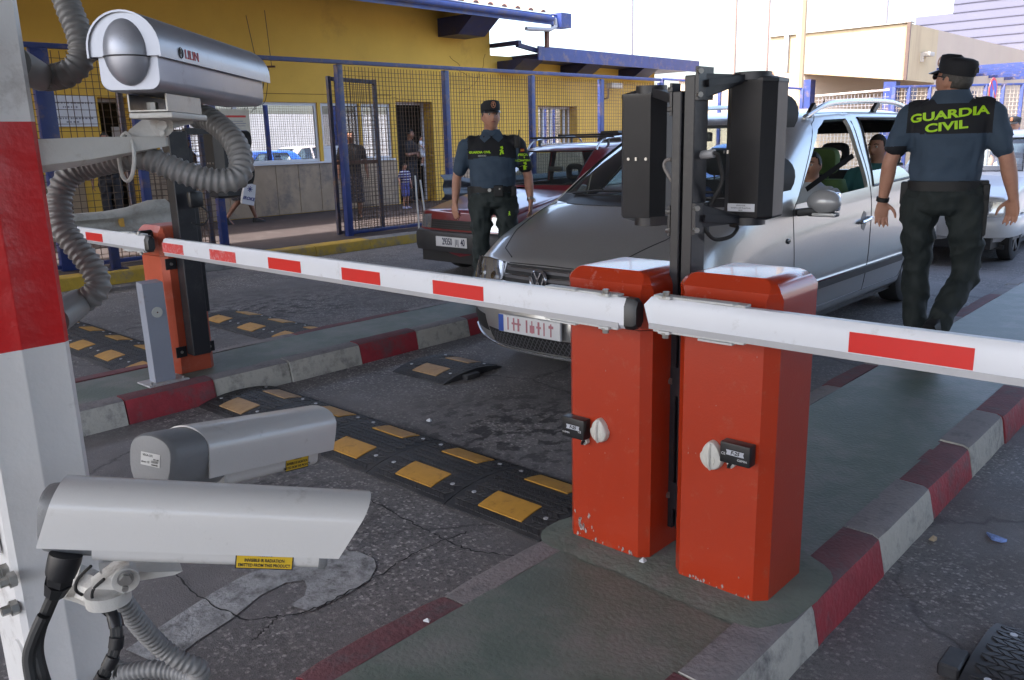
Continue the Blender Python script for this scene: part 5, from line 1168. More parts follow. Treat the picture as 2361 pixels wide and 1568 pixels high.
    def arch(s, yc, zc, R, n=18, sgs=(1, -1)):
        for sg in sgs:
            poly = [(yc + R * math.cos(2 * PI * i / n), max(.12, zc + R * math.sin(2 * PI * i / n))) for i in range(n)]
            pp = []; [pp.append(p) for p in poly if not pp or (Vector(p) - Vector(pp[-1])).length > 1e-4]
            f = s.cut(pp, 'side', sg); bmesh.ops.delete(s.bm, geom=f, context='FACES')
            m = MB(); pts = [(yc + R * math.cos(a), zc + R * math.sin(a)) for a in [-.3 + (PI + .6) * i / 16 for i in range(17)]]
            q = [s.side(*p, sg, .0) for p in pts]; m.loft([[v, Vector((v.x - sg * .28, v.y, v.z))] for v in q], closed=False, cap=False); s.add(m, 'wheel_arch', INT)
    def wheel(s, x, y, r, wd, rim=None, hub=True):
        sg = 1 if x > 0 else -1; w_ = bpy.data.objects.new('wheel', None); link(w_); w_.parent = s.t; w_.location = (x, y, r)
        m = MB(); n = 28; pr = [(-wd / 2, .62), (-wd / 2, .90), (-wd * .42, .98), (-wd * .2, 1.), (wd * .2, 1.), (wd * .42, .98), (wd / 2, .90), (wd / 2, .62)]
        m.loft([[Vector((p[0], math.cos(2 * PI * i / n) * r * p[1], math.sin(2 * PI * i / n) * r * p[1])) for i in range(n)] for p in pr], cap=False); s.add(m, 'tyre', RUBB, 35, w_)
        m = MB(); 
        m.tube([(sg * wd * .30, 0, 0), (sg * wd * .32, 0, 0)], r * .63, 24); m.tube([(sg * wd * .31, 0, 0), (sg * wd * .38, 0, 0)], [r * .18, r * .14], 12)
        for i in range(6): a = 2 * PI * i / 6; m.obox((sg * wd * .35, 0, 0), (sg * wd * .38, math.cos(a) * r * .6, math.sin(a) * r * .6), .05, .03, up=(1, 0, 0))
        s.add(m, 'rim', rim or mat('alloy_rim', (.30, .30, .31), .35, .7, .1), 35, w_)
    def finish(s, thick=.018):
        s.bm.verts.index_update(); vs = [q.co.copy() for q in s.bm.verts]; fs = [[q.index for q in f.verts] for f in s.bm.faces]; s.bm.free()
        return s.shell_mesh('body', vs, fs, [s.paint, INT], thick)
    def seat(s, x, y, z=.55, w_=.46, hr=True, loop=False, mm=SEATM, zt=None):
        m = MB(); m.box((x - w_ / 2, y - .45, z - .2), (x + w_ / 2, y + .05, z), .06, 3)
        zt = zt or z + .58
        m.loft([[Vector((x + a * w_ / 2 * k, y + b * .08 + d_, zz)) for a, b in ((-1, -.4), (-.8, -1), (.8, -1), (1, -.4), (1, .8), (-1, .8))] for zz, d_, k in ((z - .1, 0, 1), (z + .2, .03, 1.02), (z + .45, .10, .96), (zt, .13, .74))]); o = s.add(m, 'seat', mm, 60)
        if hr:
            m = MB(); c = Vector((x, y + .15, zt + .15)); k = 24; hw, hh = .145, .115
            def sup(a, kx, kz): return (math.copysign(abs(math.cos(a)) ** .55, math.cos(a)) * kx, math.copysign(abs(math.sin(a)) ** .55, math.sin(a)) * kz)
            if loop:
                rings = []
                for i in range(k + 1):
                    a = 2 * PI * i / k; x1, z1 = sup(a, hw - .038, hh - .036); ring = []
                    for j in range(8): b = 2 * PI * j / 8; e = .038 * math.cos(b); dx, dz = sup(a, e, e); ring.append(c + Vector((x1 + dx, .045 * math.sin(b), z1 + dz)))
                    rings.append(ring)
                m.loft(rings, cap=False)
            else:
                m.loft([[c + Vector((p[0] * s_, yy, p[1] * s_)) for p in [sup(2 * PI * i / k, hw, hh) for i in range(k)]] for yy, s_ in ((-.055, .6), (-.05, .88), (0, 1), (.05, .88), (.055, .6))])
            for dx in (-.05, .05): m.tube([c + Vector((dx, 0, -.08)), c + Vector((dx, 0, -.2))], .008, 6)
            s.add(m, 'headrest', mm, 60, o)
        return o
def plate(car, x, z, w_, h, rows, border=None, y=None, tilt=0):
    q = car.front(x, z, .012); y = y if y is not None else q.y - .012
    m = MB(); m.box((x - w_ / 2, y - .006, z - h / 2), (x + w_ / 2, y + .012, z + h / 2), .004, 2); o = car.add(m, 'number_plate', mat('plate_white', (.62, .62, .64), .4, 0, .04), 35)
    return o, y - .0065
# ---------------------------------------------------------------- silver van
SILVER = mat('silver_metallic', (.37, .365, .36), .28, .6, .03, 60, .04, 900, coat=.7)
vs_ = [
 [(.70,.30,.22),(.76,.30,.29),(.80,.29,.44),(.80,.32,.62),(.775,.38,.775),(.71,.30,.805),(.56,.22,.82),(.30,.165,.832),(0,.15,.835)],
 [(.78,.62,.21),(.845,.62,.28),(.885,.62,.45),(.895,.62,.66),(.85,.66,.885),(.78,.60,.93),(.65,.55,.962),(.36,.49,.985),(0,.47,.992)],
 [(.80,1.05,.20),(.865,1.05,.27),(.898,1.05,.45),(.908,1.05,.68),(.875,1.05,.975),(.80,.99,1.05),(.68,.955,1.095),(.38,.93,1.132),(0,.92,1.142)],
 [(.80,1.5,.20),(.868,1.5,.27),(.90,1.5,.45),(.912,1.5,.70),(.89,1.46,1.05),(.865,1.36,1.095),(.80,1.22,1.135),(.45,1.11,1.168),(0,1.05,1.18)],
 [(.80,1.95,.20),(.868,1.95,.27),(.90,1.95,.45),(.913,1.95,.70),(.895,1.93,1.065),(.852,1.86,1.25),(.765,1.77,1.43),(.43,1.61,1.48),(0,1.54,1.49)],
 [(.80,2.45,.20),(.868,2.45,.27),(.90,2.45,.45),(.913,2.45,.70),(.897,2.45,1.08),(.812,2.42,1.40),(.685,2.36,1.66),(.40,2.13,1.715),(0,2.04,1.725)],
 [(.80,3.3,.20),(.868,3.3,.27),(.90,3.3,.45),(.913,3.3,.70),(.897,3.3,1.11),(.808,3.3,1.43),(.675,3.3,1.725),(.40,3.25,1.782),(0,3.25,1.795)],
 [(.80,4.4,.20),(.865,4.4,.27),(.895,4.4,.45),(.905,4.4,.70),(.888,4.4,1.14),(.80,4.4,1.44),(.67,4.4,1.725),(.40,4.4,1.778),(0,4.4,1.79)],
 [(.76,5.02,.22),(.83,5.05,.28),(.87,5.06,.47),(.878,5.06,.72),(.855,5.02,1.15),(.77,4.96,1.44),(.635,4.88,1.68),(.38,4.90,1.725),(0,4.92,1.735)],
 [(.68,5.18,.25),(.72,5.23,.32),(.76,5.25,.5),(.76,5.25,.75),(.74,5.19,1.13),(.68,5.10,1.42),(.58,4.99,1.62),(.34,5.01,1.67),(0,5.03,1.68)]]
VX, VY = -3.425, 3.87
v = Car('silver_van', 'silver people carrier waiting at the barrier with roof rails and open windows', 'car', (VX, VY, 0), vs_, [.10, .02, -.01, .05, .15], SILVER)
WF = [(1.78, 1.105), (2.46, 1.615), (2.66, 1.685), (3.06, 1.695), (3.13, 1.15)]
WR = [(3.24, 1.155), (3.30, 1.70), (4.30, 1.70), (4.50, 1.45), (4.57, 1.19)]
WQ = [(4.46, 1.69), (4.75, 1.655), (4.97, 1.24), (4.70, 1.21)]
v.arch(.95, .30, .345); v.arch(4.42, .30, .345)
for sg in (1, -1):
    f = v.cut(WF, 'side', sg)
    if sg > 0: bmesh.ops.delete(v.bm, geom=f, context='FACES')      # lowered window
    else: v.lift(f, 'side_window', [SGLASS], -.008); v.outline(WF, 'side', sg, .011); v.window([(1.44, 1.095), (1.69, 1.10), (1.69, 1.335), (1.62, 1.28)], 'side', 'quarter_light', sg)
    # rear window half lowered
    f = v.cut(WR, 'side', sg); o = v.lift([q for q in f if q.calc_center_median().z < 1.30] if sg > 0 else f, 'side_window', [glass_mat('rear_side_glass', (.55, .65, .7), .2, .01)], -.02)
    if sg > 0: bmesh.ops.delete(v.bm, geom=[q for q in v.cut(WR, 'side', sg)], context='FACES')
    v.outline(WR, 'side', sg, .011); v.window(WQ, 'side', 'quarter_window', sg)
WS = [(-.745, 1.185), (.745, 1.185), (.70, 1.45), (.60, 1.655), (-.60, 1.655), (-.70, 1.45)]
v.window(WS, 'front', 'windscreen', 1, CGLASS); v.window([(-.64, 1.20), (.64, 1.20), (.55, 1.58), (-.55, 1.58)], 'rear', 'rear_window', 1, CGLASS, False)
D1 = [(1.80, .30), (1.76, .70), (1.74, 1.06), (2.42, 1.655), (2.64, 1.735), (3.12, 1.745), (3.185, 1.0), (3.17, .30)]
D2 = [(3.175, .30), (3.19, 1.0), (3.13, 1.745), (4.38, 1.74), (4.63, 1.2), (4.60, .88), (4.25, .55), (4.04, .30)]
for sg in (1, -1):
    for Dp in (D1, D2):
        f = v.cut(Dp, 'side', sg); d_ = v.lift(f, 'door', [SILVER, INT], .0, .03); v.outline(Dp, 'side', sg, .0042, SEAL, 'door_gap', -.001, parent=d_)
        if Dp is D1:
            h = MB(); a = v.side(2.94, .885, sg, .028); b = v.side(3.13, .905, sg, .026); h.tube(spline([v.side(2.92, .88, sg, .0), a, b, v.side(3.15, .905, sg, .0)], 5), [.012] * 16, 8); v.add(h, 'door_handle', CHROME, 35, d_)
            v.patch([(2.98, .83), (3.04, .81), (3.08, .86), (3.07, .95), (3.02, .97), (2.97, .92)], 'side', 'handle_recess', mat('recess_grey', (.12, .12, .125), .4), sg, .002, .006, .03, d_)
        else:
            h = MB(); h.tube(spline([v.side(4.32, .93, sg, 0), v.side(4.35, .935, sg, .028), v.side(4.48, .95, sg, .026), v.side(4.52, .95, sg, 0)], 5), .012, 8); v.add(h, 'door_handle', CHROME, 35, d_)
    v.patch([(1.36, .45), (4.04, .45), (4.04, .505), (1.36, .505)], 'side', 'rubbing_strip', mat('black_trim', (.02, .02, .022), .45), sg, .014, .02, .1)
    v.patch([(1.36, .506), (4.04, .506), (4.04, .520), (1.36, .520)], 'side', 'chrome_strip', CHROME, sg, .015, .015, .1)
    q = MB(); c_ = v.side(1.66, .865, sg, .004); q.ball(c_, .001, 12, 8, 0, None, (6, 34, 19)); v.add(q, 'side_repeater', mat('smoked_lens', (.015, .015, .017), .15))
    # roof rail
    def rl(y, dz): p = v.top(sg * .635, y, 0); return p + Vector((0, 0, dz))
    q = MB(); q.tube(spline([rl(2.42, .0), rl(2.6, .035), rl(2.9, .075), rl(3.6, .085), rl(4.3, .085), rl(4.75, .055), rl(4.9, .0)], 6), [.012] + [.021] * 35 + [.012], 10); v.add(q, 'roof_rail', mat('satin_alloy', (.55, .56, .58), .25, .9, .03))
    for yy in (2.52, 3.85, 4.80): q = MB(); q.obox(rl(yy - .05, -.01), rl(yy + .07, .075), .03, .05); v.add(q, 'rail_foot', SEAL)
    # mirror
    mr = bpy.data.objects.new('mirror', None); link(mr); mr.parent = v.t
    q = MB(); c_ = Vector((sg * 1.06, 1.86, 1.125)); q.ball(c_, .125, 20, 12, 0, None, (.95, .62, .68)); v.add(q, 'mirror_shell', mat('mirror_silver', (.42, .42, .43), .32, .25, .03, 20, coat=.6), 60, mr)
    q = MB(); q.cbox(c_ + Vector((0, .045, 0)), (.19, .05, .13), .02); v.add(q, 'mirror_glass', CHROME, 35, mr)
    q = MB(); q.obox(c_ + Vector((-sg * .04, 0, -.06)), v.side(1.80, 1.05, sg, 0) , .09, .05, bev=.01); q.cbox(c_ + Vector((0, -.0, -.085)), (.2, .08, .03), .012); v.add(q, 'mirror_arm', SEAL, 35, mr)
    q = MB(); q.cbox(c_ + Vector((sg * .02, -.045, -.083)), (.16, .03, .022), .008); v.add(q, 'mirror_indicator', mat('clear_lens', (.6, .6, .58), .15), 35, mr)
    # headlight
    HL = [(sg * .33, .70), (sg * .36, .80), (sg * .55, .812), (sg * .725, .80), (sg * .785, .70), (sg * .79, .615), (sg * .70, .585), (sg * .45, .62)]
    hl = v.patch(HL, 'front', 'headlight', HLAMP, 1, .004, .015, .03)
    for cx in (.44, .62): q = MB(); q.tube([v.front(sg * cx, .71, .006), v.front(sg * cx, .71, .022)], [.058, .045], 18); q.tube([v.front(sg * cx, .71, .02), v.front(sg * cx, .71, .03)], [.03, .02], 12, 1); v.add(q, 'lamp', [HLAMP, mat('lamp_dark', (.05, .05, .055), .15, .5)], 35, hl)
    v.patch(HL, 'front', 'lens', HGLASS, 1, .032, .004, .03, hl); v.line(HL + [HL[0]], 'front', 'lamp_gap', SEAL, 1, .005, 5, .012, hl)
    # hood shut line, lower bumper lip
    v.line([(sg * .33, .18), (sg * .50, .30), (sg * .62, .55), (sg * .70, .95), (sg * .72, 1.12)], 'top', 'bonnet_gap', SEAL, 1, .004, 8)
    v.patch([(sg * .46, .34), (sg * .74, .345), (sg * .77, .40), (sg * .70, .455), (sg * .50, .45)], 'front', 'fog_opening', mat('grille_black', (.012, .012, .013), .6), 1, .003, .02, .05)
# grille, plate, badge
v.patch([(-.335, .60), (.335, .60), (.345, .80), (-.345, .80)], 'front', 'grille', mat('grille_black'), 1, .004, .02, .04)
for i in range(4):
    z = .632 + i * .045; q = MB(); q.loft([[v.front(x, z, .012) + Vector((0, 0, d_)) for x in np.linspace(-.31 - .004 * i, .31 + .004 * i, 15)] for d_ in (-.010, .010)], closed=False, cap=False); q.loft([[v.front(x, z + .0105, o_) for x in np.linspace(-.31 - .004 * i, .31 + .004 * i, 15)] for o_ in (.012, .0)], closed=False, cap=False); v.add(q, 'grille_slat', mat('grille_grey', (.10, .10, .11), .35))
    q = MB(); q.tube([v.front(x, z + .012, .015) for x in np.linspace(-.31 - .004 * i, .31 + .004 * i, 15)], .0035, 5); v.add(q, 'chrome_strip', CHROME)
for sg in (1, -1): v.patch([(sg * .325, .595), (sg * .352, .595), (sg * .362, .80), (sg * .335, .80)], 'front', 'grille_surround', SILVER, 1, .014, .02, .05)
bd = bpy.data.objects.new('badge', None); link(bd); bd.parent = v.t
c_ = v.front(0, .715, .022); q = MB(); n = 32
q.loft([[c_ + Vector((math.cos(2 * PI * i / n) * r, y_, math.sin(2 * PI * i / n) * r)) for i in range(n)] for r, y_ in ((.070, .012), (.070, -.004), (.064, -.008), (.058, -.004), (.056, .006))], cap=False); v.add(q, 'badge_ring', CHROME, 60, bd)
q = MB(); q.disc(c_ + Vector((0, .008, 0)), (0, -1, 0), .06, .004, 28); v.add(q, 'badge_disc', mat('badge_dark', (.02, .022, .03), .3), 35, bd)
q = MB(); Lp = lambda x, z: c_ + Vector((x, -.004, z))
for a, b in (((-.026, .050), (0, .006)), ((0, .006), (.026, .050)), ((-.052, .022), (-.024, -.050)), ((-.024, -.050), (0, -.002)), ((0, -.002), (.024, -.050)), ((.024, -.050), (.052, .022))): q.obox(Lp(*a), Lp(*b), .010, .008, up=(0, -1, 0))
v.add(q, 'badge_letters', CHROME, 35, bd)
po_, yp = plate(v, 0.0, .445, .52, .115, None)
q = MB(); q.box((-.26 + .002, yp - .001, .39), (-.215, yp + .0003, .50)); v.add(q, 'plate_band', mat('euro_blue', (.03, .08, .35), .4), 35, po_)
q = MB(); rr = random.Random(3)
for i, xx in enumerate((-.175, -.125, -.085, -.015, .03, .085, .13, .185)):
    w1 = rr.uniform(.008, .016); q.box((xx - w1 / 2, yp - .001, .405), (xx + w1 / 2, yp + .0003, .487))
    if i % 3 != 0: q.box((xx - .018, yp - .0011, rr.choice((.41, .445, .475))), (xx + .02, yp + .0002, rr.choice((.485, .49)) if 0 else .458))
o = v.add(q, 'smeared_print', mat('faded_plate_red', (.40, .16, .19), .6), 35, po_); o['kind'] = 'stuff'
v.patch([(-.42, .275), (.42, .275), (.45, .375), (-.45, .375)], 'front', 'lower_grille', mat('grille_black'), 1, .003, .02, .05)
q = MB()
for i in range(26): x = -.42 + .84 * i / 25; q.tube([v.front(x, .28, .008), v.front(min(.43, x + .07), .37, .008)], .0025, 4); q.tube([v.front(x, .37, .008), v.front(min(.43, x + .07), .28, .008)], .0025, 4)
o = v.add(q, 'grille_mesh', mat('grille_grey')); o['kind'] = 'stuff'
q = MB(); q.tube([v.front(x, .262 + .07 * (abs(x) / .78) ** 4, .010) for x in np.linspace(-.76, .76, 33)], .010, 6); v.add(q, 'bumper_lip', mat('satin_alloy'))
v.line([(-.79, .56), (-.5, .555), (0, .55), (.5, .555), (.79, .56)], 'front', 'bumper_gap', SEAL, 1, .004, 6)
v.line([(-.33, .806), (0, .812), (.33, .806)], 'front', 'bonnet_gap', SEAL, 1, .005, 6)
# cowl and wipers
v.patch([(-.74, 1.13), (.74, 1.13), (.745, 1.178), (0, 1.182), (-.745, 1.178)], 'front', 'cowl', mat('black_trim'), 1, .003, .012, .06)
for x0_, x1_ in ((.10, .62), (-.60, -.05)): q = MB(); q.tube([v.front(x0_, 1.178, .015), v.front((x0_ + x1_) / 2, 1.20, .022), v.front(x1_, 1.205, .018)], .009, 5); v.add(q, 'wiper', SEAL)
for x in (.72, -.72):
    for y in (.95, 4.42): v.wheel(x + (.03 if x > 0 else -.03), y, .315, .205)
q = MB(); q.box((-.78, .5, .16), (.78, 5.0, .22)); v.add(q, 'floor_pan', INT)
q = MB(); q.loft([[Vector((x, y, z)) for y, z in ((1.15, 1.06), (1.45, 1.13), (1.85, 1.08), (1.95, .9), (1.6, .7), (1.1, .7))] for x in (-.76, .76)], smooth=False); v.add(q, 'dashboard', INT)
q = MB(); cw_ = Vector((.38, 2.02, .98)); ax_ = Vector((0, .5, .86)).normalized(); e1 = Vector((1, 0, 0)); e2 = ax_.cross(e1); q.tube([cw_ + e1 * (.185 * math.cos(a)) + e2 * (.185 * math.sin(a)) for a in [2 * PI * i / 24 for i in range(25)]], .015, 8); q.obox(cw_ - e1 * .18, cw_ + e1 * .18, .04, .02); v.add(q, 'steering_wheel', SEAL)
v.seat(.42, 3.18, .62, .50, True, False, mat('green_seat_cover', (.10, .17, .055), .85, 0, .1, 12)); v.seat(-.38, 2.85, .62, .48); v.seat(.50, 4.45, .64, .44, True, True); v.seat(-.0, 4.47, .64, .42, True, True); v.seat(-.52, 4.45, .64, .44, True, True)
q = MB(); q.tube([v.side(3.12, 1.5, 1, -.05), Vector((.52, 2.72, 1.22)), Vector((.40, 2.62, 1.1)), Vector((.2, 2.6, .85))], .002, 4); 
q = MB(); q.obox(v.side(3.1, 1.42, 1, -.05), Vector((.50, 2.84, 1.14)), .045, .003, up=(1, 0, .3)); v.add(q, 'seat_belt', SEAL)
q = MB(); c_ = Vector((0, 1.98, 1.58)); q.cbox(c_, (.22, .04, .07), .015); q.tube([c_, c_ + Vector((0, .05, .1))], .01, 6); v.add(q, 'rear_view_mirror', SEAL)
q = MB(); q.tube([v.top(.1, 4.0, 0), v.top(.1, 4.0, 0) + Vector((0, .05, .09))], [.014, .004], 6); v.add(q, 'roof_aerial', SEAL)
v.finish()
# ---------------------------------------------------------------- boxy hatchbacks
hs_ = [
 [(.66,.14,.25),(.70,.14,.33),(.765,.13,.46),(.765,.15,.58),(.755,.17,.70),(.71,.14,.722),(.60,.11,.735),(.3,.08,.742),(0,.075,.744)],
 [(.70,.60,.22),(.77,.60,.28),(.80,.60,.45),(.805,.60,.62),(.79,.60,.79),(.745,.60,.818),(.64,.60,.832),(.32,.58,.848),(0,.58,.854)],
 [(.72,1.05,.20),(.78,1.05,.27),(.805,1.05,.45),(.812,1.05,.65),(.795,1.05,.865),(.755,1.05,.892),(.66,1.04,.906),(.33,1.0,.925),(0,.99,.932)],
 [(.72,1.28,.20),(.78,1.28,.27),(.805,1.28,.45),(.814,1.28,.66),(.798,1.28,.885),(.783,1.25,.908),(.735,1.21,.928),(.36,1.09,.955),(0,1.05,.962)],
 [(.72,1.6,.20),(.78,1.6,.27),(.805,1.6,.45),(.814,1.6,.67),(.80,1.6,.90),(.768,1.57,1.06),(.695,1.55,1.19),(.35,1.42,1.215),(0,1.38,1.222)],
 [(.72,1.92,.20),(.78,1.92,.27),(.805,1.92,.45),(.814,1.92,.67),(.80,1.92,.91),(.735,1.91,1.18),(.642,1.90,1.37),(.34,1.76,1.40),(0,1.72,1.408)],
 [(.72,2.6,.20),(.78,2.6,.27),(.805,2.6,.45),(.814,2.6,.67),(.80,2.6,.93),(.735,2.6,1.20),(.645,2.6,1.405),(.35,2.6,1.435),(0,2.6,1.44)],
 [(.72,3.2,.21),(.77,3.2,.28),(.80,3.2,.46),(.808,3.2,.68),(.79,3.2,.94),(.725,3.18,1.20),(.63,3.15,1.39),(.34,3.12,1.41),(0,3.12,1.415)],
 [(.68,3.5,.25),(.74,3.52,.31),(.765,3.53,.47),(.77,3.53,.66),(.755,3.48,.92),(.695,3.40,1.16),(.60,3.30,1.34),(.32,3.30,1.365),(0,3.30,1.37)],
 [(.64,3.56,.28),(.68,3.6,.34),(.72,3.62,.48),(.72,3.62,.64),(.70,3.58,.89),(.645,3.48,1.12),(.56,3.36,1.30),(.30,3.37,1.33),(0,3.37,1.335)]]
def hatch(name, label, loc, paint, detail=True, group=None, sx=1., sy=1., sz=1., roundy=0.):
    st = [[(x * sx, y * sy, z * sz) for x, y, z in r] for r in hs_]
    c = Car(name, label, 'car', loc, st, [.06, .05, .02, .04, .075], paint, group)
    c.arch(.72 * sy, .28, .31); c.arch(2.98 * sy, .28, .31)
    wf = [(1.44, .945), (1.93, 1.345), (2.30, 1.375), (2.33, .955)]; wr = [(2.42, .957), (2.39, 1.375), (2.92, 1.36), (3.14, .975)]
    S = lambda P: [(a * sy, b * sz) for a, b in P]
    for sg in (1, -1): c.window(S(wf), 'side', 'side_window', sg); c.window(S(wr), 'side', 'side_window', sg)
    ws = [(-.66 * sx, .975 * sz), (.66 * sx, .975 * sz), (.565 * sx, 1.345 * sz), (-.565 * sx, 1.345 * sz)]
    c.window(ws, 'front', 'windscreen', 1, CGLASS); c.window([(-.58 * sx, .95 * sz), (.58 * sx, .95 * sz), (.50 * sx, 1.26 * sz), (-.50 * sx, 1.26 * sz)], 'rear', 'rear_window', 1, CGLASS, False)
    for sg in (1, -1):
        dp = S([(1.30, .27), (1.30, .88), (1.88, 1.375), (2.35, 1.405), (2.375, .9), (2.37, .27)]); f = c.cut(dp, 'side', sg); d_ = c.lift(f, 'door', [paint, INT], 0, .03); c.outline(dp, 'side', sg, .004, SEAL, 'door_gap', -.001, 8, d_)
        q = MB(); q.obox(c.side(2.18 * sy, .80 * sz, sg, .012), c.side(2.30 * sy, .80 * sz, sg, .012), .02, .03); c.add(q, 'door_handle', SEAL, 35, d_)
        c.patch(S([(.98, .50), (2.66, .50), (2.66, .56), (.98, .56)]), 'side', 'rubbing_strip', mat('black_trim'), sg, .012, .018, .12)
        q = MB(); a = c.side(1.42 * sy, .97 * sz, sg, 0) + Vector((sg * .10, -.03, .05)); q.cbox(a, (.16, .06, .11), .02); q.obox(a, c.side(1.42 * sy, .95 * sz, sg, 0), .04, .04); c.add(q, 'mirror', SEAL)
        for y in (.72, 2.98): c.wheel(sg * .70 * sx, y * sy, .285, .16, mat('steel_wheel', (.10, .10, .105), .5, .4))
        hlp = [(sg * .505 * sx, .545 * sz), (sg * .74 * sx, .545 * sz), (sg * .735 * sx, .685 * sz), (sg * .515 * sx, .70 * sz)]
        hl = c.patch(hlp, 'front', 'headlight', HLAMP, 1, .005, .015, .04); c.patch(hlp, 'front', 'lens', HGLASS, 1, .016, .004, .05, hl)
        c.patch([(sg * .70 * sx, .35 * sz)] + [(sg * .76 * sx, .36 * sz), (sg * .765 * sx, .42 * sz), (sg * .62 * sx, .42 * sz), (sg * .62 * sx, .36 * sz)], 'front', 'indicator', mat('amber_lens', (.5, .25, .06), .3), 1, .045, .02, .06)
    c.patch([(-.50 * sx, .548 * sz), (.50 * sx, .548 * sz), (.50 * sx, .645 * sz), (-.50 * sx, .645 * sz)], 'front', 'grille', mat('grille_black'), 1, .004, .02, .05)
    for i in range(4): z = (.562 + i * .024) * sz; q = MB(); q.loft([[c.front(x, z, .014) + Vector((0, 0, d_)) for x in np.linspace(-.49 * sx, .49 * sx, 11)] for d_ in (-.006, .006)], closed=False, cap=False); c.add(q, 'grille_slat', mat('black_trim'))
    # bumper: one bar wrapped round the front
    m = MB(); pts = [(-.80, .75), (-.81, .40), (-.78, .12), (-.66, .0), (-.3, -.045), (0, -.05), (.3, -.045), (.66, .0), (.78, .12), (.81, .40), (.80, .75)]
    pr = [(.02, .30), (-.045, .31), (-.06, .36), (-.06, .49), (-.045, .525), (.03, .53)]
    rings = []
    for i, (x, y) in enumerate(pts):
        a, b = Vector(pts[max(i - 1, 0)]), Vector(pts[min(i + 1, len(pts) - 1)]); t_ = (b - a).normalized(); nn_ = Vector((t_.y, -t_.x))
        if nn_.dot(Vector((x, y - .9))) < 0: nn_ = -nn_
        rings.append([Vector(((x + nn_.x * -p[0]) * sx, (y + nn_.y * -p[0]) * sy + .05, p[1] * sz)) for p in pr])
    m.loft(rings); c.add(m, 'bumper', mat('bumper_black', (.028, .028, .031), .5, 0, .12, 5) if detail is not None else paint, 40)
    m = MB(); m.box((-.66 * sx, .06, .19), (.66 * sx, .5, .30 * sz)); c.add(m, 'valance', SEAL)
    q = MB(); q.box((-.72 * sx, .4, .16), (.72 * sx, 3.4 * sy, .21)); c.add(q, 'floor_pan', INT)
    q = MB(); q.loft([[Vector((x, y * sy, z * sz)) for y, z in ((1.1, .88), (1.4, .95), (1.6, .90), (1.6, .6), (1.1, .6))] for x in (-.68 * sx, .68 * sx)], smooth=False); c.add(q, 'dashboard', INT)
    for x in (.34, -.34): c.seat(x * sx, 2.25 * sy, .45, .46, True, True, zt=.98)
    q = MB(); q.box((-.6 * sx, 2.95 * sy, .45), (.6 * sx, 3.1 * sy, .98), .05); c.add(q, 'rear_seat', SEATM)
    return c
RED = mat('dark_red_paint', (.16, .010, .018), .28, .0, .06, 4, 0, 10, dirt=(.18, .05, .05), dscale=3, damt=.2, coat=.8)
rc_ = hatch('red_hatchback', 'old dark red hatchback with roof bars beside the fence', (-7.10, 6.70, 0), RED, sy=1.12, sz=1.07)
q = MB(); q.obox(rc_.top(-.55, .60, .004), rc_.top(-.55, .61, .004), .01, .01)
po2, yq = plate(rc_, 0, .455, .52, .115, None, y=-.072)
q = MB()
for tx, xx, sz, sxx in (('29350', -.065, .108, .62), ('|', .075, .085, .7), ('1', .098, .085, .7), ('|', .12, .085, .7), ('40', .195, .108, .62)): text_on(q, tx, sz, (xx, yq - .0005, .455), (1, 0, 0), (0, 0, 1), 0, .0004, .003, sx=sxx)
rc_.add(q, 'lettering', mat('plate_ink', (.02, .025, .06), .5), 35, po2)
q = MB(); c_ = rc_.front(-.02, .755, .008); q.prism([(-.03, -.035), (.018, -.035), (.032, .035), (-.016, .035)], c_ + Vector((0, .012, 0)), c_ + Vector((0, -.006, 0))); q.box(c_ + Vector((-.025, -.008, -.004)), c_ + Vector((.025, .0, .004))); rc_.add(q, 'badge', CHROME)
for sg in (1, -1):
    q = MB(); R_ = lambda y, dz: rc_.top(sg * .58, y, 0) + Vector((0, 0, dz)); q.tube(spline([R_(1.95, .0), R_(2.02, .06), R_(2.2, .085), R_(2.9, .085), R_(3.08, .06), R_(3.13, 0)], 5), .012, 8); rc_.add(q, 'roof_rail', mat('satin_alloy'))
    for yy in (2.2, 2.9): q = MB(); q.obox(R_(yy, 0), R_(yy, .085), .03, .02, up=(1, 0, 0)); rc_.add(q, 'rail_foot', SEAL)
for yy in (2.15, 2.75): q = MB(); q.tube([rc_.top(-.58, yy) + Vector((-.12, 0, .11)), rc_.top(.58, yy) + Vector((.12, 0, .11))], .014, 6); rc_.add(q, 'cross_bar', SEAL)
q = MB(); q.loft([[Vector((x, y, z)) for x, z in ((-.26, 1.44), (.26, 1.44), (.15, 1.68), (-.13, 1.68))] for y in (3.0, 3.14)], smooth=False); rc_.add(q, 'roof_sign', SEAL)
q = MB(); q.cbox((.18, 1.62, 1.22), (.22, .03, .06), .01); rc_.add(q, 'rear_view_mirror', SEAL)
rc_.finish()
WHT = mat('white_car_paint', (.60, .60, .62), .3, 0, .03, 4, coat=.6)
wc = hatch('white_hatchback', 'white hatchback queueing behind the officer at right', (-3.2, 10.95, 0), WHT, None, sx=1.02, sz=1.08)
wc.finish()
BLUEC = mat('bright_blue_paint', (.03, .13, .55), .3, 0, .04, 4, coat=.7)
pk = hatch('pale_estate', 'pale pinkish white car farther back in the queue at right', (-3.3, 16.4, 0), mat('pinkish_white_paint', (.60, .52, .53), .35, 0, .03, coat=.5), sz=1.08); pk.finish()
bc = hatch('blue_hatchback', 'bright blue hatchback standing in the far lane behind the red one', (-7.3, 12.2, 0), BLUEC); bc.finish()
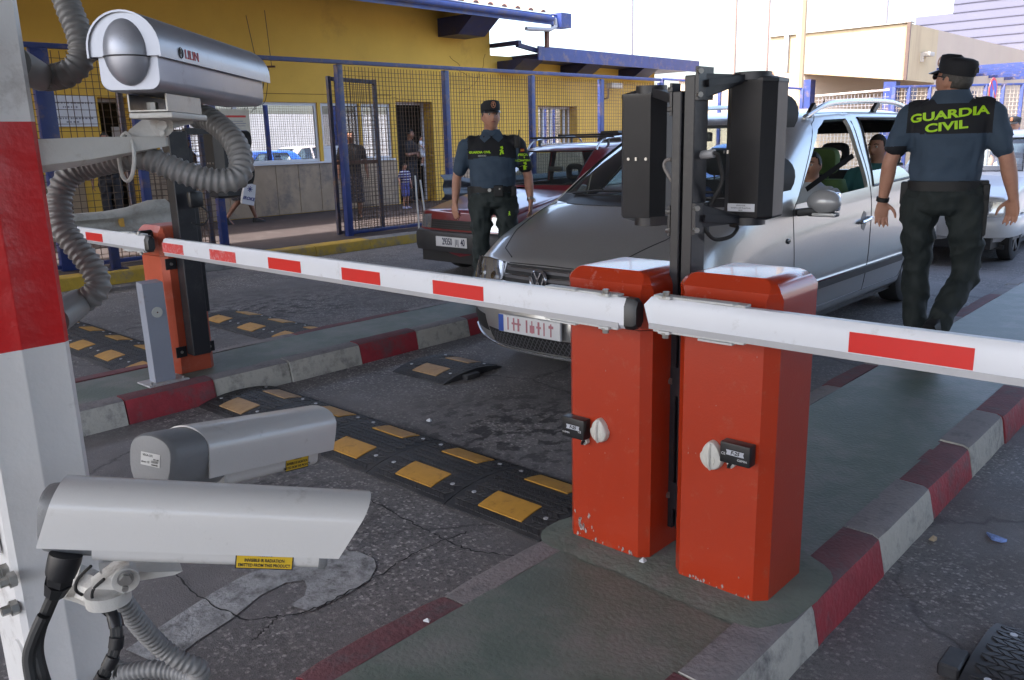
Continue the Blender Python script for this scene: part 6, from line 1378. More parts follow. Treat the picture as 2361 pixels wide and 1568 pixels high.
# ================================================================= people
SKIN = mat('skin', (.46, .235, .16), .5, 0, .10, 12, .05, 150, dirt=(.40, .17, .115), dscale=9, damt=.3)
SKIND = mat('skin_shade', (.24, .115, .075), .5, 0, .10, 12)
HAIR = mat('dark_hair', (.018, .014, .012), .6, 0, .3, 60, .3, 300)
HAIRG = mat('greying_hair', (.06, .055, .05), .6, 0, .4, 80, .3, 300)
POLO = mat('petrol_blue_pique', (.040, .066, .104), .8, 0, .08, 9, .10, 260)
NAVY = mat('black_navy_cloth', (.0085, .0095, .014), .8, 0, .15, 9, .15, 200)
TROU = mat('dark_green_trousers', (.0125, .0185, .0185), .8, 0, .2, 7, .2, 160)
TROUL = mat('grey_green_trousers', (.022, .031, .031), .8, 0, .15, 7, .2, 160)
NEON = mat('neon_yellow_print', (.42, .72, .015), .6, 0, .03)
LEATH = mat('black_leather', (.008, .008, .009), .62, 0, .2, 20, .1, 80)
EYEW = mat('eye_white', (.5, .47, .44), .3, 0, 0)
LIPS = mat('lips', (.30, .105, .085), .5, 0, .05)
def ell_ring(c, f, r_, rx, ry, n=16, sq=1.):
    """ellipse ring round c, in the plane of vectors f (ry) and r_ (rx)"""
    out = []
    for i in range(n):
        a = 2 * PI * i / n; ca, sa = math.cos(a), math.sin(a)
        if sq != 1: ca = math.copysign(abs(ca) ** sq, ca); sa = math.copysign(abs(sa) ** sq, sa)
        out.append(c + r_ * (ca * rx) + f * (sa * ry))
    return out
def limb(mb, pts, rad, n=12, k=5, m=0):
    """tapered limb through joints; rad entries are r or (r across, r fore-aft)"""
    P = [Vector(p) for p in pts]; q = spline(P, k); R = []
    rr = [r if isinstance(r, tuple) else (r, r) for r in rad]
    for i in range(len(P) - 1):
        for j in range(k): t = j / k; t2 = t * t * (3 - 2 * t); R.append((rr[i][0] + (rr[i + 1][0] - rr[i][0]) * t2, rr[i][1] + (rr[i + 1][1] - rr[i][1]) * t2))
    R.append(rr[-1]); rings = []
    for i, p in enumerate(q):
        t = (q[min(i + 1, len(q) - 1)] - q[max(i - 1, 0)]).normalized(); x = Vector((1, 0, 0)); x = (x - t * x.dot(t)).normalized() if abs(t.x) < .95 else t.orthogonal().normalized(); y = t.cross(x)
        rings.append([p + x * (math.cos(2 * PI * a / n) * R[i][0]) + y * (math.sin(2 * PI * a / n) * R[i][1]) for a in range(n)])
    mb.loft(rings, m); mb.ball(q[0], min(R[0]) * .98, 10, 8, m); mb.ball(q[-1], min(R[-1]) * .98, 10, 8, m)
def head_pts(nu=44, nv=34, female=False):
    vs, fs = [], []
    def g(d, c, sx, sz): return math.exp(-((d.x - c[0]) / sx) ** 2 - ((d.z - c[1]) / sz) ** 2) if d.y > 0 else 0
    for i in range(nv + 1):
        th = PI * i / nv
        for j in range(nu):
            a = 2 * PI * j / nu; d = Vector((math.sin(th) * math.cos(a), math.sin(th) * math.sin(a), math.cos(th)))
            p = Vector((d.x * .076, d.y * .096, d.z * .118))
            if d.z < 0:
                p.x *= 1 - .22 * (-d.z) ** 1.3
                if d.y < 0: p.y *= 1 - .35 * (-d.z)
                else: p.y *= 1 - .06 * (-d.z)
            e = .024 * g(d, (0, -.16), .13, .17) + .010 * g(d, (0, .06), .10, .2) - .011 * (g(d, (.36, .10), .17, .12) + g(d, (-.36, .10), .17, .12)) + .006 * (g(d, (.30, .30), .28, .09) + g(d, (-.30, .30), .28, .09)) + .006 * g(d, (0, -.50), .22, .07) - .004 * g(d, (0, -.62), .2, .05) + .010 * g(d, (0, -.80), .25, .14) + .004 * (g(d, (.55, -.12), .2, .2) + g(d, (-.55, -.12), .2, .2))
            p += Vector((d.x * .3, d.y, d.z * .25)) * e; vs.append(p)
    fs = [(i * nu + j, i * nu + (j + 1) % nu, (i + 1) * nu + (j + 1) % nu, (i + 1) * nu + j) for i in range(nv) for j in range(nu)]
    return vs, fs
HEAD_V, HEAD_F = head_pts()
def hand(mb, w_, d, pn, side, curl=.35, sc=1., spread=.45):
    """w_ wrist, d finger direction, pn palm normal, side +1 when the thumb lies towards d x pn"""
    d = Vector(d).normalized(); pn = Vector(pn); pn = (pn - d * pn.dot(d)).normalized(); t = d.cross(pn) * side
    S = .94 * sc
    mb.loft([[w_ + d * (L * S) + t * (ca * wd * S + off * S) + pn * (sa * th * S) for ca, sa in [(math.copysign(abs(math.cos(2 * PI * i / 12)) ** .7, math.cos(2 * PI * i / 12)), math.copysign(abs(math.sin(2 * PI * i / 12)) ** .8, math.sin(2 * PI * i / 12))) for i in range(12)]] for L, wd, th, off in ((-.02, .028, .021, 0), (.0, .029, .020, 0), (.03, .037, .017, 0), (.065, .043, .015, 0), (.092, .043, .013, 0), (.100, .038, .009, 0))])
    for k, (off, ln) in enumerate(((.033, .072), (.011, .082), (-.011, .076), (-.032, .060))):
        a = w_ + d * (.088 * S) + t * (off * S); pts = [a]; dd = (d + t * ((off / .033) * .17 * spread)).normalized(); ang = curl * (1 + .12 * k)
        for seg, fr in enumerate((.46, .30, .24)):
            ca = ang * (.55, 1.0, .8)[seg]; dd = (dd * math.cos(ca) + pn * math.sin(ca)).normalized(); a = a + dd * (ln * fr * S); pts.append(a)
        r0 = .0088 * S * (.92 if k == 3 else 1)
        limb(mb, pts, [r0, r0 * .97, r0 * .9, r0 * .78], 8, 2)
    a = w_ + d * (.025 * S) + t * (.028 * S); b = a + (d * .55 + t * .75 + pn * .25).normalized() * (.042 * S); c = b + (d * .85 + t * .42 + pn * .35).normalized() * (.034 * S); e = c + (d * .95 + t * .1 + pn * .4).normalized() * (.026 * S)
    limb(mb, [a, b, c, e], [.0135 * S, .0115 * S, .0100 * S, .0080 * S], 8, 2)
def fuse(mb, name, mats, parent, voxel=.008, smooth=5, matf=None, disp=None):
    """joins the shapes into one continuous skin"""
    me = bpy.data.meshes.new(name); me.from_pydata(mb.v, [], mb.f); o = bpy.data.objects.new(name, me); link(o)
    md = o.modifiers.new('r', 'REMESH'); md.mode = 'VOXEL'; md.voxel_size = voxel; md.adaptivity = 0
    sm = o.modifiers.new('s', 'SMOOTH'); sm.factor = .5; sm.iterations = smooth
    dg = bpy.context.evaluated_depsgraph_get(); dg.update(); m2 = bpy.data.meshes.new_from_object(o.evaluated_get(dg)); m2.name = name
    o.modifiers.clear(); o.data = m2; bpy.data.meshes.remove(me)
    for m_ in mats: m2.materials.append(m_)
    if disp:
        no = [v.normal.copy() for v in m2.vertices]
        for v, n_ in zip(m2.vertices, no): v.co += n_ * disp(v.co)
    if matf:
        for p in m2.polygons: p.material_index = matf(p.center, p.normal)
    m2.polygons.foreach_set('use_smooth', [True] * len(m2.polygons)); m2.update()
    o.parent = parent; return o
def bvh_of(o): return BVHTree.FromPolygons([v.co.copy() for v in o.data.vertices], [tuple(p.vertices) for p in o.data.polygons])
def rotm(yaw, pitch=0, roll=0): return (Matrix.Rotation(yaw, 4, 'Z') @ Matrix.Rotation(-pitch, 4, 'X') @ Matrix.Rotation(roll, 4, 'Y')).to_3x3()
def torso(mb, secs, lean=(0, 0), n=20, sq=.86):
    mb.loft([ell_ring(Vector((lean[0] * (z - .9), y + lean[1] * (z - .9), z)), Vector((0, 1, 0)), Vector((1, 0, 0)), rx, ry, n, sq) for z, rx, ry, y in secs])
def folds(scale, amp): return lambda p: amp * .9 * (.5 - abs(mnoise.noise(Vector((p.x * scale * .55 + p.z * scale * .5, p.y * scale * .8, p.z * scale * .8 - p.x * 4 + 3)))) * 2.2) * (1 if amp > .007 else .4) + amp * (mnoise.noise(Vector((p.x * scale + p.z * scale * .5, p.y * scale, p.z * scale * .9))) + .6 * mnoise.noise(Vector((p.x * scale * 2.2 - p.z * 5, p.y * scale * 2.2, p.z * scale * 1.3 + 7))))
def person(label, loc, rotz, h=1.76, bulk=1., arms=None, legs=None, headrot=(0, 0), lean=(0, 0), top=None, bottom=None, kind='trousers', shoes=LEATH, skin=SKIN, hair=HAIR, hairstyle='short', voxel=.0075, sleeve=.55, collar=None, face=True, hands=True, group=None, sit=False, topmat=None, botmat=None, lower=True, sc=1.):
    """standing (or seated) figure; local frame: faces +y, x to its own right"""
    t = thing('person', label, 'person', loc, rotz, group); k = h / 1.76 * sc; t.scale = (k, k, k)
    A = dict(sl=(-.215 * bulk, 0, 1.425), el=(-.27 * bulk, -.02, 1.15), wl=(-.29 * bulk, .03, .90), sr=(.215 * bulk, 0, 1.425), er=(.27 * bulk, -.02, 1.15), wr=(.29 * bulk, .03, .90), hl=(0, .1, -1), hr=(0, .1, -1), pl=(1, .2, 0), pr=(-1, .2, 0), tl=1, tr=-1, curl=.35)
    if arms: A.update(arms)
    L = dict(hl=(-.095 * bulk, 0, .92), kl=(-.10, .02, .50), al=(-.105, -.02, .09), hr=(.095 * bulk, 0, .92), kr=(.10, .02, .50), ar=(.105, -.02, .09), fl=(0, 1, 0), fr=(0, 1, 0))
    if legs: L.update(legs)
    V = lambda p: Vector(p)
    lx = lambda z: Vector((lean[0] * (z - .9), lean[1] * (z - .9), 0))
    hc = Vector((0, .025 + A.get('hy', 0), 1.635 + A.get('hz', 0))) + lx(1.6); HR = rotm(*headrot)
    b = MB()
    o_ = len(b.v); b.add([hc + HR @ p for p in HEAD_V], HEAD_F)
    for s in (-1, 1):
        ec = hc + HR @ Vector((s * .076, -.012, -.002)); b.ball(ec, .03, 10, 8, 0, HR, (.32, .62, 1.05))
    limb(b, [Vector((0, -.018, 1.42)) + lx(1.44), Vector((0, -.008 + A.get('hy', 0) * .5, 1.49 + A.get('hz', 0) * .4)) + lx(1.5), hc + HR @ Vector((0, -.028, -.075))], [(.075 * bulk, .07), .060 * (1 + (bulk - 1) * .6), .058], 14)
    torso(b, [(.86, .13 * bulk, .09, 0), (1.0, .13 * bulk, .09, 0), (1.25, .15 * bulk, .09, 0), (1.38, .14 * bulk, .075, 0), (1.44, .07, .06, 0)], lean)
    fb = .8 + .2 * bulk
    for s, S_, E_, W_, H_, PN, T_ in ((-1, 'sl', 'el', 'wl', 'hl', 'pl', 'tl'), (1, 'sr', 'er', 'wr', 'hr', 'pr', 'tr')):
        a, e, w_ = V(A[S_]) + lx(1.42) + Vector((-s * .022, 0, -.028)), V(A[E_]), V(A[W_])
        limb(b, [Vector((s * .1, 0, 1.375)) + lx(1.4), a, a.lerp(e, .5), e, e.lerp(w_, .35), w_], [.04, .046 * fb, .046 * fb, .041 * fb, .041 * fb, (.027, .027)], 12)
        if hands: hand(b, w_, A[H_], A[PN], A[T_], A['curl'])
        else: b.ball(w_ + V(A[H_]).normalized() * .06, .04, 8, 6, 0, None, (.8, .5, 1.3))
    if lower:
        for s, H_, K_, A_ in ((-1, 'hl', 'kl', 'al'), (1, 'hr', 'kr', 'ar')):
            hp, kn, an = V(L[H_]), V(L[K_]), V(L[A_]); limb(b, [Vector((s * .05, 0, .90)), hp, kn, kn.lerp(an, .4), an], [.07, .068, .05, .052, .034], 12)
            fd = V(L['fl' if s < 0 else 'fr']).normalized(); limb(b, [an + Vector((0, 0, -.02)) - fd * .03, an + fd * .06 + Vector((0, 0, -.05)), an + fd * .14 + Vector((0, 0, -.065))], [.035, .036, .024], 10, 3)
    bo_ = fuse(b, 'body', [skin], t, voxel, 3); t['bodyname'] = bo_.name; del t['bodyname']
    # clothes
    if top:
        m = MB()
        torso(m, [(top.get('hem', .96), .165 * bulk, .128 * bulk, .0), (1.02, .172 * bulk, .135 * bulk, .012), (1.10, .180 * bulk, .140 * bulk, .018), (1.20, .186 * bulk, .138 * bulk, .012), (1.31, .197 * bulk, .130 * bulk, .004), (1.39, .20 * bulk, .115, -.004), (1.44, .165 * bulk, .095, -.01), (1.475, .10 * bulk, .082, -.012), (1.50, .074 * bulk, .072, -.012)], lean)
        for s, S_, E_, W_ in ((-1, 'sl', 'el', 'wl'), (1, 'sr', 'er', 'wr')):
            a, e, w_ = V(A[S_]) + lx(1.42), V(A[E_]), V(A[W_]); inn = Vector((s * .10 * bulk, -.005, 1.395)) + lx(1.4)
            if sleeve <= 1: a = a + Vector((-s * .022, 0, -.028)); q = [inn, a, a.lerp(e, sleeve * .55), a.lerp(e, sleeve), a.lerp(e, sleeve + .12)]; rr = [.066, .070 * fb, .070 * fb, .070 * fb, .069 * fb]
            else: q = [inn, a, e, e.lerp(w_, .5), w_]; rr = [.075, .075 * fb, .058 * fb, .052 * fb, .042 * fb]
            limb(m, q, rr, 14)
        sh = fuse(m, top.get('name', 'shirt'), topmat or [top['mat']], t, max(.008, voxel), 4, top.get('matf'), (lambda ff, hm: (lambda p: ff(p) * min(1, max(.15, (p.z - hm) / .09)) * (.35 if p.z > 1.27 else 1)))(folds(9, top.get('fold', .006)), top.get('hem', .96)))
    else: sh = None
    if kind and lower:
        m = MB()
        if kind in ('trousers', 'shorts'):
            torso(m, [(.84, .10 * bulk, .10, 0), (.87, .172 * bulk, .128 * bulk, 0), (.95, .178 * bulk, .135 * bulk, .004), (1.0, .172 * bulk, .132 * bulk, .010), (1.03, .17 * bulk, .132 * bulk, .012)], lean)
            for s, H_, K_, A_ in ((-1, 'hl', 'kl', 'al'), (1, 'hr', 'kr', 'ar')):
                hp, kn, an = V(L[H_]), V(L[K_]), V(L[A_])
                if kind == 'trousers': limb(m, [hp + Vector((0, 0, .03)), hp.lerp(kn, .4), kn, kn.lerp(an, .5), an + (kn - an).normalized() * .0], [(.100 * bulk, .112 * bulk), (.096 * bulk, .104 * bulk), (.074 * fb, .078 * fb), (.068 * fb, .07 * fb), (.062 * fb, .068 * fb)], 14)
                else: limb(m, [hp + Vector((0, 0, .03)), hp.lerp(kn, .5), kn + (hp - kn) * .1], [(.10, .11), (.10, .105), (.098, .1)], 14)
            fuse(m, kind, botmat or [bottom], t, max(.008, voxel), 4, None, folds(11, .013 if kind == 'trousers' else .006))
        else:
            kz = L['kl'][2]; torso(m, [(kz - .02, .20, .17, .0), (.62, .19, .16, 0), (.80, .19, .15, 0), (.95, .17, .13, 0), (1.03, .15, .115, 0)], lean); fuse(m, 'skirt', [bottom], t, .01, 3, None, folds(14, .008))
        for s, A_, F_ in ((-1, 'al', 'fl'), (1, 'ar', 'fr')):
            an, fd = V(L[A_]), V(L[F_]).normalized(); up_ = Vector((0, 0, 1)); up_ = (up_ - fd * up_.dot(fd)).normalized(); m = MB(); sd_ = fd.cross(up_)
            rg = []
            for y_, w2, hh, z0 in ((-.075, .028, .045, -.088), (-.06, .037, .095, -.092), (0, .042, .105, -.092), (.06, .047, .072, -.092), (.12, .050, .05, -.092), (.165, .042, .036, -.092), (.185, .022, .024, -.088)):
                c = an + fd * y_ + up_ * (z0 + hh / 2); rg.append([c + sd_ * (a * w2) + up_ * (b_ * hh / 2) for a, b_ in ((-1, -1), (1, -1), (1, .1), (.7, .9), (.0, 1.05), (-.7, .9), (-1, .1))])
            m.loft(rg); sb_ = an + fd * -.07 + up_ * -.10
            m.loft([[an + fd * y_ + sd_ * (a * w2) + up_ * z_ for a, z_ in ((-1, -.108), (1, -.108), (1, -.088), (-1, -.088))] for y_, w2 in ((-.08, .03), (-.05, .042), (.02, .043), (.10, .053), (.16, .046), (.19, .024))], smooth=False)
            o = m.build('shoe', shoes, None, 50, True); o.parent = t
    # hair
    if hair:
        m = MB(); vs = []
        for p in HEAD_V:
            q = p.copy(); sc_ = 1.07
            vs.append(hc + HR @ Vector((q.x * sc_, q.y * sc_ - .002, q.z * sc_ + .002)))
        low = {'short': -.012, 'bald': -.02, 'long': -.2}[hairstyle]
        def keep(i):
            p = HEAD_V[i]
            fr_ = .055 if p.y > .03 else (.0 if p.y > -.03 else low - .028 * (hairstyle == 'short'))
            if hairstyle == 'bald': return p.y < .0 and -.07 < p.z < .05
            return p.z > fr_ + max(0, (p.y - .02)) * .25
        fs = [f for f in HEAD_F if all(keep(i) for i in f)]
        if hairstyle == 'long': limb(m, [hc + HR @ Vector((0, -.06, .02)), hc + HR @ Vector((0, -.09, -.12)), hc + HR @ Vector((0, -.08, -.25))], [.07, .075, .05], 12)
        m.add(vs, fs, 0, True); o = m.build('hair', hair, None, None, True); o.parent = t
        if len(fs): md = o.modifiers.new('thickness', 'SOLIDIFY'); md.thickness = .008; md.offset = -1
    if face:
        for s in (-1, 1):
            m = MB(); c = hc + HR @ Vector((s * .031, .0765, .013)); m.ball(c, .0125, 10, 8, 0, HR); m.ball(c + HR @ Vector((0, .0075, 0)), .0068, 8, 6, 1, HR); o = m.build('eye', [EYEW, HAIR], None, None, True); o.parent = t
            m = MB(); m.tube([hc + HR @ Vector(p) for p in ((s * .014, .094, .034), (s * .032, .091, .040), (s * .052, .078, .034))], [.0035, .0045, .0025], 6); o = m.build('eyebrow', hair or HAIR, None, None, True); o.parent = t
        m = MB(); m.tube([hc + HR @ Vector(p) for p in ((-.024, .082, -.054), (-.008, .0935, -.052), (.008, .0935, -.052), (.024, .082, -.054))], [.002, .0052, .0052, .002], 6); o = m.build('mouth', LIPS, None, None, True); o.parent = t
    return t, hc, HR, sh, bo_
def put(mb, name, m, parent, sharp=35):
    o = mb.build(name, m, None, sharp, True); o.parent = parent; return o
def cap(t, hc, HR, badge=True, m=NAVY, visor=True):
    k = MB(); n = 24
    k.loft([[hc + HR @ Vector((math.cos(2 * PI * i / n) * rx, math.sin(2 * PI * i / n) * ry - .006 + dy, z + (.012 if math.sin(2 * PI * i / n) > .3 else 0) * (z > .09))) for i in range(n)] for z, rx, ry, dy in ((.036, .080, .100, 0), (.050, .083, .104, 0), (.075, .085, .107, .002), (.100, .085, .107, .004), (.116, .080, .100, .006), (.124, .06, .075, .006), (.127, .002, .002, .006))]); c_ = put(k, 'cap', m, t, 50)
    if visor:
        k = MB(); top = []; bot = []
        for i in range(13):
            a = PI * (.14 + .72 * i / 12)
            for lst, dz in ((top, .003), (bot, -.001)):
                lst.append([hc + HR @ Vector((math.cos(a) * .080, math.sin(a) * .100 - .006, .048 + dz)), hc + HR @ Vector((math.cos(a) * .082 * (1 + .02 * math.sin(a)), math.sin(a) * .150 + .012, .026 + dz - .010 * math.sin(a)))])
        k.loft([[r[0], r[1]] for r in top], closed=False, cap=False); k.loft([[r[0], r[1]] for r in bot], closed=False, cap=False); k.loft([[a[1], b[1]] for a, b in zip(top, bot)], closed=False, cap=False)
        put(k, 'visor', mat('visor_black', (.012, .012, .014), .35), t)
    if badge:
        k = MB(); c = hc + HR @ Vector((.0, .1125, .088)); nn = HR @ Vector((0, 1, .05)); rx = HR @ Vector((1, 0, 0)); uz = HR @ Vector((0, 0, 1))
        el = lambda s, a: c + rx * (math.cos(a) * .019 * s) + uz * (math.sin(a) * .027 * s) + nn * .004
        k.tube([el(1, 2 * PI * i / 20) for i in range(21)], .0028, 6); k.obox(el(.7, .9), el(.7, .9 + PI), .006, .004, up=nn); k.obox(el(.6, 2.2), el(.6, 2.2 + PI), .006, .004, up=nn); k.ball(el(.55, PI / 2), .006, 8, 6)
        put(k, 'cap_badge', mat('badge_copper', (.50, .22, .12), .4), c_.parent)
    return c_
def project_text(bv, body, size, centre, right, up, frm, mat_, parent, name='lettering', bold=.0012, sx=1., off=.003, shear=0.):
    vs, fs = text_mesh(body, size, 0, bold, shear=shear); r_, u_ = Vector(right).normalized(), Vector(up).normalized(); d = -Vector(frm)
    P = []
    for v_ in vs:
        p = Vector(centre) + r_ * (v_.x * sx) + u_ * v_.y; h = bv.ray_cast(p - d * 1.0, d); P.append((h[0] + h[1] * off) if h[0] else p)
    me = bpy.data.meshes.new(name); me.from_pydata(P, [], fs); me.materials.append(mat_); o = bpy.data.objects.new(name, me); link(o); o.parent = parent; return o
def belt(t, z, rx, ry, y=.008, holster=1, m=LEATH, lean=(0, 0)):
    k = MB(); n = 30
    k.loft([ell_ring(Vector((0, y, z + dz)), Vector((0, 1, 0)), Vector((1, 0, 0)), rx + e, ry + e, n, .86) for dz, e in ((-.028, -.01), (-.026, .004), (.026, .004), (.028, -.01))], cap=False); b_ = put(k, 'belt', m, t)
    return b_
def pouch(t, c, s, rotz=0, name='belt_pouch', m=LEATH):
    k = MB(); k.cbox(c, s, .012, 3, 0); put(k, name, m, t)
PG_O = 'uniformed officers with petrol blue shirts and caps'
# ---- officer by the red car
yk = lambda z, x: z > 1.285 + .10 * max(0, abs(x) - .13)
def mf_L(c, n): 
    if c.x < -.235 and c.z > 1.13: return 1 if c.x < -.255 or c.z < 1.3 else (1 if yk(c.z, c.x) else 0)
    return 1 if (c.z > 1.305 - .03 * min(1, abs(c.x) / .2) and abs(c.x) < .215) else 0
OL, hc, HR, sh, _b = person('officer in petrol blue polo and cap standing by the red car, seen from the front', (-5.33, 5.52, K), math.radians(-137), 1.77, 1.13,
    arms=dict(el=(-.315, -.03, 1.13), wl=(-.335, .06, .895), er=(.32, -.03, 1.13), wr=(.345, .05, .90), hl=(.05, .16, -1), hr=(-.02, .2, -1), pl=(.9, -.3, 0), pr=(-.75, -.65, 0), tl=1, tr=-1, curl=.32),
    legs=dict(kl=(-.125, .03, .50), al=(-.14, .0, .09), kr=(.125, .03, .50), ar=(.14, .0, .09)), headrot=(.25, -.12),
    top=dict(mat=POLO, matf=mf_L, hem=.97, fold=.009), topmat=[POLO, NAVY], bottom=TROUL, sleeve=.62, hair=HAIRG, group=PG_O, voxel=.0065)
cap(OL, hc, HR); bv = bvh_of(sh)
project_text(bv, 'GUARDIA CIVIL', .026, (.105, 0, 1.335), (-1, 0, 0), (0, 0, 1), (0, 1, 0), NEON, OL, sx=1.05, bold=.0012)
project_text(bv, 'SERVICIO', .017, (.085, 0, 1.305), (-1, 0, 0), (0, 0, 1), (0, 1, 0), mat('grey_print', (.25, .27, .26), .7), OL)
def emblem(bv, c, s, right, up, frm, parent):
    r_, u_, d = Vector(right).normalized(), Vector(up).normalized(), -Vector(frm); k = MB()
    def pj(x, z): p = Vector(c) + r_ * x * s + u_ * z * s; h = bv.ray_cast(p - d, d); return (h[0] + h[1] * .004) if h[0] else p
    for a, b_, w_ in (((-.35, -1), (.15, .45), .16), ((.15, .45), (.3, .75), .22), ((.45, -.85), (-.1, .3), .2), ((-.45, .1), (.5, -.1), .12), ((-.3, .75), (.35, .95), .2)):
        A_, B_ = Vector((*a, 0)), Vector((*b_, 0)); n_ = (B_ - A_).normalized().cross(Vector((0, 0, 1))) * w_; q = [A_ + n_, A_ - n_, B_ - n_, B_ + n_]; k.add([pj(p.x, p.y) for p in q], [(0, 1, 2, 3)])
    o = k.build('emblem', NEON, None, None, True); o.parent = parent
emblem(bv, (-.085, 0, 1.345), .034, (-1, 0, 0), (0, 0, 1), (0, 1, 0), OL)
sd_ = Vector((-.72, .69, 0)).normalized(); rt_ = Vector((0, 0, 1)).cross(sd_)
for tx, zz, sz in (('FISCAL', 1.305, .026), ('Y', 1.28, .018), ('FRONTERAS', 1.255, .022)): project_text(bv, tx, sz, Vector((-.28, .05, zz)), rt_, (0, 0, 1), sd_, NEON, OL)
emblem(bv, (-.285, .05, 1.205), .034, rt_, (0, 0, 1), sd_, OL)
k = MB(); k.add([(.0, 0, 0)], []); 
bl = MB()
for i, (mm, dz) in enumerate((('flag_red', .008), ('flag_yellow', 0), ('flag_red', -.008))):
    P = []
    for x_, z_ in ((-.016, -.004), (.016, -.004), (.016, .004), (-.016, .004)): p = Vector((-.27, .06, 1.345)) + rt_ * x_ + Vector((0, 0, z_ + dz)); h_ = bv.ray_cast(p + sd_, -sd_); P.append((h_[0] + h_[1] * .004) if h_[0] else p)
    bl.add(P, [(0, 1, 2, 3)], 0 if mm == 'flag_red' else 1)
put(bl, 'flag_patch', [mat('flag_red', (.4, .02, .02), .7), mat('flag_yellow', (.6, .40, .02), .7)], OL, None)
# collar, placket
k = MB()
for s in (-1, 1):
    k.add([(s * .008, .080, 1.468), (s * .062, .096, 1.425), (s * .098, .070, 1.462), (s * .075, .02, 1.515), (s * .045, .052, 1.512), (s * .008, .090, 1.462), (s * .062, .108, 1.418), (s * .104, .078, 1.458), (s * .082, .02, 1.516), (s * .05, .058, 1.513)], [(0, 1, 2, 3, 4), (9, 8, 7, 6, 5), (0, 5, 6, 1), (1, 6, 7, 2), (2, 7, 8, 3)])
k.loft([ell_ring(Vector((0, -.012, z)), Vector((0, 1, 0)), Vector((1, 0, 0)), rx, ry, 20) for z, rx, ry in ((1.46, .095, .085), (1.505, .083, .078), (1.53, .076, .072))], cap=False)
put(k, 'collar', POLO, OL, 60)
belt(OL, 1.015, .197, .153, .012); pouch(OL, (-.05, .175, 1.0), (.085, .045, .10)); pouch(OL, (.205, .02, .975), (.05, .09, .13)); pouch(OL, (-.185, .08, .99), (.05, .07, .09))
k = MB(); k.disc((.03, .168, 1.01), (0, 1, 0), .016, .006, 12); k.disc((-.06, .196, 1.02), (0, 1, 0), .008, .006, 10); put(k, 'buckle', ZINC, OL)
def epaulettes(t, bv, x0, x1, y0, y1):
    for s in (-1, 1):
        rg = []
        for i in range(6):
            x = s * (x0 + (x1 - x0) * i / 5); ring = []
            for dz in (.001, .012):
                for y in ((y0, y1) if dz < .01 else (y1 * .7, y0 * .7)):
                    h_ = bv.ray_cast(Vector((x, y, 1.8)), Vector((0, 0, -1))); ring.append(Vector((x, y, (h_[0].z if h_[0] else 1.42) + dz)))
            rg.append(ring)
        k = MB(); k.loft(rg, smooth=False); put(k, 'epaulette', NAVY, t)
epaulettes(OL, bv, .11, .215, -.035, .025)
k = MB(); k.cbox((-.225, .085, 1.42), (.05, .035, .11), .01); k.tube([(-.24, .085, 1.47), (-.245, .085, 1.52)], .006, 6); put(k, 'radio_microphone', LEATH, OL)
w_ = Vector((-.335, .06, .905)); k = MB(); dA = (Vector((-.335, .06, .895)) - Vector((-.315, -.03, 1.13))).normalized(); q1 = dA.orthogonal().normalized(); q2 = dA.cross(q1)
k.loft([[w_ - dA * .012 * 1 + dA * d_ + q1 * (math.cos(2 * PI * i / 16) * r_) + q2 * (math.sin(2 * PI * i / 16) * r_) for i in range(16)] for d_, r_ in ((-.012, .028), (-.011, .034), (.011, .034), (.012, .028))], cap=False); k.disc(w_ + Vector((-.03, .012, .0)), (-.9, .4, 0), .018, .009, 16); put(k, 'wrist_watch', ZINC, OL)
emblem(BVHTree.FromPolygons([Vector((x, .165, z)) for x in (-.3, .3) for z in (.5, 1.0)], [(0, 1, 3, 2)]), (-.14, 0, .80), .018, (-1, 0, 0), (0, 0, 1), (0, 1, 0), OL)
# ---- officer walking away on the island
def mf_R(c, n):
    if c.x < -.205 and c.z < 1.22: return 1
    lim = 1.285 - .02 * c.x
    return 1 if (c.z > lim and abs(c.x) < .212) else 0
DIRR = math.radians(14)
OR, hc, HR, sh, _b = person('officer with GUARDIA CIVIL on his back walking away along the island', (-1.615, 5.74, K), DIRR, 1.94, 1.03,
    arms=dict(hz=-.065, hy=.03, sl=(-.215, 0, 1.42), sr=(.215, 0, 1.425), el=(-.285, -.02, 1.145), wl=(-.315, .02, .905), er=(.295, .0, 1.15), wr=(.35, .02, .93), hl=(-.02, .05, -1), hr=(.03, .12, -1), pl=(.35, -.95, 0), pr=(-.55, -.85, 0), tl=-1, tr=1, curl=.30),
    legs=dict(hl=(-.115, 0, .92), kl=(-.105, .06, .50), al=(-.075, .02, .095), hr=(.115, 0, .92), kr=(.155, .03, .505), ar=(.035, -.24, .225), fl=(-.06, 1, 0), fr=(.1, .40, -.92)), headrot=(.95, -.22),
    top=dict(mat=POLO, matf=mf_R, hem=.985, fold=.012), topmat=[POLO, NAVY], bottom=TROU, sleeve=.60, hair=HAIRG, group=PG_O, voxel=.0062)
cap(OR, hc, HR); bv = bvh_of(sh)
k = MB(); k.cbox(hc + HR @ Vector((0, -.104, .070)), (.05, .004, .03), .001, 2); put(k, 'cap_strap', mat('strap_dark', (.03, .028, .028), .7), OR)
up_ = Vector((-.06, 0, 1)); rt_ = Vector((1, 0, .10))
project_text(bv, 'GUARDIA', .060, (-.005, 0, 1.385), rt_, up_, (0, -1, 0), NEON, OR, sx=1.46, bold=.0022, off=.006)
project_text(bv, 'CIVIL', .060, (-.012, 0, 1.322), rt_, up_, (0, -1, 0), NEON, OR, sx=1.5, bold=.0022, off=.006)
k = MB(); k.loft([ell_ring(Vector((0, -.012, z)), Vector((0, 1, 0)), Vector((1, 0, 0)), rx, ry, 22) for z, rx, ry in ((1.445, .125, .105), (1.475, .108, .10), (1.50, .092, .088), (1.518, .086, .082), (1.50, .080, .078))], cap=False); put(k, 'collar', POLO, OR, 60)
epaulettes(OR, bv, .115, .215, -.04, .03)
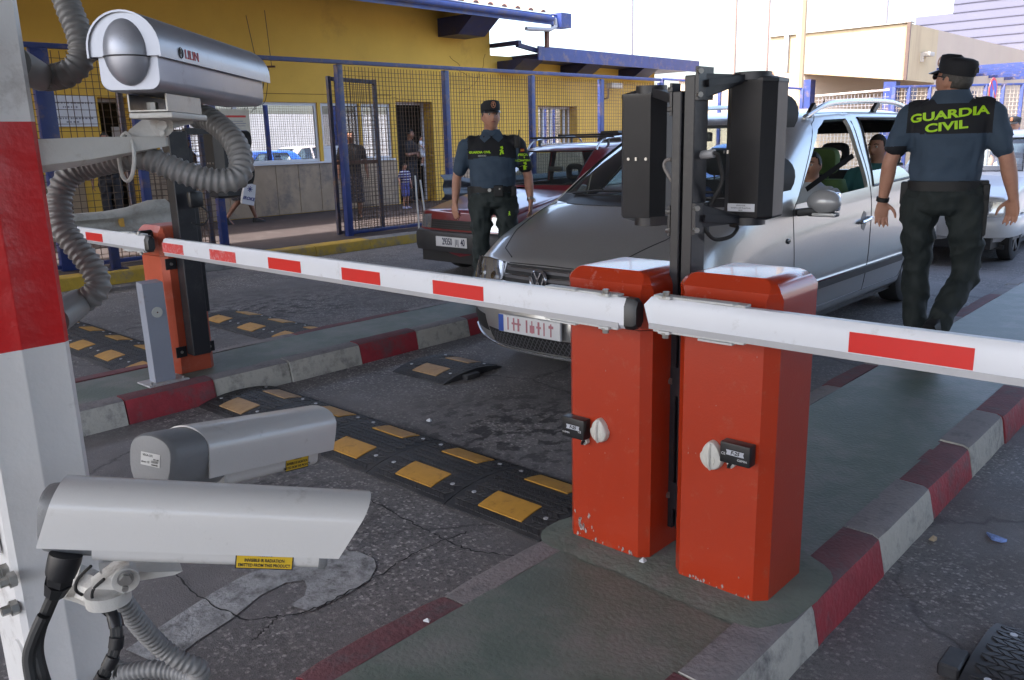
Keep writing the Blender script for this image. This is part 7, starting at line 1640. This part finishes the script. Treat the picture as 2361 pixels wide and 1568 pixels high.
belt(OR, 1.0, .186, .150, .012); pouch(OR, (-.198, .0, .955), (.045, .075, .13)); pouch(OR, (.200, .01, .99), (.05, .08, .075))
k = MB(); k.cbox((.208, .0, .83), (.05, .085, .22), .014, 3); k.cbox((.213, -.015, .965), (.04, .06, .09), .012, 3); k.obox((.206, -.03, .70), (.213, .0, .76), .03, .03); put(k, 'holster', LEATH, OR)
k = MB(); k.cbox((-.2, .0, .60), (.03, .14, .19), .012); k.cbox((.225, .0, .60), (.03, .14, .19), .012); 
dA = (Vector((-.315, .02, .905)) - Vector((-.285, -.02, 1.145))).normalized(); q1 = dA.orthogonal().normalized(); q2 = dA.cross(q1); w_ = Vector((-.315, .02, .915)); k = MB()
k.loft([[w_ + dA * d_ + q1 * (math.cos(2 * PI * i / 16) * r_) + q2 * (math.sin(2 * PI * i / 16) * r_) for i in range(16)] for d_, r_ in ((-.014, .028), (-.012, .036), (.012, .036), (.014, .028))], cap=False); put(k, 'wrist_watch', LEATH, OR)
k = MB()
for s in (-1, 1): k.tube([hc + HR @ Vector((s * .078, -.01, .018)), hc + HR @ Vector((s * .078, .05, .018)), hc + HR @ Vector((s * .066, .088, .014))], .003, 6); k.ball(hc + HR @ Vector((s * .036, .096, .010)), .024, 12, 8, 0, HR, (1, .3, .8))
k.tube([hc + HR @ Vector((-.034, .100, .014)), hc + HR @ Vector((0, .108, .016)), hc + HR @ Vector((.034, .100, .014))], .004, 6); put(k, 'sunglasses', mat('visor_black'), OR)
# ---- people behind the fence
TEAL = mat('teal_tshirt', (.06, .20, .21), .85, 0, .08, 8); WTEE = mat('white_tshirt', (.48, .49, .54), .85, 0, .05, 8); BTEE = mat('blue_tshirt', (.03, .06, .17), .85, 0, .08, 8); DKT = mat('black_tshirt', (.014, .013, .016), .85, 0, .1, 8)
PAT = bpy.data.materials.new('patterned_cloth'); PAT.use_nodes = True; MATS['patterned_cloth'] = PAT
_n = PAT.node_tree.nodes; _l = PAT.node_tree.links; _v = _n.new('ShaderNodeTexVoronoi'); _v.inputs['Scale'].default_value = 34; _t = _n.new('ShaderNodeTexCoord'); _l.new(_t.outputs['Object'], _v.inputs['Vector']); _r = _n.new('ShaderNodeValToRGB'); _r.color_ramp.elements[0].color = (.16, .14, .14, 1); _r.color_ramp.elements[1].color = (.018, .018, .028, 1); _r.color_ramp.elements[0].position = .2; _r.color_ramp.elements[1].position = .4; _l.new(_v.outputs['Distance'], _r.inputs[0]); _l.new(_r.outputs[0], _n['Principled BSDF'].inputs['Base Color']); _n['Principled BSDF'].inputs['Roughness'].default_value = .85
STR = bpy.data.materials.new('striped_jersey'); STR.use_nodes = True; MATS['striped_jersey'] = STR
_n = STR.node_tree.nodes; _l = STR.node_tree.links; _t = _n.new('ShaderNodeTexCoord'); _s2 = _n.new('ShaderNodeSeparateXYZ'); _l.new(_t.outputs['Object'], _s2.inputs[0]); _m2 = _n.new('ShaderNodeMath'); _m2.operation = 'MULTIPLY'; _m2.inputs[1].default_value = 62; _l.new(_s2.outputs[2], _m2.inputs[0]); _si = _n.new('ShaderNodeMath'); _si.operation = 'SINE'; _l.new(_m2.outputs[0], _si.inputs[0]); _r = _n.new('ShaderNodeValToRGB'); _r.color_ramp.interpolation = 'CONSTANT'; _r.color_ramp.elements[0].color = (.03, .03, .14, 1); _r.color_ramp.elements[1].color = (.42, .42, .46, 1); _r.color_ramp.elements[1].position = .6; _l.new(_si.outputs[0], _r.inputs[0]); _l.new(_r.outputs[0], _n['Principled BSDF'].inputs['Base Color']); _n['Principled BSDF'].inputs['Roughness'].default_value = .85
q = gz(560, 515, K)
WO, hc, HR, sh, _b = person('woman in dark patterned skirt walking past the big window with a white bag', (q.x, q.y, K), math.radians(-18), 1.64, .95, arms=dict(wr=(.30, .10, .86), er=(.27, -.0, 1.14)),
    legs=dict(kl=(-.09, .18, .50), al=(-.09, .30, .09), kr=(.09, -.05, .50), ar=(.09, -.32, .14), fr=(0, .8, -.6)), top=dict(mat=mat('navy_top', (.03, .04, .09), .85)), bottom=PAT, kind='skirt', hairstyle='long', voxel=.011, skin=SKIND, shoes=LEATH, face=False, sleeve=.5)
bg_ = thing('shopping_bag', 'white plastic bag with blue flower print hanging from the woman', 'bag', tuple(gz(575, 470, K) + Vector((0, 0, .0))))
c = ax(573, 447, q.x + .35); bg_.location = (c.x, c.y, c.z - .2); k = MB(); tl = Vector((0, math.sin(.25), math.cos(.25))); rt2 = Vector((0, math.cos(.25), -math.sin(.25)))
k.loft([[c + tl * z_ + rt2 * (s_ * w2) + Vector((d_, 0, 0)) for s_, d_ in ((-1, -.03), (1, -.03), (1, .03), (-1, .03))] for z_, w2 in ((-.20, .125), (-.1, .13), (.1, .12), (.19, .11))], smooth=False); k.tube([c + tl * .19 + rt2 * -.05, c + tl * .30, c + tl * .19 + rt2 * .05], .008, 6); k.build('bag', mat('bag_white', (.55, .56, .58), .5, 0, .06, 6), bg_)
k = MB(); text_on(k, 'IROKE', .085, c + Vector((.0315, 0, 0)) - tl * .09, rt2, tl, 0, .0006, .003, shear=.2)
for i in range(8): a = 2 * PI * i / 8; ce = c + Vector((.032, 0, 0)) + tl * .09; k.obox(ce, ce + (rt2 * math.cos(a) + tl * math.sin(a)) * .055, .012, .001, up=(1, 0, 0))
k.build('print', mat('print_navy', (.03, .03, .16), .6), bg_)
q = ax(948, 330, -15.85)
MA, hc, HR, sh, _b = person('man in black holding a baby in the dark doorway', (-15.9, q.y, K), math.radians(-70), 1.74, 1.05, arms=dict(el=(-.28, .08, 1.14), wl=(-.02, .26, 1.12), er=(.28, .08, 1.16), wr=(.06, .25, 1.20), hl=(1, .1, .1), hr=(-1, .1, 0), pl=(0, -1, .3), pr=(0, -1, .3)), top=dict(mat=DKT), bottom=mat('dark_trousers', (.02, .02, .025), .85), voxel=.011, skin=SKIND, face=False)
B_ = rotm(math.radians(-70)) @ Vector((0, .30, 0)) + Vector((-15.9, q.y, 0))
person('baby in pale clothes held by the man in the doorway', (B_.x, B_.y, 1.02), math.radians(-60), 1.76, 1.05, sc=.40, arms=dict(el=(-.26, .1, 1.2), wl=(-.2, .2, 1.05), er=(.26, .1, 1.2), wr=(.2, .2, 1.05)), legs=dict(kl=(-.12, .12, .55), al=(-.12, .05, .15), kr=(.12, .12, .55), ar=(.12, .05, .15)), top=dict(mat=WTEE), bottom=WTEE, kind='shorts', shoes=WTEE, voxel=.02, face=False, skin=SKIN)
q = gz(937, 480, K)
person('toddler in blue and white striped shirt beside the fence mesh', (q.x, q.y, K), math.radians(-80), 1.76, 1.2, sc=.56, top=dict(mat=STR, hem=.92), bottom=mat('blue_check_shorts', (.10, .11, .34), .85, 0, .4, 30), kind='shorts', shoes=mat('blue_white_shoe', (.25, .3, .5), .6), voxel=.013, face=False)
q = gz(835, 505, K)
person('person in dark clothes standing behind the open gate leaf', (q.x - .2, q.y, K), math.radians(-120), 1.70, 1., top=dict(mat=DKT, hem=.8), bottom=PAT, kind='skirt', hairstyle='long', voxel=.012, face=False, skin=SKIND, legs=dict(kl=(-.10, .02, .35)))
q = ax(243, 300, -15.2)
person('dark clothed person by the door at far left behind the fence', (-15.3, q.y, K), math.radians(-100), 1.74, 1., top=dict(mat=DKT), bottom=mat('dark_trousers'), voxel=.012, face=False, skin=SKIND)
q = ax(757, 330, -16.5)
person('clerk sitting in the dark behind the service window', (-16.35, q.y, .25), math.radians(-90), 1.5, 1., top=dict(mat=mat('dark_red_shirt', (.08, .012, .012), .8)), bottom=DKT, voxel=.012, face=False, skin=SKIN)
# ---- in the cars
def in_car(car, label, x, y, zseat, top, rz=PI, head=(0, 0), skin=SKIN, hairstyle='short', arms=None, h=1.74, hair=HAIR, face=True, lean=(0, -.12)):
    """seated: hips at the seat, facing the front of the car"""
    loc = Vector(car.location) + Vector((x, y, zseat - .92)); a = dict(el=(-.26, .14, 1.16), wl=(-.16, .36, 1.14), er=(.26, .14, 1.16), wr=(.16, .36, 1.14), hl=(.2, 1, 0), hr=(-.2, 1, 0), pl=(0, -.2, -1), pr=(0, -.2, -1))
    if arms: a.update(arms)
    return person(label, loc, rz, h, 1.0, arms=a, legs=dict(hl=(-.10, .02, .92), kl=(-.13, .40, .95), al=(-.13, .50, .55), hr=(.10, .02, .92), kr=(.13, .40, .95), ar=(.13, .50, .55)), lean=lean, headrot=head, top=dict(mat=top), bottom=mat('dark_trousers'), skin=skin, hair=hair, hairstyle=hairstyle, voxel=.010, sleeve=.5, face=face)
in_car(v.t, 'driver in a white shirt inside the silver van', .44, 3.0, .66, WTEE, arms=dict(el=(-.28, .12, 1.18)), h=1.70)
in_car(v.t, 'front passenger in blue looking down inside the silver van', -.30, 2.42, .66, BTEE, head=(-.25, -.35), lean=(.15, .05))
in_car(v.t, 'young man in a teal shirt on the rear seat of the van', .54, 4.2, .72, TEAL, head=(-.15, 0), h=1.76)
in_car(rc_.t, 'moustached driver of the dark red hatchback looking out', .32, 2.12, .50, WTEE, h=1.70, skin=SKIND, head=(.1, 0))
# ---- officer far back at the right edge
q = ay(2343, 262, 15.0)
FO, hc, HR, sh, _b = person('distant officer with a cap beyond the white hatchback', (q.x, 15.0, q.z - 1.80), math.radians(170), 1.74, 1.05, top=dict(mat=POLO), bottom=TROU, voxel=.012, group=PG_O, face=False, hair=HAIRG)
FO.location.z = 0; cap(FO, hc, HR)
# ================================================================= litter, an unseen wall added for the van door reflections
def litter(label, px_, py_, col, pts, z=0, nm='litter', h=.012):
    q = gz(px_, py_, z); m = MB(); top = [Vector((q.x + a, q.y + b, z + .004 + h * random.random())) for a, b in pts]; bot = [Vector((p.x, p.y, z + .002)) for p in top]; n = len(top)
    c = sum(top, Vector()) / n + Vector((0, 0, h * .7)); m.add(top + [c], [(i, (i + 1) % n, n) for i in range(n)]); m.add(top + bot, [(i, (i + 1) % n, n + (i + 1) % n, n + i) for i in range(n)]); m.add(bot, [tuple(range(n))[::-1]])
    solo(m, nm, col, label, 'litter', sharp=20)
random.seed(9)
litter('crumpled blue and white paper scrap on the asphalt at right', 2292, 1243, mat('blue_scrap', (.20, .30, .62), .5, 0, .6, 40), [(-.035, .03), (-.01, .012), (.02, .02), (.045, .0), (.03, -.022), (-.005, -.018), (-.02, .004)], 0, 'paper_scrap')
litter('small tan stone chip at the foot of the red and white kerb', 2150, 1246, mat('tan_chip', (.36, .29, .20), .8, 0, .2, 40), [(-.012, -.01), (.008, -.012), (.014, .006), (-.004, .012)], 0, 'stone_chip', .02)
litter('white paper bit lying against the left orange cabinet foot', 1482, 1296, mat('white_scrap', (.55, .56, .58), .6, 0, .1, 40), [(-.008, -.01), (.008, -.008), (.01, .008), (-.006, .012)], K + .02, 'paper_scrap')
litter('white scrap on the green island near the bottom', 985, 1434, mat('white_scrap'), [(-.01, -.008), (.01, -.002), (.004, .010)], K + .004, 'paper_scrap')
litter('white speck of paper on the road beyond the bumps', 990, 972, mat('white_scrap'), [(-.014, -.01), (.012, -.006), (.012, .008), (-.006, .012)], 0, 'paper_scrap')
litter('small white paper bit beside the far kerb on the green deck', 1688, 790 + 950, mat('white_scrap'), [(-.008, -.006), (.008, -.004), (.004, .008)], K + .003, 'paper_scrap')
wl = MB(); wl.box((13.5, -14, 0), (13.8, 45, 3.4)); wl_ = solo(wl, 'reflection_wall', mat('grey_reflection_wall', (.36, .36, .37), .8, 0, .08, .6), 'grey wall added out of view past the right lane, mirrored in the van doors', 'wall')
